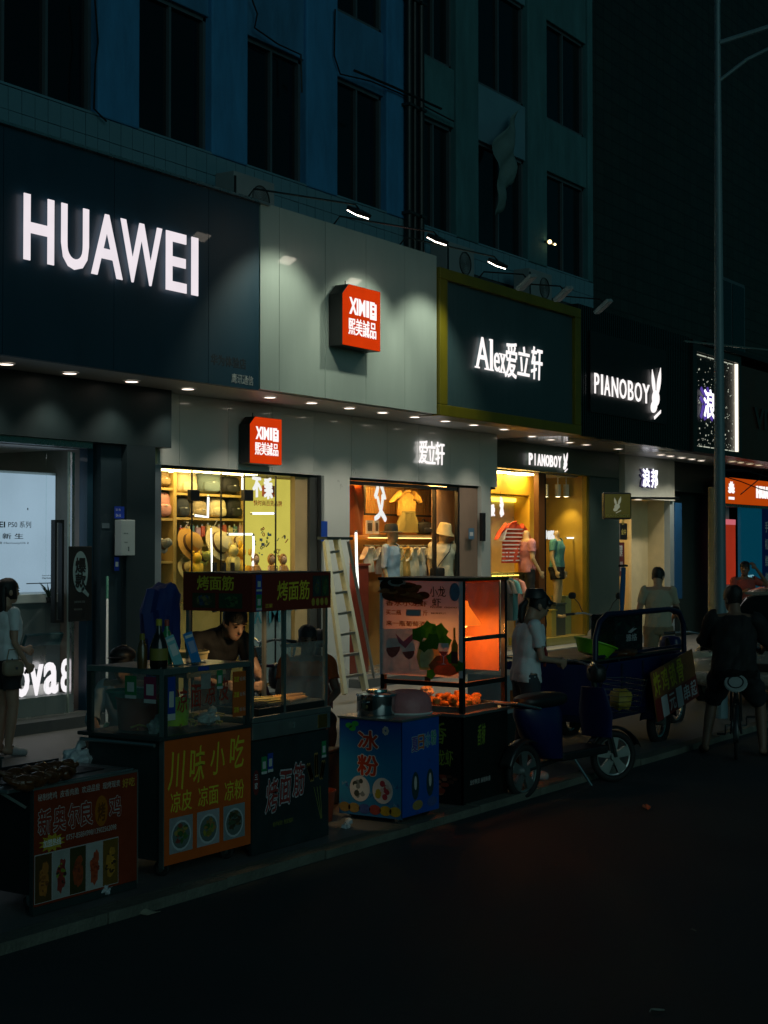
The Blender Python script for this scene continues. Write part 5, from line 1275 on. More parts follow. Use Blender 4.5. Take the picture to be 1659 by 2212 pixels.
# ---------------- cart 1: roast chicken
c1 = thing('food_cart', 'low food cart with a dark red roast chicken board, nearest the camera', 'food cart', (5.74, 5.95, 0), group='street food carts')
W, D = .80, .62
MB().box(.0, W, .02, D, .16, .70).build('body', M_black, c1)
MB().box(0, W, 0, .018, .10, .715).build('front_board', mat('chicken_board', (.20, .028, .008), .35, var=.4, vs=5, bump=.35, bs=5), c1)
MB().box(-.004, W + .004, -.004, .022, .715, .728).build('board_trim', M_cartsteel, c1)
MB().box(-.008, 0, -.003, .02, .08, .715).build('corner_trim', M_cartdark, c1)
MB().box(W, W + .008, -.003, .02, .08, .715).build('corner_trim', M_cartsteel, c1)
MB().box(-.16, W, .024, D + .05, .715, .735).build('counter_top', M_cartsteel, c1, bevel=.004)
MB().box(0, W, .0, .03, .055, .098).build('lower_rail', M_cartdark, c1)
MB().bar((-.14, .1, .715), (0, .06, .62), .015).build('bracket', M_cartsteel, c1)
text('秘制烤鸡  皮香肉脆  欢迎品尝  现烤现卖', mat('dim_white', (.42, .38, .36), .5), c1, .03, .66, .652, .69, 0, .001, .004)
text('好吃', mat('dim_gold', (.45, .25, .03), .5), c1, .68, .78, .64, .69, 0, .001, .02)
for ch, a, b in zip('新奥尔良', (.035, .145, .255, .35), (.125, .235, .34, .44)): outlined(ch, c1, a, b, .475, .605, 0, mat('board_red', (.23, .03, .015), .4), mat('dim_outline', (.40, .36, .36), .5), .02, .05)
MB().disc(.51, .535, .05, .085, 0, .001, 28).build('oval', mat('oval_gold', (.34, .10, .005), .4), c1); text('烤', mat('brown_ink', (.12, .03, .0), .5), c1, .48, .54, .48, .58, -.001, .001, .02)
outlined('鸡', c1, .575, .665, .49, .60, 0, _mats['board_red'], _mats['dim_outline'], .02, .05)
st = []
for i in range(24): r = (.10 if i % 2 else .065); st.append((.135 + r * math.cos(i * math.pi / 12), .42 + r * .52 * math.sin(i * math.pi / 12)))
MB().prism(st, -.001, 0).build('starburst', mat('star_yellow', (.42, .28, .02), .5), c1)
text('加盟热线', M_plainw, c1, .07, .20, .402, .44, -.001, .001, .02); text('0757-85884998/13902562098', _mats['dim_white'], c1, .24, .63, .415, .445, 0, .001, .004)
for i, (bgc, cl) in enumerate((((.10, .05, .01), [(.35, .12, .02), (.2, .06, .01)]), ((.42, .42, .40), [(.25, .03, .02), (.05, .02, .01), (.25, .3, .03)]), ((.06, .05, .01), [(.30, .05, .01), (.22, .04, .01)]), ((.50, .48, .46), [(.38, .06, .02), (.30, .04, .01)]), ((.20, .10, .01), [(.4, .18, .02), (.06, .03, .01)]))):
    a = .012 + i * .128; MB().box(a - .004, a + .124, -.0006, 0, .112, .372).build('picture_border', mat('dim_outline'), c1); food_photo(c1, a, a + .12, .116, .366, -.0008, bgc, cl, bowl=False, seed=i)
for x in (.1, .7):
    for y in (.12, .5): caster(c1, x, y, .045)
M_roast = mat('roast', (.10, .035, .010), .3, var=.5, vs=14, bump=.3, bs=30)
for i, (u, v) in enumerate(((30, 1676), (58, 1670), (88, 1664), (118, 1660), (146, 1656), (50, 1692), (82, 1684), (112, 1676), (140, 1670))):
    p = atz(u, v, .775)
    t = thing('roast_chicken', ('dark roast chicken in the back row on the low cart, %s from the end', 'dark roast chicken in the front row on the low cart, %s from the end')[i >= 5] % ('first', 'second', 'third', 'fourth', 'fifth')[i % 5], 'chicken', (p.x, p.y, .735), rnd.uniform(-1, 1), group='roast chickens on the low cart')
    MB().blob((0, 0, .04), .062, .045, .042, 1, rough=.25, seed=i).build('body', M_roast, t, True)
    for s in (-1, 1):
        MB().tube([(-.03, s * .03, .045), (-.075, s * .035, .06), (-.10, s * .02, .075)], [.022, .017, .007], 8).build('leg', M_roast, t, True)
        MB().blob((.025, s * .042, .05), .028, .012, .014).build('wing', M_roast, t, True)
tr = thing('serving_tray', 'shallow black tray under the roast chickens', 'tray', (0, 0, 0)); p = atz(90, 1672, .74)
MB().box(p.x - .38, p.x + .34, p.y - .15, p.y + .22, .737, .742).build('tray_base', M_black, tr); MB().box(p.x - .39, p.x + .35, p.y + .22, p.y + .23, .737, .77).build('tray_rim', M_black, tr)
p = atz(20, 1660, .8); bx = thing('warming_box', 'flat dark steel box at the back of the low cart', 'box', (p.x - .05, p.y + .28, .735), .05)
MB().box(-.25, .17, -.1, .14, 0, .09).build('box', M_cartdark, bx, bevel=.006); MB().box(-.255, .175, -.105, .145, .09, .1).build('lid', M_cartdark, bx)

# ---------------- cart 2: sichuan snacks
c2 = thing('food_cart', 'food cart with glass case and bright orange snack board with yellow lettering', 'food cart', (6.77, 5.95, 0), group='street food carts')
W, D = .80, .61
MB().box(.006, W, .02, D, .16, .86).build('body', M_cartdark, c2)
M_orangeb = mat('orange_board', (.55, .095, .012), .35, var=.3, vs=4, bump=.3, bs=5)
MB().box(0, W + .02, 0, .018, .135, .865).build('front_board', M_orangeb, c2)
MB().box(-.008, 0, -.004, .03, .12, 1.28).build('corner_trim', M_cartsteel, c2)
MB().box(-.05, W + .01, -.012, D + .04, .866, .888).build('ledge', M_cartdark, c2, bevel=.004)
MB().tube([(-.06, .02, .845), (-.06, D, .845)], .012, 8).build('rail', M_cartsteel, c2, True)
for x, y in ((.012, .012), (W - .012, .012), (.012, D - .012), (W - .012, D - .012)): MB().box(x - .016, x + .016, y - .016, y + .016, .888, 1.25).build('post', M_cartdark, c2)
MB().box(-.006, W + .006, -.006, .03, 1.25, 1.285).build('top_rail', M_cartsteel, c2); MB().box(-.006, .03, .032, D, 1.25, 1.285).build('top_rail', M_cartsteel, c2)
MB().box(.032, W, .032, D, 1.262, 1.28).build('case_top', M_cartsteel, c2)
MB().box(.03, W - .03, .008, .012, .89, 1.248).build('pane', M_cartglass, c2); MB().box(.006, .010, .03, D - .03, .89, 1.248).build('pane', M_cartglass, c2)
for i, ch in enumerate('川味小吃'):
    a = .045 + i * .19; text(ch, M_yellow, c2, a, a + .135, .575 + (.0, .02, .05, .065)[i] - .01, .79 + (.0, .01, .02, .04)[i], 0, .0015, .006, shear=.12, wave=.02)
for i, s in enumerate(('凉皮', '凉面', '凉粉')): a = .06 + i * .25; text(s, M_yellow, c2, a, a + .19, .435, .555, 0, .0015, .006)
for i, cl in enumerate(([(.05, .14, .03), (.22, .05, .03), (.3, .22, .05)], [(.25, .22, .03), (.06, .14, .03), (.3, .15, .04)], [(.05, .04, .02), (.1, .07, .03), (.04, .07, .03)])):
    a = .05 + i * .25; food_photo(c2, a, a + .21, .195, .405, 0, ((.35, .36, .38), (.42, .42, .45), (.28, .34, .36))[i], cl, seed=20 + i)
lf = left_face(0, D)          # u runs from the back corner (0) to the front corner (D)
pay_sticker(c2, .30, .39, 1.10, 1.235, .004, GREENP, lf @ Matrix.Identity(4)); pay_sticker(c2, .45, .545, 1.08, 1.235, .004, (.22, .02, .07), lf)
pay_sticker(c2, .035, .105, .98, 1.235, .006, BLUEP); MB().box(.05, .09, .003, .006, 1.06, 1.15).build('print', mat('pale_patch'), c2)
for i, ch in enumerate('凉面凉皮'): a = .125 + i * .13; text(ch, mat('paint_red', (.32, .03, .015), .5), c2, a, a + .09, 1.02 + .012 * i, 1.16 + .012 * i, .007, .0015, .006, shear=.05, wave=.03)
pay_sticker(c2, .49, .545, 1.13, 1.245, .006, GREENP); MB().box(.34, .43, .004, .006, 1.14, 1.235).build('faded_notice', mat('faded', (.25, .25, .23), .6, var=.5, vs=20), c2)
pl = MB().box(.645, .775, .003, .007, .945, 1.225).build('price_list', mat('price_orange', (.48, .10, .015), .5), c2)
for i, s in enumerate(('凉皮', '凉面', '凉粉')): text(s, M_yellow, pl, .655, .705, 1.16 - i * .095, 1.195 - i * .095, .003, .001, .01); text('8元 10元', _mats['dim_white'], pl, .715, .768, 1.165 - i * .095, 1.19 - i * .095, .003, .001)
MB().box(.30, .40, -.008, -.006, 1.255, 1.28).build('tape_label', mat('pay_0.01_0.05_0.30'), c2)
for x in (.1, .7):
    for y in (.1, .5): caster(c2, x, y, .05)
def tub(name, label, loc, r, h, mt, cat='tub', flare=1.25, rim=True, group=None):
    t = thing(name, label, cat, loc, group=group)
    MB().lathe([(r * .02, .004), (r / flare, .004), (r, h), (r * 1.04, h), (r * 1.04, h - .012), (r * .97, h - .012), (r / flare * .95, .012), (r * .02, .012)], n=26, cap=False).build('shell', mt, t, True)
    return t
t = tub('plastic_tub', 'deep red brown tub inside the glass case of the orange board cart', (6.99, 6.33, .89), .15, .2, mat('tub_red', (.26, .035, .01), .4), flare=1.1)
t = tub('mixing_bowl', 'turquoise bowl behind the red tub in the glass case', (7.02, 6.47, 1.0), .13, .12, mat('teal_plastic', (.03, .36, .31), .4), 'bowl', 1.6)
t = tub('plastic_basket', 'lime green basket in the glass case of the orange board cart', (7.05, 6.12, .92), .1, .16, mat('lime', (.42, .62, .01), .45, emit=(.35, .6, .0), es=.0), 'basket', 1.15)
nd = thing('noodle_heap', 'heap of yellow noodles along the bottom of the glass case', 'noodles', (7.2, 6.2, .9)); m = MB()
for i in range(60):
    p = Vector((rnd.uniform(-.3, .3), rnd.uniform(-.15, .15), rnd.uniform(0, .05))); a = rnd.random() * 6.3; m.tube([p, p + Vector((math.cos(a) * .05, math.sin(a) * .05, .012)), p + Vector((math.cos(a + .5) * .1, math.sin(a + .5) * .1, 0))], .006, 5)
o = m.build('noodles', mat('noodle', (.45, .33, .05), .6), nd, True)
def crumple(name, label, loc, r, mt, cat='plastic bag', flat=.8, seed=1):
    t = thing(name, label, cat, loc)
    MB().blob((0, 0, r * flat), r, r * .8, r * flat, .9, 28, 18, .45, seed).build('film', mt, t); MB().tube([(0, 0, r * flat * 1.8), (.02, 0, r * flat * 2.2), (.05, .01, r * flat * 2.3)], [.015, .02, .03], 7).build('knot', mt, t)
M_film = mat('bag_film', (.48, .52, .55), .25, var=.3, vs=12)
crumple('plastic_bag', 'crumpled clear plastic bag in the corner of the glass case', (6.88, 6.12, .89), .045, M_film, seed=3)
crumple('plastic_bag', 'thin plastic film bunched beside the lime basket', (7.36, 6.1, .9), .07, M_film, flat=.5, seed=4)
crumple('plastic_bag', 'white plastic bag hanging behind the roast chicken cart', (6.72, 6.6, .62), .10, M_film, seed=5)
# things on the glass case
def bottle(label, u, v, y, prof, mt, cap, loc=None, lab=None, zt=1.285):
    p = at(u, v, y); t = thing('bottle', label, 'bottle', (p.x, y, zt), group='sauce bottles on the glass case')
    MB().lathe(prof, n=18).build('body', mt, t, True); r, z = prof[-1]
    MB().lathe([(r * 1.15, z - .012), (r * 1.15, z + .022), (r * .9, z + .026)], n=14).build('cap', cap, t, True)
    if lab: MB().lathe([(prof[2][0] + .001, .05), (prof[2][0] + .001, .12)], n=18, cap=False).build('label_band', lab, t, True)
    return t
M_sauce = mat('sauce_brown', (.10, .05, .012), .25, coat=.5); M_soy = mat('soy', (.010, .006, .004), .12, coat=.6); M_gbottle = mat('green_bottle', (.02, .22, .07), .15, coat=.5)
bottle('small brown sauce bottle standing apart on the glass case', 307, 1440, 6.10, [(.001, 0), (.028, 0), (.030, .03), (.030, .12), (.022, .15), (.014, .165), (.014, .18)], M_sauce, mat('olive_cap', (.20, .16, .02), .5))
bottle('big black soy bottle with red neck and yellow cap', 343, 1440, 6.02, [(.001, 0), (.050, 0), (.054, .02), (.054, .13), (.032, .19), (.017, .22), (.016, .265)], M_soy, mat('yellow_cap', (.45, .36, .03), .5), lab=mat('olive_label', (.22, .18, .03), .6)); 
bottle('green sauce bottle behind the black soy bottle', 360, 1440, 6.14, [(.001, 0), (.032, 0), (.034, .02), (.034, .15), (.024, .2), (.013, .22), (.013, .25)], M_gbottle, mat('red_cap', (.35, .05, .03), .5))
def payboard(label, u, v, y, w, h, col, tilt, light):
    p = at(u, v, y); t = thing('payment_board', label, 'sign', (p.x, y, 1.285)); mt = Matrix.Rotation(R(tilt), 4, 'Y') @ Matrix.Rotation(R(-14), 4, 'X')
    MB(mt).box(-w / 2, w / 2, -.004, .004, 0, h).build('board', mat('payb_%.2f' % col[1], col, .35), t, bevel=.004); MB(mt).box(-w * .32, w * .32, -.0055, -.004, h * .35, h * .72).build('blank_patch', light, t); MB(mt).box(-w * .4, w * .4, -.0055, -.004, h * .83, h * .92).build('white_strip', M_plainw, t); MB().box(-w / 2 - .01, w / 2 + .02, -.02, .04, 0, .01).build('foot', M_steel, t)
payboard('tilted pale cyan payment board beside the soy bottle', 387, 1440, 6.05, .085, .19, (.22, .52, .55), -14, M_plainw)
payboard('tilted bright blue payment board on the glass case', 425, 1436, 6.07, .085, .20, (.03, .22, .55), -10, mat('pale_blue', (.35, .40, .62), .5))

# ---------------- cart 3: grilled gluten
c3 = thing('food_cart', 'grill cart with a dark red roof sign and a black banner with wheat', 'food cart', (7.60, 5.95, 0), group='street food carts')
W, D = .84, .55
M_roofred = mat('roof_red', (.17, .018, .008), .4, var=.2, vs=3)
MB().box(.0, W, .02, D, .12, .78).build('body', M_cartdark, c3)
MB().box(0, W, 0, .018, .055, .77).build('front_banner', mat('banner_dark', (.014, .026, .028), .45, var=.6, vs=4, bump=.5, bs=6), c3)
MB().box(-.005, W + .005, -.012, D, .78, .885).build('grill_body', M_cartsteel, c3, bevel=.004); MB().box(-.01, W + .01, -.016, D, .887, .925).build('counter_top', M_cartsteel, c3, bevel=.004)
MB().tube([(.42, -.02, .82), (.42, -.02, .86)], .01, 8).build('knob', M_steel, c3); MB().box(.70, .80, -.0165, -.0125, .79, .88).build('brass_plate', mat('brass', (.55, .34, .10), .25, .9), c3)
for x, y in ((.015, .015), (W - .02, .015), (.015, D - .015), (W - .02, D - .015), (.36, .02)): MB().box(x - .012, x + .012, y - .012, y + .012, .925, 1.59).build('post', M_cartsteel, c3)
MB().box(-.01, W + .01, -.01, .005, 1.59, 1.83).build('roof_sign', M_roofred, c3); MB().box(-.01, .005, .0052, D - .0052, 1.59, 1.83).build('roof_sign', M_roofred, c3); MB().box(W - .005, W + .01, .0052, D - .0052, 1.59, 1.83).build('roof_sign', M_roofred, c3); MB().box(-.01, W + .01, D - .005, D + .01, 1.59, 1.83).build('roof_sign', M_roofred, c3); MB().box(-.01, W + .01, -.01, D + .01, 1.831, 1.838).build('roof_plate', M_cartdark, c3)
for q in (-.011,):
    a = .05; text('烤面筋', M_yellow, c3, .25, .60, 1.655, 1.78, q, .0015, .012, shear=.06, wave=.02)
    MB().box(.025, .085, q - .0015, q, 1.595, 1.825).build('sticker_strip', mat('pay_0.01_0.05_0.30'), c3); pay_sticker(c3, .028, .082, 1.72, 1.81, q - .0016, BLUEP); pay_sticker(c3, .028, .082, 1.60, 1.70, q - .0016, GREENP)
    food_photo(c3, .64, .735, 1.67, 1.81, q, (.03, .05, .05), [(.05, .08, .04), (.12, .08, .03), (.02, .07, .10)], bowl=False, seed=40); food_photo(c3, .74, .825, 1.67, 1.81, q, (.03, .06, .03), [(.05, .10, .03), (.10, .08, .03)], bowl=False, seed=41)
    for i in range(4): MB().disc(.645 + i * .05, 1.635, .019, .026, q, .0012, 18).build('coin_print', mat('coin', (.40, .28, .04), .5), c3)
    MB().box(.12, .20, q - .001, q, 1.61, 1.64).build('print', mat('print_brown', (.28, .08, .02), .5), c3); text('三家', M_yellow, c3, .125, .195, 1.613, 1.637, q - .001, .0008)
lf = left_face(-.0105, D + .01)
text('烤面筋', M_yellow, c3, .12, .42, 1.725, 1.815, 0, .0015, .02, m=lf); food_photo(c3, .08, .27, 1.61, 1.705, 0, (.05, .05, .02), [(.16, .13, .05), (.08, .07, .03), (.03, .07, .12)], lf, False, 42); food_photo(c3, .30, .49, 1.61, 1.705, 0, (.03, .07, .03), [(.06, .12, .04), (.03, .05, .02)], lf, False, 43)
MB().box(.37, W - .03, .012, .016, .94, 1.37).build('pane', M_cartglass2, c3)
for i, ch in enumerate('烤面筋'): a = .15 + i * .145; outlined(ch, c3, a, a + .12, .30 + .035 * i, .51 + .035 * i, 0, mat('dull_red', (.26, .035, .03), .5), mat('banner_white', (.46, .42, .44), .5), .012, .05, shear=.1, wave=.02)
for i in range(3):
    x0 = .66 + i * .035; ear = MB(); pts = [(x0 + (i - 1) * .05, .55 + .06 * (i % 2)), (x0 + .01, .40), (.75 + i * .006, .18)]
    for k in range(14):
        q = k / 13 * .62; bx_ = pts[0][0] * (1 - q) + pts[1][0] * q; bz_ = pts[0][1] * (1 - q) + pts[1][1] * q
        for s in (-1, 1): ear.disc(bx_ + s * .011, bz_, .010, .018, 0, .0012, 8)
    ear.build('wheat_print', mat('wheat', (.38, .22, .06), .5), c3); MB().prism([(pts[1][0] - .002, pts[1][1]), (pts[2][0] - .002, pts[2][1]), (pts[2][0] + .002, pts[2][1]), (pts[1][0] + .002, pts[1][1])], -.0012, 0).build('stalk_print', mat('stalk', (.25, .24, .05), .5), c3)
pay_sticker(c3, .10, .155, .555, .665, -.0002, GREENP); pay_sticker(c3, .165, .22, .56, .68, -.0002, BLUEP); pay_sticker(c3, .76, .81, .585, .695, -.0002, GREENP)
text('祖传秘制  独家酱料', mat('dim_olive', (.16, .15, .03), .5), c3, .22, .44, .205, .235, 0, .001, .006)
MB().disc(.045, .51, .035, .08, 0, .001, 20).build('oval_print', mat('oval_red', (.14, .02, .02), .5), c3); text('三', M_outline, c3, .03, .06, .53, .56, -.001, .0008, .01); text('家', M_outline, c3, .03, .06, .47, .51, -.001, .0008, .01)
for x in (.1, .74):
    for y in (.1, .45): caster(c3, x, y, .035, .05)
M_gluten = mat('gluten', (.42, .20, .04), .45, var=.4, vs=40); M_stick = mat('bamboo', (.62, .48, .16), .6)
for i in range(10):
    t = thing('gluten_skewer', 'golden gluten skewer lying on the grill, %s of the fan' % ('first', 'second', 'third', 'fourth', 'fifth', 'sixth', 'seventh', 'eighth', 'ninth', 'last')[i], 'skewer', (8.04, 6.0 + i * .02, .985 + .006 * (i % 4)), R(8 - i * 2.4), group='gluten skewers on the grill')
    t.rotation_euler = (0, R(-1 + (i % 3)), R(9 - i * 2.2))
    MB().tube([(-.27, 0, .02), (.30, 0, 0)], .0028, 6).build('stick', M_stick, t)
    m = MB(); m.lathe([(.012 + .004 * (k % 2), .02 + k * .0125) for k in range(20)], (0, 0, 0), 10, (1, 0, 0)); m.build('gluten', M_gluten, t, True)
t = tub('stock_pot', 'cream enamel pot in front of the man in black', (7.78, 6.62, 1.18), .13, .13, mat('enamel', (.42, .34, .16), .4), 'pot', 1.2)
t2 = thing('side_stand', 'narrow dark stand carrying the cream pot', 'stand', (7.78, 6.62, .05)); MB().box(-.2, .2, -.15, .15, 1.1, 1.13).build('stand_top', M_cartdark, t2)
for x in (-.17, .17):
    for y in (-.12, .12): MB().box(x - .012, x + .012, y - .012, y + .012, 0, 1.1).build('leg', M_cartdark, t2)


gr = thing('charcoal_grill', 'low black grill trough on the steel counter under the skewers', 'grill', (8.05, 6.15, .925)); MB().box(-.36, .36, -.19, .17, 0, .045).build('trough', M_darksteel, gr, bevel=.006)
for k in range(15): MB().tube([(-.34 + k * .048, -.18, .05), (-.34 + k * .048, .16, .05)], .004, 5).build('grate_bar', M_steel, gr)
bl = thing('work_lamp', 'small warm bulb hanging under the dark red roof sign', 'lamp', (8.2, 6.12, 1.70))
MB().blob((0, 0, 0), .028, .028, .035).build('bulb', glow('work_bulb', (1, .62, .25), 9), bl, True); MB().tube([(0, 0, .03), (0, 0, .05)], .014, 10).build('socket', M_plainw, bl)
L = bpy.data.lights.new('work_glow', 'SPOT'); L.energy = 17; L.color = (1, .66, .30); L.shadow_soft_size = .04; L.spot_size = R(112); L.spot_blend = .5
lo = bpy.data.objects.new('work_glow', L); C.objects.link(lo); lo.parent = bl; lo.location = (0, 0, -.05); lo.rotation_euler = Vector((-.1, .55, -1)).to_track_quat('-Z', 'Y').to_euler()
# ---------------- cart 4: ice jelly
c4 = thing('food_cart', 'small bright blue ice jelly cart with red characters', 'food cart', (9.05, 5.75, 0), group='street food carts')
W, D = .50, .535
M_sea = mat('sea_blue', (.008, .13, .45), .4, var=.35, vs=2.2)
M_deep = mat('deep_blue', (.005, .08, .38), .4, var=.35, vs=2.2)
MB().box(.006, W, .006, D, .11, .765).build('body', M_deep, c4)
MB().box(0, W + .004, 0, .004, .095, .77).build('front_panel', M_deep, c4); lf = left_face(0, D)
MB(lf).box(0, D, 0, .004, .085, .77).build('side_panel', fade_mat('sea_fade', [(0, (.03, .16, .36)), (.22, (.03, .24, .45)), (.55, (.02, .24, .48)), (1, (.004, .05, .34))], .085, .77), c4)
for k in range(40): MB(lf).prism([(min(D, max(0, .27 + (k * .618 % 1 - .5) * .5 + a)), .17 + (k * .377 % 1) * .14 + b) for a, b in ((0, 0), (rnd.uniform(.01, .04), rnd.uniform(-.01, .02)), (rnd.uniform(-.01, .02), rnd.uniform(.01, .035)))], -.0006 - .00001 * k, 0).build('ice_print', mat('ice%d' % (k % 3), ((.05, .16, .36), (.12, .26, .42), (.03, .10, .28))[k % 3], .4), c4)
MB().box(-.012, W + .012, -.012, D + .01, .768, .785).build('counter_top', M_cartsteel, c4, bevel=.003)
outlined('冰', c4, .17, .335, .555, .69, -.0016, mat('jelly_red', (.45, .045, .015), .5), mat('jelly_white', (.60, .55, .55), .5), .03, .06, lf); outlined('粉', c4, .165, .335, .375, .515, -.0016, mat('jelly_red'), mat('jelly_white'), .03, .06, lf)
for u, q in ((.18, [(.05, .06, .05), (.20, .22, .22), (.6, .6, .6)]), (.375, [(.35, .04, .06), (.4, .3, .03), (.5, .4, .4)])):
    MB(lf).disc(u, .275, .086, .092, -.002, .0008, 26).build('bowl_print', mat('jelly_white'), c4)
    for k in range(16):
        a, rr = rnd.random() * 6.28, rnd.random() ** .5 * .055; MB(lf).disc(u + rr * math.cos(a), .275 + rr * math.sin(a), rnd.uniform(.015, .026), None, -.0029 - .00004 * k, .0004, 9).build('topping_print', mat('jel_%.2f_%.2f_%.2f' % q[k % 3], q[k % 3], .5), c4)
for i, (u, cl) in enumerate(((.05, (.25, .16, .05)), (.13, (.3, .2, .06)), (.22, (.05, .09, .28)), (.31, (.3, .05, .04)), (.40, (.4, .25, .02)), (.48, (.42, .28, .03)))): MB(lf).disc(u, .135, .05, .035, -.002, .0008, 16).build('fruit_print', mat('fruit%d' % i, cl, .5, var=.5, vs=30), c4)
for u, z, a in ((.085, .72, .5), (.14, .735, -.5), (.115, .70, 0)): MB(lf).disc(u, z, .03, .02, -.0016, .0008, 12).build('leaf_print', mat('leaf_green', (.03, .35, .06), .5), c4)
fl = MB(lf)
for k in range(7): fl.disc(.40 + .018 * math.cos(k * .9), .70 + .02 * math.sin(k * .9), .011, .014, -.002, .0008, 8)
fl.build('flower_print', mat('flower_print', (.55, .5, .48), .5), c4)
for i, (ch, cl) in enumerate(zip('夏日冰粉', ((.12, .05, .28), (.42, .10, .04), (.05, .25, .40), (.05, .28, .20)))): a = .13 + i * .088; outlined(ch, c4, a, a + .075, .545 + i * .008, .645 + i * .008, -.0001, mat('summer%d' % i, cl, .5), mat('summer_edge', (.35, .42, .42), .5), .02, .06)
for i, x in enumerate((.18, .38)):
    MB().disc(x, .30, .05, .10, -.0001, .001, 20).build('glass_print', mat('glass_print', (.02, .05, .06), .4), c4); MB().disc(x, .32, .018, .05, -.0011, .001, 12).build('ice_print', mat('flower_print'), c4); MB().disc(x + .03, .16, .07, .035, -.0001, .001, 14).build('fruit_print', mat('fruit%d' % (i + 1)), c4)
for x in (.07, .43):
    for y in (.08, .45): caster(c4, x, y, .045, .015 if y < .1 and x < .1 else .05)
pt_ = thing('steel_pot', 'shiny lidded steel pot on the blue cart', 'pot', (9.26, 6.10, .785))
M_shiny = mat('shiny_steel', (.55, .57, .56), .12, 1.0, var=.1)
MB().lathe([(.140, 0), (.145, .01), (.145, .135), (.152, .14)], n=36).build('pot_body', M_shiny, pt_, True); MB().lathe([(.152, .141), (.148, .152), (.10, .165), (.03, .17)], n=36).build('lid', M_shiny, pt_, True); MB().lathe([(.08, .168), (.078, .182), (.03, .185)], n=28).build('lid_knob', M_shiny, pt_, True)
for s_ in (-1, 1): MB().tube([(s_ * .144, -.03, .10), (s_ * .175, -.025, .10), (s_ * .175, .025, .10), (s_ * .144, .03, .10)], .006, 6).build('handle', M_shiny, pt_, True)
pk = thing('covered_tub', 'pink draped food tub beside the steel pot', 'tub', (9.47, 5.97, .785))
MB().lathe([(.18, 0), (.182, .06), (.172, .11), (.14, .15), (.08, .168), (.001, .172)], n=30).build('pink_cover', mat('pink_cloth', (.52, .20, .21), .5, var=.2, vs=20, bump=.2, bs=30), pk, True); MB().torus((0, 0, .006), .181, .008, axis=(0, 0, 1)).build('rim', M_plainw, pk)

# ---------------- cart 5: crayfish
c5 = thing('food_cart', 'tall crayfish cart glowing orange inside with a pale wine poster on its side', 'food cart', (9.96, 5.78, 0), group='street food carts')
W, D = .70, .75
MB().box(.006, W, .02, D, .12, .70).build('body', M_black, c5); MB().box(0, W, 0, .018, .055, .715).build('front_banner', mat('black_banner', (.008, .011, .010), .4, var=.4), c5)
lf = left_face(0, D)
MB(lf).box(0, D, 0, .006, .055, .715).build('side_banner', mat('black_banner'), c5)
MB().box(-.02, W + .02, -.02, D + .02, .716, .74).build('counter_top', M_cartsteel, c5, bevel=.004)
for x, y in ((.02, .02), (W - .02, .02), (.02, D - .02), (W - .02, D - .02)): MB().box(x - .018, x + .018, y - .018, y + .018, .74, 1.74).build('post', M_black, c5)
MB().box(-.01, W + .01, -.01, D + .01, 1.742, 1.765).build('roof', M_black, c5)
M_cavity = mat('orange_lining', (.62, .22, .05), .6, var=.15)
MB().box(.04, W - .04, D - .03, D - .012, 1.02, 1.74).build('back_lining', M_cavity, c5); MB().box(W - .03, W - .012, .06, D - .04, 1.02, 1.74).build('side_lining', M_cavity, c5)
MB().bar((.04, .02, 1.30), (W - .04, .02, 1.30), .03).build('cross_bar', M_black, c5); MB().bar((.04, .02, .955), (W - .04, .02, .955), .035).build('cross_bar', M_black, c5); MB().bar((.02, .04, .955), (.02, D - .04, .955), .035).build('cross_bar', M_black, c5)
MB().box(.04, W - .04, .004, .008, .97, 1.73).build('pane', M_cartglass, c5)
m = MB()
for i in range(22): m.box(.06 + i * .027, .06 + i * .027 + rnd.uniform(.008, .02), -.014, -.011, 1.745 + rnd.uniform(0, .008), 1.762)
o = m.build('glitter_strip', mat('glitter', (.7, .45, .08), .2, .8), c5); o['kind'] = 'stuff'
# heat lamp
hl = thing('heat_lamp', 'orange cone heat lamp hanging inside the crayfish cart', 'lamp', (9.96 + .36, 5.78 + .20, 1.42))
MB().lathe([(.135, -.03), (.13, -.01), (.04, .12), (.03, .16)], n=26, cap=False).build('shade', mat('lamp_shade', (.8, .12, .01), .5, emit=(1, .16, .01), es=1.3), hl, True)
MB().blob((0, 0, .0), .04, .04, .05).build('bulb', glow('heat_bulb', (1, .34, .06), 14), hl, True); MB().tube([(0, 0, .16), (.02, 0, .25), (0, 0, .34)], .004, 6).build('cord', M_black, hl)
L = bpy.data.lights.new('heat_glow', 'POINT'); L.energy = 8; L.color = (1, .32, .06); L.shadow_soft_size = .05
lo = bpy.data.objects.new('heat_glow', L); C.objects.link(lo); lo.parent = hl; lo.location = (0, 0, -.08)
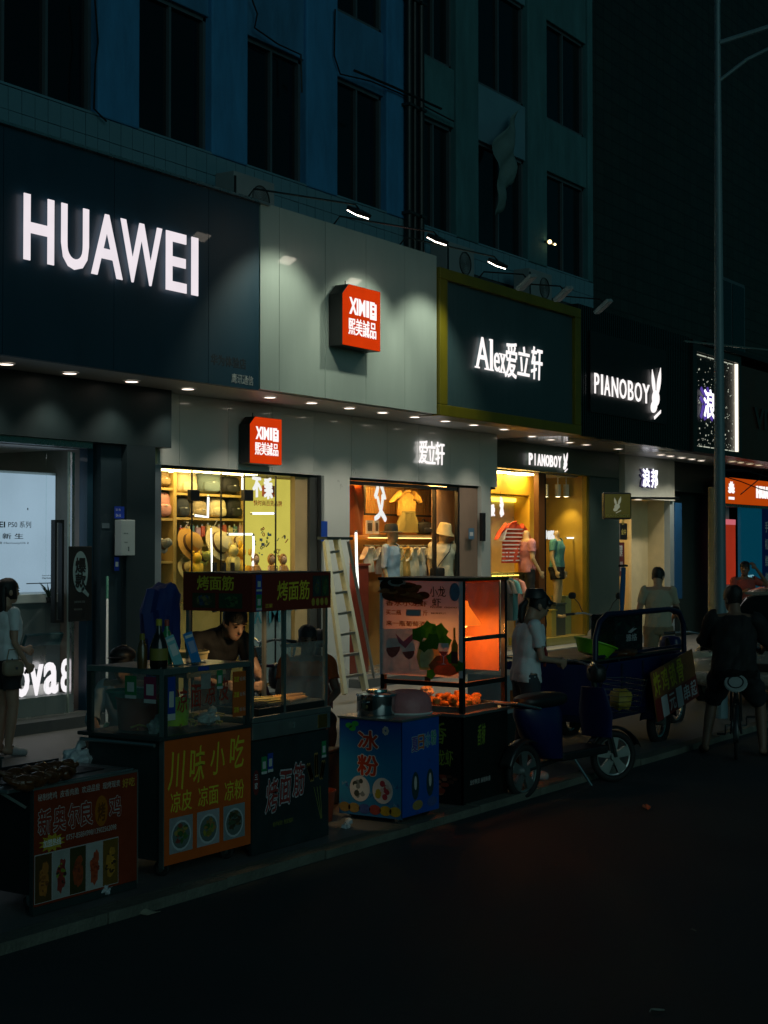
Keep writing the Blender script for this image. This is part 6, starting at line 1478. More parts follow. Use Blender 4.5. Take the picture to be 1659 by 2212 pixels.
# side poster
py0, pz0, pz1 = -.02, 1.01, 1.755
pp = MB(lf)._add([(0, -.004, pz0), (D, -.004, pz0), (D, -.004, pz1), (0, -.004, pz1)], [(0, 1, 2, 3)]).build('side_poster', sheet_mat('poster_paper', (.62, .64, .74), .38, .08), c5); lp_ = lf; yq = -.0062
for k, (u, z, rx, rz, cl) in enumerate([(.10, 1.70, .10, .06, (.05, .02, .01)), (.25, 1.68, .12, .05, (.24, .06, .015)), (.12, 1.63, .10, .05, (.22, .05, .01)), (.30, 1.62, .12, .035, (.30, .08, .02)), (.22, 1.60, .14, .03, (.26, .05, .015)), (.40, 1.63, .06, .03, (.2, .04, .01)), (.35, 1.585, .05, .025, (.25, .05, .01)), (.16, 1.725, .085, .03, (.38, .38, .36)), (.16, 1.73, .06, .02, (.02, .03, .02))] + [(rnd.uniform(.04, .42), rnd.uniform(1.585, 1.70), rnd.uniform(.02, .06), rnd.uniform(.008, .018), rnd.choice([(.35, .10, .03), (.18, .03, .01), (.42, .16, .06), (.10, .03, .01)])) for _ in range(26)]):
    MB(lp_).disc(u, z, rx, rz, yq - .00012 * k, .0002, 14).build('picture_print', sheet_mat('crw_%.2f_%.2f_%.2f' % cl, cl, .5, .5, 25), pp)
text('小龙', mat('ink_black', (.015, .012, .012), .5), pp, .46, .60, 1.62, 1.70, yq, .001, .004, m=lp_, wave=.04); text('虾', mat('ink_black'), pp, .48, .56, 1.55, 1.61, yq, .001, .004, m=lp_)
MB(lp_).disc(.68, 1.66, .045, .07, yq, .0006, 20).build('picture_print', mat('blue_print', (.10, .15, .24), .5, var=.6, vs=30), pp)
M_redtx = sheet_mat('poster_red', (.42, .10, .03), .5)
text('香水小龙虾', M_redtx, pp, .06, .44, 1.545, 1.585, yq - .003, .001, .01, m=lp_); text('买二瓶', M_redtx, pp, .06, .20, 1.475, 1.515, yq, .001, .01, m=lp_); MB(lp_).box(.245, .38, yq - .0006, yq, 1.47, 1.52).build('blank_print', mat('grey_patch', (.30, .30, .33), .6), pp); text('斤', M_redtx, pp, .40, .44, 1.475, 1.515, yq, .001, .01, m=lp_)
text('来一瓶葡萄酒', M_redtx, pp, .06, .42, 1.39, 1.43, yq, .001, .01, m=lp_)
text('招牌 0000', mat('ink_black'), pp, .46, .70, 1.535, 1.55, yq, .001, 0, m=lp_); text('欢迎订购 送货上门', mat('ink_black'), pp, .47, .60, 1.49, 1.503, yq, .001, 0, m=lp_)
def pshape(poly, cl, k, nm): MB(lp_).prism(poly, yq - .0006 - .0004 * k, yq - .0004 * k).build('picture_print', sheet_mat(nm, tuple(min(1, c * 2.7) for c in cl), .5, .45, 18), pp)
def ell(u, z, rx, rz, n=24): return [(u + rx * math.cos(i * 2 * math.pi / n), z + rz * math.sin(i * 2 * math.pi / n)) for i in range(n)]
def star(u, z, r, n=5, k=.74, a0=.3): return [(u + r * (1 if i % 2 == 0 else k) * math.cos(a0 + i * math.pi / n), z + r * .95 * (1 if i % 2 == 0 else k) * math.sin(a0 + i * math.pi / n)) for i in range(2 * n)]
def goblet(u, z, s_, wine, k, lean=0.):
    g = [(-.5, .95), (-.58, .6), (-.5, .2), (-.28, -.12), (-.05, -.25), (-.035, -.85), (-.3, -.95), (.3, -.95), (.035, -.85), (.05, -.25), (.28, -.12), (.5, .2), (.58, .6), (.5, .95)]
    pshape([(u + s_ * x + lean * s_ * q, z + s_ * q) for x, q in g], (.34, .32, .34), k, 'goblet'); pshape([(u + s_ * x * .92 + lean * s_ * q, z + s_ * q) for x, q in ((-.5, wine), (-.5, .2), (-.28, -.10), (0, -.22), (.28, -.10), (.5, .2), (.52, wine + .12))], (.20, .05, .045), k + 1, 'wine')
pshape([(.02, 1.02), (.0, 1.36), (.42, 1.38), (.45, 1.02)], (.40, .36, .38), 0, 'pale_ground')
goblet(.12, 1.17, .13, .35, 1, .15); goblet(.27, 1.16, .115, .25, 3, -.12)
pshape([(.15, 1.33), (.22, 1.27), (.30, 1.33), (.36, 1.38), (.33, 1.31), (.24, 1.22), (.18, 1.26)], (.25, .07, .10), 5, 'splash')
pshape([(.37, 1.06), (.34, 1.16), (.37, 1.27), (.46, 1.31), (.54, 1.26), (.56, 1.14), (.50, 1.06)], (.36, .22, .08), 2, 'melon'); pshape([(.38, 1.08), (.37, 1.16), (.40, 1.24), (.47, 1.27), (.50, 1.18), (.47, 1.08)], (.42, .30, .15), 3, 'melon_flesh')
pshape([(.48, 1.03), (.45, 1.10), (.52, 1.17), (.62, 1.19), (.70, 1.13), (.72, 1.05), (.64, 1.02)], (.20, .06, .02), 4, 'brown_fruit')
for q, (u, z, r, n, g) in enumerate(((.36, 1.33, .07, 5, .12), (.45, 1.36, .085, 6, .17), (.55, 1.35, .08, 5, .15), (.49, 1.28, .075, 6, .10), (.60, 1.28, .06, 5, .14), (.41, 1.24, .05, 5, .08), (.66, 1.16, .055, 5, .11), (.47, 1.03, .045, 5, .17), (.72, 1.10, .05, 5, .09))): pshape(star(u, z, r, n, .76, q * .7), (g * .42, g, .008), 6 + q * .5, 'vine_leaf%d' % q)
goblet(.585, 1.19, .085, .1, 12); pshape([(.655, 1.10), (.655, 1.26), (.672, 1.30), (.672, 1.39), (.69, 1.39), (.69, 1.30), (.712, 1.26), (.712, 1.10)], (.11, .10, .01), 14, 'wine_bottle'); pshape([(.655, 1.12), (.655, 1.21), (.712, 1.21), (.712, 1.12)], (.06, .02, .015), 15, 'bottle_label')
text('香', mat('acid_green', (.20, .26, .03), .5), c5, .47, .60, .50, .66, -.0002, .001, .01, m=lf, shear=.1, wave=.03); text('辣龙虾', mat('acid_green'), c5, .45, .66, .34, .46, -.0002, .001, .01, m=lf, shear=.1, wave=.03)
text('香辣', mat('acid_green'), c5, .22, .34, .48, .64, 0, .001, .01, shear=.1); text('龙虾鸭货 麻辣鲜香', _mats['dim_white'], c5, .10, .42, .19, .23, 0, .001, .006)
for k in range(14):
    a = .47 + rnd.random() * .24; MB(lf).disc(a, .12 + rnd.random() * .17, rnd.uniform(.015, .04), rnd.uniform(.01, .03), -.0002 - .00004 * k, .0006, 10).build('crayfish_print', mat(('cray_a', 'cray_b', 'cray_c')[k % 3], ((.25, .04, .02), (.35, .12, .07), (.08, .03, .02))[k % 3], .5), c5)
for x, y in ((.03, .03), (W - .03, .03), (.03, D - .03), (W - .03, D - .03)): MB().box(x - .015, x + .015, y - .015, y + .015, .05, .12).build('leg', M_cartsteel, c5)
fd = thing('food_tray', 'steel tray of orange lit fried food in the crayfish cart', 'food tray', (10.30, 6.12, .74)); MB().box(-.29, .29, -.28, .3, 0, .012).box(-.3, -.29, -.28, .3, 0, .045).box(.29, .3, -.28, .3, 0, .045).box(-.29, .29, -.29, -.28, 0, .045).build('tray', M_cartsteel, fd)
M_fried = mat('fried', (.50, .20, .03), .6, var=.4, vs=25)
for k in range(46): MB().blob((rnd.uniform(-.25, .25), rnd.uniform(-.22, .25), .03 + rnd.random() * .06), rnd.uniform(.03, .055), rnd.uniform(.025, .045), rnd.uniform(.02, .035), 1, 10, 7, .4, k).build('fried_piece', M_fried, fd, True)
crumple('paper_bag', 'crumpled white paper bag on the fried food', (10.12, 6.2, .84), .06, mat('paper_white', (.6, .5, .42), .7), 'bag', .6, 9)
# things below and beside the carts
t = tub('bucket', 'dark red bucket on the ground between the grill cart and the blue cart', (8.85, 6.35, .05), .14, .22, mat('bucket_red', (.25, .04, .015), .5), 'bucket', 1.2)
t = tub('bucket', 'grey bucket on the ground behind the roast chicken cart end', (6.66, 6.35, .05), .13, .24, mat('bucket_grey', (.10, .12, .11), .6), 'bucket', 1.2)
crumple('plastic_bag', 'white litter bag lying under the end of the roast chicken cart', (6.30, 5.98, .05), .05, M_film, seed=11)
crumple('plastic_bag', 'rolled white litter on the ground by the red bucket', (8.72, 6.0, .05), .035, M_film, flat=.5, seed=12)
lt1 = MB().sheet(lambda u, v: Vector((6.24 + u * .11, 5.60 + v * .06, .006 + .02 * math.sin(u * 4) * v)), 6, 4).build('paper_scrap', mat('scrap', (.35, .33, .24), .8), thick=.002); tag(lt1, 'pale paper scrap lying in the gutter by the kerb', 'litter')
def leaf(label, loc, s, col, rz):
    t = thing('fallen_leaf', label, 'leaf', loc, rz)
    MB().sheet(lambda u, v: Vector(((u - .5) * s, (v - .5) * s * .5 * math.sin(math.pi * (.08 + .84 * u)), .004 + .03 * s / .15 * (abs(v - .5) + u * u * .5))), 10, 6).build('blade', mat('leaf_%.2f' % col[0], col, .7), t, True, thick=.001); MB().tube([(s * .5, 0, .015), (s * .68, .01, .005)], .002, 5).build('stalk', mat('leaf_%.2f' % col[0]), t)
p = atz(1397, 1748, 0); leaf('orange brown leaf lying alone on the dark road', (p.x, p.y, 0), .13, (.42, .17, .08), .6)
p = atz(1421, 2186, 0); leaf('pale leaf on the dark road at the bottom of the picture', (p.x, p.y, 0), .06, (.33, .36, .30), 2.3)
p = atz(1736 * .864, 2329 * .864, 0); leaf('tiny pale leaf on the dark road, between the other two', (p.x, p.y, 0), .03, (.2, .22, .18), 1)
bn = thing('rubbish_bin', 'dark green bin standing between the grill cart and the blue cart', 'bin', (8.62, 6.42, .05))
MB().loft([((0, 0, 0), (.12, 0, 0), (0, .12, 0)), ((0, 0, .62), (.15, 0, 0), (0, .15, 0))], 20).build('bin_body', mat('bin_green', (.02, .06, .05), .5), bn, True); MB().torus((0, 0, .62), .15, .012, axis=(0, 0, 1)).build('rim', mat('bin_green'), bn)
gb = thing('gas_bottle', 'small steel gas bottle standing under the orange board cart', 'gas bottle', (7.35, 6.3, .05)); MB().lathe([(.1, 0), (.1, .02), (.09, .03), (.1, .05), (.1, .1), (.06, .13)], n=18).build('bottle_body', M_darksteel, gb, True); MB().tube([(0, 0, .12), (0, 0, .15)], .02, 8).build('valve', mat('brass'), gb)

ft_ = thing('folded_table', 'folded dark green table standing between the grill cart and the blue cart', 'table', (8.80, 6.40, .05), R(4)); M_ftab = mat('folded_green', (.02, .05, .05), .5, var=.4, vs=4)
MB().box(-.17, .20, 0, .03, .06, .80).build('table_leaf', M_ftab, ft_, bevel=.006); MB().box(-.17, .20, .045, .075, .06, .80).build('table_leaf', M_ftab, ft_, bevel=.006)
for x in (-.14, .17): MB().tube([(x, .037, 0), (x, .037, .75)], .012, 8).build('leg', M_cartsteel, ft_)
ch_ = thing('plastic_chair', 'dark red plastic chair half hidden behind the wine poster', 'chair', (10.05, 7.35, .05), R(-60)); M_ch = mat('chair_red', (.20, .05, .03), .5)
MB().box(-.2, .2, -.2, .2, .42, .45).build('seat', M_ch, ch_, bevel=.012); MB().sheet(lambda u, v: Vector(((u - .5) * .40, .19 + .05 * v + .05 * (2 * u - 1) ** 2 * -1, .46 + .42 * v)), 10, 8).build('backrest', M_ch, ch_, True, thick=.012)
for x in (-.17, .17):
    for y in (-.17, .17): MB().tube([(x, y, .42), (x * 1.15, y * 1.15, 0)], .016, 8).build('leg', M_ch, ch_)
for i, (x, y, h, cl, lb) in enumerate(((7.0, 7.0, .32, (.10, .08, .06), 'brown carton on the ground behind the orange board cart'), (9.35, 6.75, .4, (.06, .09, .10), 'grey blue crate on the ground behind the blue cart'), (10.3, 6.85, .35, (.14, .05, .03), 'dull red crate on the ground behind the crayfish cart'))):
    t = thing('storage_crate', lb, 'crate', (x, y, .05), .2 * i); mt = mat('store_%d' % i, cl, .6, var=.4)
    MB().box(-.2, .2, -.15, .15, 0, h).build('crate_body', mt, t, bevel=.01); MB().box(-.21, .21, -.16, .16, h + .001, h + .025).build('crate_lid', mt, t, bevel=.006)
# ================================================================ vehicles
M_blue = mat('trike_blue', (.004, .010, .075), .4, var=.5, vs=4, coat=.3)
M_bluedark = mat('trike_blue_dark', (.004, .008, .038), .45, var=.25)
M_alloy = mat('alloy', (.40, .42, .41), .35, .85, var=.2, vs=9)
M_plastic = mat('black_plastic', (.012, .013, .014), .45)
def wheel(v, c, r, tw, alloy=True, spokes=5, axis=(0, 1, 0), ym=1):
    w = MB().torus(c, r - tw * .5, tw * .5, axis, 32, 10).build('wheel', M_rubber, v, True)
    cx, cy, cz = c; ri = r - tw
    MB().torus(c, ri, tw * .22, axis, 32, 8).build('rim', M_alloy if alloy else M_steel, w, True)
    if alloy:
        m = MB()
        for k in range(spokes):
            a = k * 2 * math.pi / spokes + .3; d = Vector((math.cos(a), 0, math.sin(a))); s_ = Vector((-math.sin(a), 0, math.cos(a))); c_ = Vector(c)
            p = [c_ + d * ri * .18 + s_ * ri * .16, c_ + d * ri * .98 + s_ * ri * .30, c_ + d * ri * .98 - s_ * ri * .30, c_ + d * ri * .18 - s_ * ri * .16]
            m._add([q + Vector((0, -tw * .25, 0)) for q in p] + [q + Vector((0, tw * .25, 0)) for q in p], [(0, 1, 2, 3), (7, 6, 5, 4), (0, 4, 5, 1), (1, 5, 6, 2), (2, 6, 7, 3), (3, 7, 4, 0)])
        m.build('spokes', M_alloy, w)
    else:
        m = MB()
        for k in range(20):
            a = k * math.pi / 10; m.tube([(cx, cy + (.02 if k % 2 else -.02), cz), (cx + ri * math.cos(a), cy, cz + ri * math.sin(a))], .0016, 4)
        o = m.build('spokes', M_steel, w); o['kind'] = 'stuff'
    MB().tube([(cx, cy - tw * .7, cz), (cx, cy + tw * .7, cz)], ri * .24, 16).build('hub', M_alloy, w, True)
    return w
def fender(v, c, r, w, a0, a1, mt):
    MB().sheet(lambda u, t: Vector((c[0] + r * math.cos(a0 + (a1 - a0) * u), c[1] + (t - .5) * w, c[2] + r * math.sin(a0 + (a1 - a0) * u) - .02 * (2 * t - 1) ** 2)), 18, 6).build('fender', mt, v, True, thick=.004)
def handlebar(v, x, z, w, back, mt=None, mirrors=True):
    m = MB(); m.tube([(x - back, -w, z + .02), (x - back * .5, -w * .55, z + .03), (x, -.04, z), (x, .04, z), (x - back * .5, w * .55, z + .03), (x - back, w, z + .02)], .012, 8); m.build('handlebar', mt or M_steel, v, True)
    for s in (-1, 1):
        MB().tube([(x - back * 1.0, s * w, z + .02), (x - back * 1.5, s * (w + .1), z + .012)], .018, 10).build('grip', M_plastic, v, True)
        MB().tube([(x - back * .7, s * w * .8, z + .04), (x - back, s * (w + .06), z + .0)], .006, 6).build('brake_lever', M_steel, v, True)
        MB().tube([(x - back * .4, s * w * .5, z + .03), (x + .12, s * w * .4, z + .02), (x + .1, 0, z - .2)], .004, 5).build('cable', M_plastic, v, True)
        if mirrors:
            MB().tube([(x - back * .5, s * w * .6, z + .03), (x - back * .4, s * (w * .8), z + .16), (x - back * .4, s * w, z + .22)], .006, 6).build('mirror_stalk', M_plastic, v, True)
            MB().blob((x - back * .4, s * (w + .03), z + .26), .012, .05, .045, .7).build('mirror', M_plastic, v, True)

# ---------------- blue electric moped
e = thing('electric_moped', 'blue electric moped with pale five spoke wheels parked at the kerb', 'moped', (11.36, 5.60, 0), R(-8))
wheel(e, (.62, 0, .22), .22, .06); wheel(e, (-.62, 0, .22), .22, .06)
fender(e, (.62, 0, .22), .26, .11, R(20), R(150), M_plastic); fender(e, (-.62, 0, .22), .26, .12, R(30), R(165), M_darksteel)
for s in (-1, 1): MB().tube([(.62, s * .05, .22), (.53, s * .05, .55), (.50, s * .045, .62)], .016, 8).build('fork_leg', M_darksteel, e, True)
MB().tube([(.51, 0, .58), (.40, 0, .98)], .024, 10).build('steering_column', M_darksteel, e, True)
handlebar(e, .40, 1.0, .25, .12, mirrors=False)
MB().blob((.46, 0, .93), .07, .09, .08, .7).build('headlight_shell', M_plastic, e, True); MB().lathe([(.055, 0), (.04, .01), (.001, .015)], (.52, 0, .93), 16, (1, 0, 0)).build('headlight', glass('lamp_lens', (.8, .8, .75), .1), e, True)
MB().loft([((.44, 0, .40), (.03, 0, 0), (0, .15, 0)), ((.42, 0, .6), (.03, 0, 0), (0, .17, 0)), ((.38, 0, .82), (.03, 0, 0), (0, .12, 0))], 16).build('leg_shield', M_blue, e, True)
MB().box(-.25, .42, -.13, .13, .27, .34).build('footboard', M_plastic, e, bevel=.015)
MB().loft([((-.28, 0, .3), (.10, 0, 0), (0, .13, 0)), ((-.38, 0, .5), (.22, 0, 0), (0, .15, 0)), ((-.42, 0, .66), (.28, 0, 0), (0, .14, 0)), ((-.44, 0, .72), (.26, 0, 0), (0, .12, 0))], 20).build('battery_body', M_blue, e, True)
MB().blob((-.38, 0, .77), .30, .13, .06, .7).build('seat', M_plastic, e, True)
MB().tube([(-.55, -.12, .72), (-.85, -.11, .78), (-.85, .11, .78), (-.55, .12, .72)], .012, 8).build('rear_rack', M_steel, e, True)
MB().tube([(-.1, .0, .27), (-.62, 0, .22)], .02, 8).build('swing_arm', M_darksteel, e)
MB().tube([(-.05, -.1, .27), (.05, -.2, .05)], .012, 6).build('kick_stand', M_steel, e)
bk = MB()
for i in range(7):
    z = .60 + i * .045; q = .105 + .01 * i; bk.tube([(.60, -q, z), (.60 + .19 + .01 * i, -q, z), (.60 + .19 + .01 * i, q, z), (.60, q, z)], .0035, 5, True)
for i in range(9):
    y = -.11 + i * .0275; bk.tube([(.80, y, .60), (.86, y * 1.5, .88)], .003, 5)
bk.build('front_basket', M_darksteel, e); MB().blob((.70, 0, .70), .085, .10, .09, .8, rough=.3).build('basket_load', mat('yellow_load', (.40, .28, .04), .6), e, True)
steer = Matrix.Translation((.50, 0, 0)) @ Matrix.Rotation(R(-26), 4, 'Z') @ Matrix.Translation((-.50, 0, 0))
for ch in list(e.children):
    x_ = max(v.co.x for v in ch.data.vertices)
    if ch.name.split('.')[0] in ('fork_leg', 'steering_column', 'handlebar', 'grip', 'brake_lever', 'cable', 'headlight_shell', 'headlight', 'front_basket', 'basket_load') or (ch.name.split('.')[0] in ('wheel', 'fender') and x_ > .5):
        ch.data.transform(steer)
        for g in ch.children: g.data.transform(steer)
# ---------------- blue cargo tricycle
t = thing('cargo_tricycle', 'blue cargo tricycle with a tubular rail and a tilted food sign on its side', 'tricycle', (14.05, 6.1, 0))
x0, x1, D = -1.12, 1.18, .95
MB().box(x0, x1, .0, D, .36, .42).build('bed_floor', M_bluedark, t)
for y in (0., D - .03): MB().box(x0, x1, y, y + .03, .42, .90).build('side_panel', M_blue, t, bevel=.006)
for x in (x0, x1 - .03): MB().box(x, x + .03, .032, D - .032, .42, .90).build('end_panel', M_blue, t, bevel=.006)
for k in range(5): MB().box(x0 + .1 + k * .5, x0 + .14 + k * .5, -.012, 0, .44, .88).build('stiffener', M_bluedark, t)
for y in (.015,):
    MB().tube([(x0 + .06, y, .9), (x0 + .07, y, 1.15), (x0 + .16, y, 1.30), (x0 + .32, y, 1.36), (x1 - .45, y, 1.36), (x1 - .2, y, 1.32), (x1 - .08, y, 1.2), (x1 - .06, y, .9)], .028, 10).build('side_rail', M_bluedark, t, True)
MB().box(x0 + .1, x1 - .08, .03, .05, .955, .98).build('mid_rail', M_bluedark, t)
MB().box(x0 - .02, x1 - .2, -.02, D, .93, .945).build('work_top', M_cartdark, t)
for y in (-.02, D + .02): wheel(t, (.35, y, .24), .24, .09, False)
for y in (-.02,): fender(t, (.35, y, .24), .29, .16, R(10), R(170), M_bluedark)
MB().box(-.9, 1.1, .3, .36, .28, .36).build('chassis_rail', M_plastic, t); MB().box(-.9, 1.1, .6, .66, .28, .36).build('chassis_rail', M_plastic, t)
wheel(t, (2.0, .47, .24), .24, .07, False); MB().tube([(2.0, .40, .24), (1.85, .42, .7), (1.75, .47, 1.0)], .02, 8).tube([(2.0, .54, .24), (1.85, .52, .7), (1.75, .47, 1.0)], .02, 8).build('front_fork', M_plastic, t, True)
MB().blob((1.35, .47, .72), .18, .2, .07, .6).build('seat', M_plastic, t, True); MB().tube([(1.1, .47, .36), (1.6, .47, .36), (1.85, .47, .75)], .035, 8).build('frame_tube', M_bluedark, t, True)
hb_ = MB(); handlebar(t, 1.72, 1.05, .3, .15)
MB().blob((1.85, .47, .92), .08, .12, .1, .6).build('headlight_shell', M_blue, t, True)
sg = thing('food_sign', 'tilted yellow and red food sign leaning on the tricycle side', 'sign', (14.62, 5.96, .36)); mt = Matrix.Rotation(R(-9), 4, 'Y') @ Matrix.Rotation(R(-5), 4, 'X')
MB(mt).box(-.55, .55, -.012, .0, .0, .50).build('board', mat('sign_mix', (.28, .10, .03), .4, var=.6, vs=4), sg); MB(mt).box(-.55, .55, -.0135, -.012, 0, .22).build('red_band', mat('band_red', (.22, .02, .015), .4, var=.3), sg)
for i, ch in enumerate('炸鸡锁骨'): text(ch, M_yellow, sg, -.52 + i * .20, -.36 + i * .20, .245, .475, -.0125, .0015, .012, m=mt)
for i, ch in enumerate('一元一串起'): text(ch, M_outline, sg, -.40 + i * .19, -.25 + i * .19, .03, .19, -.014, .0015, .012, m=mt)
bx = thing('wrapped_carton', 'black shiny wrapped carton with white lettering inside the tricycle rail', 'carton', (13.85, 6.3, .945)); MB().box(-.28, .36, -.14, .14, 0, .40).build('wrap', mat('black_film', (.012, .014, .016), .18, var=.5, vs=14, bump=.8, bs=9), bx, bevel=.02); text('雅格', mat('grey_print', (.35, .36, .37), .5), bx, -.06, .20, .13, .2, -.141, .002, .015); MB().prism([(-.02, .22), (.14, .27), (.10, .25), (.2, .25), (.06, .21)], -.143, -.141).build('swoosh_print', mat('grey_print'), bx)
gbn = tub('plastic_basin', 'bright lime green basin tilted on the tricycle work top', (12.98 + .30, 6.28, .965), .21, .13, mat('lime_basin', (.22, .58, .02), .4), 'basin', 1.5); gbn.rotation_euler = (R(10), R(14), 0)
p0_, p1_ = at(1337, 1430, 6.35), at(1347, 1222, 6.35)
mp_ = thing('squeegee', 'tall squeegee pole with a blue cloth standing in the tricycle', 'squeegee', p0_); d_ = p1_ - p0_
MB().tube([(0, 0, 0), d_], .012, 8).build('pole', mat('grey_pole', (.35, .38, .40), .4, .5), mp_, True); MB().bar(d_ + Vector((-.09, 0, 0)), d_ + Vector((.07, 0, .0)), .03, .02).build('head', M_plastic, mp_); MB().loft([(d_ - Vector((.0, 0, .02)), (.03, 0, 0), (0, .02, 0)), (d_ - Vector((.03, 0, .25)), (.04, 0, 0), (0, .025, 0)), (d_ - Vector((.05, 0, .55)), (.02, 0, 0), (0, .015, 0))], 12).build('cloth', mat('blue_rag', (.02, .10, .25), .8), mp_, True)
hp = thing('food_heap', 'low heap of brown food beside the green basin', 'food', (13.75, 6.18, .945)); MB().blob((0, 0, .02), .25, .12, .04, 1, 24, 12, .5, 5).build('heap', M_roast, hp, True)
cr = thing('polystyrene_crate', 'white crate with a printed side behind the moped', 'crate', (12.35, 6.75, .05)); MB().box(-.3, .3, -.2, .2, .45, .80).build('crate', mat('crate_white', (.35, .40, .42), .6), cr, bevel=.01); MB().box(-.28, .28, -.18, .18, 0, .445).build('stand', M_cartdark, cr); text('0 0 0', M_plastic, cr, -.05, .12, .55, .62, -.201, .002, .03); MB().box(-.22, -.16, -.23, -.2, .5, .66).build('orange_handle', mat('orange_handle', (.45, .12, .02), .5), cr)
# ---------------- bicycle builder
def bicycle(v, mt, r=.30, basket=False, rack=True, sz=.86):
    wheel(v, (.52, 0, r), r, .036, False); wheel(v, (-.52, 0, r), r, .036, False)
    MB().tube([(-.12, 0, .28), (-.20, 0, sz - .12)], .017, 8).build('seat_tube', mt, v, True); MB().tube([(-.12, 0, .28), (.2, 0, .45), (.36, 0, .78)], .02, 8).build('down_tube', mt, v, True)
    MB().tube([(-.18, 0, sz - .22), (.36, 0, .74)], .017, 8).build('top_tube', mt, v, True)
    for s in (-1, 1):
        MB().tube([(-.12, s * .03, .28), (-.52, s * .05, r)], .01, 6).build('chain_stay', mt, v, True); MB().tube([(-.19, s * .02, sz - .2), (-.52, s * .05, r)], .009, 6).build('seat_stay', mt, v, True); MB().tube([(.52, s * .05, r), (.44, s * .045, .58), (.36, 0, .74)], .012, 6).build('fork_leg', mt, v, True)
        MB().tube([(-.12, s * .04, .28), (-.12, s * .1, .28), (-.12 + s * .12, s * .1, .28 - s * .1)], .008, 6).build('crank', M_steel, v, True); MB().box(-.12 + s * .12 - .04, -.12 + s * .12 + .04, s * .14 - .04, s * .14 + .04, .28 - s * .1 - .01, .28 - s * .1 + .01).build('pedal', M_plastic, v)
    MB().tube([(.36, 0, .74), (.31, 0, .98)], .015, 8).build('stem', M_steel, v, True); handlebar(v, .30, .98, .24, .10, mirrors=False)
    MB().loft([((-.36, 0, sz - .03), (.01, 0, -.02), (0, .09, 0)), ((-.28, 0, sz + .0), (.0, 0, -.035), (0, .10, 0)), ((-.12, 0, sz), (0, 0, -.03), (0, .05, 0)), ((-.02, 0, sz - .01), (0, 0, -.02), (0, .025, 0))], 14).build('saddle', M_plastic, v, True)
    MB().tube([(-.20, 0, sz - .14), (-.22, 0, sz - .02)], .014, 8).build('seat_post', M_steel, v, True)
    fender(v, (.52, 0, r), r + .025, .05, R(10), R(150), mt); fender(v, (-.52, 0, r), r + .025, .05, R(20), R(190), mt)
    MB().torus((-.12, .03, .28), .08, .006, n=24, k=6).build('chainring', M_steel, v)
    if rack: MB().tube([(-.25, -.06, .66), (-.75, -.06, .67), (-.75, .06, .67), (-.25, .06, .66)], .008, 6).build('rack', M_steel, v, True)
b1 = thing('bicycle', 'dark electric bicycle parked in front of the accessory shop', 'bicycle', (12.62, 9.5, .05), R(176)); bicycle(b1, mat('bike_maroon', (.06, .015, .04), .3), .28, sz=.94)
MB().blob((.0, 0, .62), .16, .07, .14, .6).build('battery_box', M_plastic, b1, True); MB().blob((-.62, 0, .98), .04, .11, .10, .8).build('back_pad', M_plastic, b1, True); MB().tube([(-.5, 0, .68), (-.6, 0, .9)], .012, 6).build('pad_post', M_plastic, b1)
bk2 = MB()
for i in range(5): z = .78 + .04 * i; bk2.tube([(.36, -.12, z), (.58, -.13, z), (.58, .13, z), (.36, .12, z)], .004, 5, True)
bk2.build('front_basket', M_steel, b1); MB().blob((.47, 0, .86), .1, .12, .09, .7, rough=.3).build('basket_bag', mat('grey_bag', (.15, .17, .18), .5), b1, True)
b2 = thing('bicycle', 'small bicycle with pale oval saddle back ridden by the man in black', 'bicycle', (14.32, 5.24, 0), R(20)); bicycle(b2, M_darksteel, .25, sz=.74, rack=False)
MB().lathe([(.001, -.012), (.09, -.01), (.11, .0), (.1, .012), (.001, .016)], (-.46, 0, .715), 24, (-.72, 0, .69)).build('saddle_back', mat('pale_saddle', (.33, .36, .35), .5), b2, True); MB().torus((-.47, 0, .727), .07, .006, axis=(-.72, 0, .69)).build('saddle_ring', M_plastic, b2)
# ---------------- parked car
car = thing('parked_car', 'silver parked car facing the camera behind the lamp post', 'car', (17.85, 6.47, 0)); M_car = mat('car_silver', (.36, .37, .33), .25, .5, var=.05, coat=.6)
prof = [(0, .36, .62, .62), (.08, .28, .70, .72), (.5, .26, .80, .80), (1.05, .25, .93, .84), (1.35, .25, .96, .84)]
prof += [(2.0, .25, .98, .85), (3.4, .25, .98, .85), (3.9, .26, .96, .82), (4.3, .34, .85, .72)]
sec = []
def car_ring(x, zb, zt, hw, n=20):
    r_ = []
    for i in range(n):
        a = 2 * math.pi * i / n; c_, s_ = math.cos(a), math.sin(a); r_.append((x, hw * math.copysign(abs(c_) ** .45, c_), (zb + zt) / 2 + (zt - zb) / 2 * math.copysign(abs(s_) ** .45, s_)))
    return r_
def ringloft(mb, rings):
    n = len(rings[0]); mb._add([p for r_ in rings for p in r_], [(i * n + j, i * n + (j + 1) % n, (i + 1) * n + (j + 1) % n, (i + 1) * n + j) for i in range(len(rings) - 1) for j in range(n)] + [tuple(range(n))[::-1], tuple((len(rings) - 1) * n + j for j in range(n))]); return mb
ringloft(MB(), [car_ring(*p) for p in prof]).build('body', M_car, car, True)
ringloft(MB(), [car_ring(1.15, .88, .95, .74), car_ring(1.75, .88, 1.36, .66), (car_ring(2.1, .88, 1.44, .62)), car_ring(3.1, .88, 1.43, .62), car_ring(3.8, .88, .97, .70)]).build('cabin_glass', mat('car_glass', (.006, .008, .008), .08, coat=.5), car, True)
ringloft(MB(), [car_ring(1.82, 1.36, 1.41, .60), car_ring(2.2, 1.40, 1.465, .58), car_ring(3.0, 1.40, 1.455, .58), car_ring(3.25, 1.36, 1.41, .58)]).build('roof', M_car, car, True)
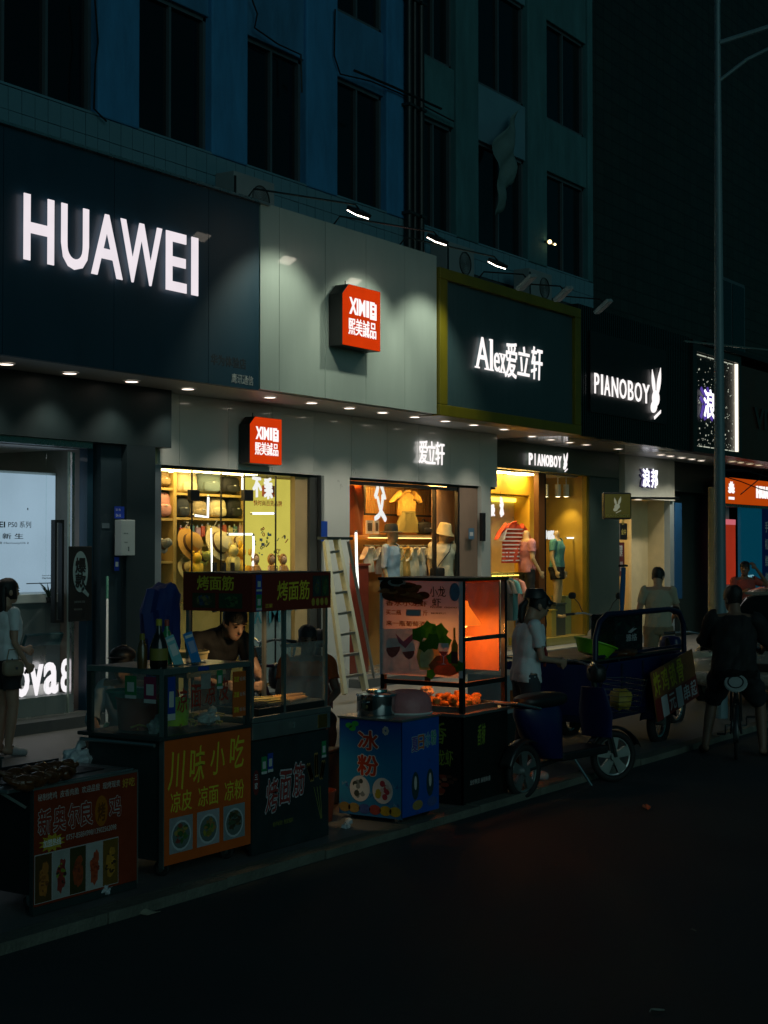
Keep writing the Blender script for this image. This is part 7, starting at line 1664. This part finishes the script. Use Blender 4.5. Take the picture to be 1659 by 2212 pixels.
for s in (-1, 1):
    MB().blob((.10, s * .52, .64), .07, .16, .075, .6).build('headlight', mat('headlamp', (.45, .45, .36), .12, coat=.8), car, True); MB().lathe([(.05, 0), (.03, -.01), (.001, -.012)], (.035, s * .5, .64), 16, (-1, 0, 0)).build('lamp_bowl', M_steel, car, True)
    MB().blob((1.5, s * .92, .98), .05, .09, .06, .7).build('mirror', M_car, car, True)
    for x in (.75, 3.45): wheel(car, (x, s * .76, .31), .31, .12)
MB().box(-.02, .02, -.36, .36, .5, .6).build('grille', M_plastic, car, bevel=.01); MB().box(-.03, .0, -.22, .22, .36, .45).build('plate', mat('plate_blue', (.02, .06, .25), .4), car); MB().blob((.03, 0, .40), .07, .72, .08, .5).build('bumper', M_car, car, True)
# ================================================================ people
def P(label, loc, rz): return thing('person', label, 'person', loc, rz)
S_black = W_('tee_black', (.010, .010, .011)); S_white = W_('tee_white', (.70, .74, .76)); S_orange = W_('tee_orange', (.50, .10, .015)); S_beige = W_('polo_beige', (.40, .36, .26)); S_grey = W_('shirt_grey', (.40, .44, .47))
T_dark = W_('trouser_dark', (.015, .017, .02)); T_jean = W_('jean_grey', (.035, .045, .055)); T_khaki = W_('short_khaki', (.24, .19, .12)); SH = W_('shoe_dark', (.02, .02, .02), .5); SHW = W_('shoe_white', (.4, .4, .4), .5)
# vendor bending over his grill
p = P('man in a black v-neck shirt bending over behind the grill cart', (8.56, 7.10, .05), R(-26))
J, b = figure(p, dict(waist=(0, -.03, 1.07), chest=(0, -.12, 1.22), neck=(.02, -.20, 1.33), head=(.05, -.325, 1.42), face=(.10, -.87, -.42), shL=(-.18, -.17, 1.29), shR=(.19, -.17, 1.28), elL=(-.25, -.26, 1.03), elR=(.25, -.30, 1.04), wrL=(-.12, -.48, 1.0), wrR=(.16, -.52, 1.0)), 1.0, voxel=.009,
               clothes=[('shirt', S_black, {'torso': (.04, 1.0), 'arm': (0, .6)}, .014), ('trousers', T_dark, LONGP, .012), ('shoes', SH, SHOES, .01)], grip=.7)
# man in orange
p = P('man in an orange shirt sitting between the grill cart and the blue cart', (10.74, 7.80, .05), R(-48))
figure(p, dict(pelvis=(0, 0, .50), waist=(0, 0, .65), chest=(0, -.02, .84), neck=(0, -.01, 1.00), head=(0, -.04, 1.15), face=(.05, -1, -.12), shL=(-.18, -.01, .95), shR=(.18, -.01, .95), elL=(-.25, -.08, .70), elR=(.25, -.08, .70), wrL=(-.14, -.30, .62), wrR=(.14, -.30, .62), hipL=(-.09, -.02, .48), hipR=(.09, -.02, .48), knL=(-.14, -.42, .50), knR=(.14, -.42, .50), anL=(-.13, -.40, .09), anR=(.13, -.40, .09), toeL=(-.14, -.55, .035), toeR=(.14, -.55, .035)), 1., voxel=.011,
       clothes=[('shirt', S_orange, TEE, .016), ('trousers', T_dark, LONGP, .012), ('shoes', SH, SHOES, .01)], skin=mat('skin_dark', (.22, .12, .08), .5))
def stool(label, x, y, h, cl):
    s = thing('stool', label, 'stool', (x, y, .05)); mt = mat('stool_%.2f' % cl[0], cl, .5); MB().lathe([(.15, h - .03), (.155, h - .01), (.14, h), (.001, h)], n=20).build('seat', mt, s, True)
    for k in range(4): a = k * math.pi / 2 + .7; MB().tube([(.1 * math.cos(a), .1 * math.sin(a), h - .03), (.16 * math.cos(a), .16 * math.sin(a), 0)], .016, 6).build('leg', mt, s, True)
stool('dark stool under the man in the orange shirt', 10.77, 7.84, .42, (.05, .02, .02)); stool('grey stool under the person behind the glass case', 8.42, 7.78, .42, (.10, .10, .10))
# seated person seen through the glass case
p = P('person in a grey shirt and dark cap sitting behind the glass case', (8.42, 7.72, .05), R(-70))
figure(p, dict(pelvis=(0, 0, .50), waist=(0, -.02, .64), chest=(0, -.07, .82), neck=(0, -.10, .97), head=(0, -.17, 1.10), face=(.1, -.85, -.5), shL=(-.17, -.08, .92), shR=(.17, -.08, .92), elL=(-.24, -.16, .68), elR=(.24, -.16, .68), wrL=(-.10, -.36, .62), wrR=(.10, -.36, .62), hipL=(-.09, -.02, .48), hipR=(.09, -.02, .48), knL=(-.14, -.42, .50), knR=(.14, -.42, .50), anL=(-.13, -.40, .09), anR=(.13, -.40, .09), toeL=(-.14, -.55, .035), toeR=(.14, -.55, .035)), 1., voxel=.012,
       clothes=[('shirt', S_grey, {'torso': (.04, .95), 'arm': (0, 1)}, .018), ('trousers', T_jean, LONGP, .012), ('shoes', SH, SHOES, .01)])
MB().blob((0, -.165, 1.165), .095, .11, .065).blob((0, -.27, 1.15), .07, .07, .01).build('cap', M_plastic, p, True)
# woman with the moped
p = P('woman in a white T-shirt and dark visor looking down beside the blue moped', (11.43, 6.02, .05), R(48))
figure(p, dict(waist=(0, -.01, 1.06), chest=(0, -.03, 1.23), neck=(0, -.045, 1.385), head=(.0, -.115, 1.505), face=(.05, -.84, -.52), shL=(-.155, -.03, 1.34), shR=(.155, -.03, 1.34), elL=(-.20, -.07, 1.06), elR=(.20, -.07, 1.06), wrL=(-.08, -.28, 1.02), wrR=(.08, -.28, 1.03)), .965, voxel=.010, female=True,
       clothes=[('t_shirt', S_white, {'torso': (.03, .93), 'arm': (0, .68)}, .02), ('trousers', T_jean, LONGP, .014), ('shoes', SHW, SHOES, .01)], hair='short', grip=.8)
MB().loft([((0, -.08, 1.52), (.09, 0, 0), (0, .1, 0)), ((0, -.085, 1.555), (.088, 0, 0), (0, .098, 0)), ((0, -.08, 1.60), (.06, 0, 0), (0, .07, 0))], 20).build('visor_band', M_plastic, p, True); MB().sheet(lambda u, v: Vector(((u - .5) * .17, -.17 - .10 * v * math.sin(math.pi * u) ** .7, 1.52 - .045 * v - .02 * abs(u - .5))), 12, 5).build('visor_peak', M_plastic, p, True, thick=.004)
MB().tube([(0, -.01, 1.50), (0, .035, 1.45), (0, .045, 1.36), (0, .03, 1.28)], [.022, .034, .03, .006], 10).build('ponytail', M_hair, p, True); MB().tube([(.10, -.10, 1.40), (.04, -.16, 1.2), (-.06, -.16, 1.05), (-.12, -.12, .95)], .014, 6).build('sling_strap', W_('strap_red', (.22, .02, .02)), p, True)
# man seen from behind
p = P('man in a beige polo seen from behind beyond the tricycle', (18.60, 7.85, .05), R(115))
figure(p, dict(chest=(0, -.02, 1.26), neck=(0, -.01, 1.42), head=(0, -.07, 1.56), face=(-.25, -.85, -.4), elL=(-.25, -.06, 1.12), elR=(.25, .0, 1.12), wrL=(-.20, -.28, 1.02), wrR=(.24, -.12, .90)), 1.0, 1.06, voxel=.012, clothes=[('polo', S_beige, {'torso': (.02, .96), 'arm': (0, .66)}, .009), ('shorts', T_khaki, SHORTS, .02), ('shoes', SH, SHOES, .01)])
# man in black on the bicycle
p = P('man in dark clothes astride a small bicycle with his back turned', (14.06, 5.16, 0), R(106))
figure(p, dict(pelvis=(0, 0, .80), waist=(0, -.02, .95), chest=(0, -.08, 1.14), neck=(0, -.10, 1.30), head=(.02, -.16, 1.44), face=(.55, -.8, -.12), shL=(-.19, -.08, 1.25), shR=(.19, -.08, 1.25), elL=(-.30, -.20, 1.02), elR=(.30, -.20, 1.02), wrL=(-.24, -.44, .96), wrR=(.24, -.44, .96), hipL=(-.09, 0, .78), hipR=(.09, 0, .78), knL=(-.22, -.20, .47), knR=(.22, -.22, .47), anL=(-.25, -.03, .09), anR=(.27, -.08, .09), toeL=(-.29, -.18, .035), toeR=(.31, -.23, .035)), 1.04, 1.12, voxel=.011,
       clothes=[('shirt', S_black, {'torso': (.02, .95), 'arm': (0, .95)}, .03), ('shorts', T_dark, {'thigh': (0, .95), 'torso': (0, .16)}, .03), ('shoes', SH, SHOES, .012)], skin=mat('skin_dark'), hair='short', grip=.9)
# far man touching his head
p = P('far man in a red top with one hand raised to his head', (25.05, 9.0, .05), R(-50))
figure(p, dict(face=(-.5, -.85, -.05), elL=(-.25, -.02, 1.12), wrL=(-.1, -.22, 1.2), elR=(.40, -.06, 1.30), wrR=(.18, -.08, 1.58)), 1.0, voxel=.014, clothes=[('top', W_('tee_red', (.42, .07, .05)), TEE, .018), ('trousers', T_dark, LONGP, .014), ('shoes', SH, SHOES, .01)], skin=mat('skin_dark'))
# woman at the phone shop
p = P('long haired woman in a white T-shirt with a tan handbag outside the phone shop', (10.02, 10.75, .05), R(75))
figure(p, dict(elR=(.20, -.02, 1.12), wrR=(.10, -.22, 1.02), elL=(-.19, .02, 1.1), wrL=(-.2, -.1, .9)), .97, voxel=.011, female=True, clothes=[('t_shirt', S_white, {'torso': (.05, .95), 'arm': (0, .62)}, .018), ('skirt', T_dark, {'thigh': (0, .62), 'torso': (0, .18)}, .03), ('shoes', SHW, SHOES, .01)], hair='long', grip=.8)
hbg = thing('handbag', 'small tan handbag carried by the long haired woman', 'handbag', at(28, 1443, 10.55)); MB(Matrix.Rotation(R(-20), 4, 'Z')).blob((0, 0, 0), .10, .05, .075, .5).build('bag_body', mat('tan_bag', (.26, .20, .13), .5), hbg, True); MB().tube([(-.08, 0, .06), (-.05, 0, .17), (.05, 0, .17), (.08, 0, .06)], .006, 6).build('strap', mat('tan_bag'), hbg, True); MB().box(-.015, .015, -.056, -.05, -.01, .015).build('clasp', M_steel, hbg)

# ================================================================ other street things
ld = thing('step_ladder', 'white step ladder leaning beside the clothes shop window', 'ladder', (0, 0, 0)); yl = 11.15
for (u0, v0, u1, v1, y0, y1) in ((703, 1168, 745, 1500, 11.3, 10.75), (727, 1164, 790, 1492, 11.3, 10.75)):
    MB().bar(at(u0, v0, y0), at(u1, v1, y1), .05, .09).build('rail', mat('ladder_cream', (.55, .52, .38), .5), ld)
for k in range(7):
    q = (k + .6) / 7.4; a = at(703, 1168, 11.3).lerp(at(745, 1500, 10.75), q); b = at(727, 1164, 11.3).lerp(at(790, 1492, 10.75), q); MB().bar(a, b, .07, .03).build('step', M_cartsteel, ld)
for (u0, v0, u1, v1, y0, y1) in ((727, 1165, 778, 1470, 11.36, 11.75), (752, 1168, 808, 1462, 11.36, 11.75)): MB().bar(at(u0, v0, y0), at(u1, v1, y1), .03, .05).build('back_leg', M_cartsteel, ld)
MB().box(at(701, 1166, 11.3).x, at(756, 1166, 11.3).x, 11.25, 11.42, at(730, 1166, 11.3).z, at(730, 1160, 11.3).z).build('top_cap', M_cartdark, ld)
um = thing('folded_canopy', 'folded dark blue canopy standing upright in front of the grey column', 'canopy', at(348, 1440, 9.4)); um.location.z = .05
zt = at(348, 1264, 9.4).z - .05
mb = MB(); mb.loft([((0, 0, .3), (.10, 0, 0), (0, .08, 0)), ((.02, 0, .75), (.15, 0, 0), (0, .12, 0)), ((.0, 0, 1.1), (.19, 0, 0), (0, .14, 0)), ((-.02, 0, 1.35), (.20, 0, 0), (0, .14, 0)), ((.02, 0, zt - .06), (.17, 0, 0), (0, .12, 0)), ((.03, 0, zt), (.12, 0, 0), (0, .08, 0))], 44)
mb.v = [(x * (1 + .16 * math.sin(math.atan2(y, x) * 9 + z * 4)), y * (1 + .16 * math.sin(math.atan2(y, x) * 9 + z * 4)), z + .03 * math.sin(x * 30)) for x, y, z in mb.v]
mb.build('canopy_cloth', mat('canopy_blue', (.008, .025, .15), .7, var=.3, vs=6), um, True); MB().tube([(0, 0, 0), (0, 0, .4)], .025, 10).build('pole', M_steel, um); MB().torus((.0, 0, .9), .17, .012, axis=(0, 0, 1)).build('tie', M_plastic, um)
sc = thing('parked_scooter', 'pale parked scooter half hidden beside the man in beige', 'scooter', (18.0, 8.5, .05), R(20)); wheel(sc, (.55, 0, .2), .2, .08); wheel(sc, (-.55, 0, .2), .2, .08)
MB().loft([((-.7, 0, .55), (.05, 0, .0), (0, .1, 0)), ((-.35, 0, .5), (.0, 0, .22), (0, .16, 0)), ((.05, 0, .35), (0, 0, .06), (0, .15, 0)), ((.4, 0, .45), (0, 0, .2), (0, .14, 0)), ((.5, 0, .8), (.03, 0, .08), (0, .12, 0))], 16).build('body', mat('scooter_cream', (.42, .38, .30), .35), sc, True); MB().blob((-.3, 0, .76), .3, .14, .06, .7).build('seat', mat('seat_beige', (.4, .33, .2), .6), sc, True); handlebar(sc, .42, 1.05, .28, .1)
M_phone = mat('phone_case', (.02, .02, .025), .3)
pb_ = thing('power_box', 'small dark switch box on the metal column of the clothes shop', 'box', at(1046, 1135, 11.9)); MB().box(-.05, .05, 0, .06, -.25, .2).build('box', M_plastic, pb_, bevel=.006); MB().box(-.04, .04, -.004, 0, -.12, .1).build('cover', M_darksteel, pb_)

# empties that were left at the origin move to the base of what they carry
for o in [o for o in C.objects if o.type == 'EMPTY' and o.location.length < 1e-6 and o.children]:
    pts = [Vector(c) for ch in o.children if ch.type == 'MESH' for c in ch.bound_box]
    if pts:
        b = Vector(((min(p.x for p in pts) + max(p.x for p in pts)) / 2, (min(p.y for p in pts) + max(p.y for p in pts)) / 2, min(p.z for p in pts)))
        o.location = b
        for ch in o.children: ch.matrix_parent_inverse = Matrix.Translation(-b)
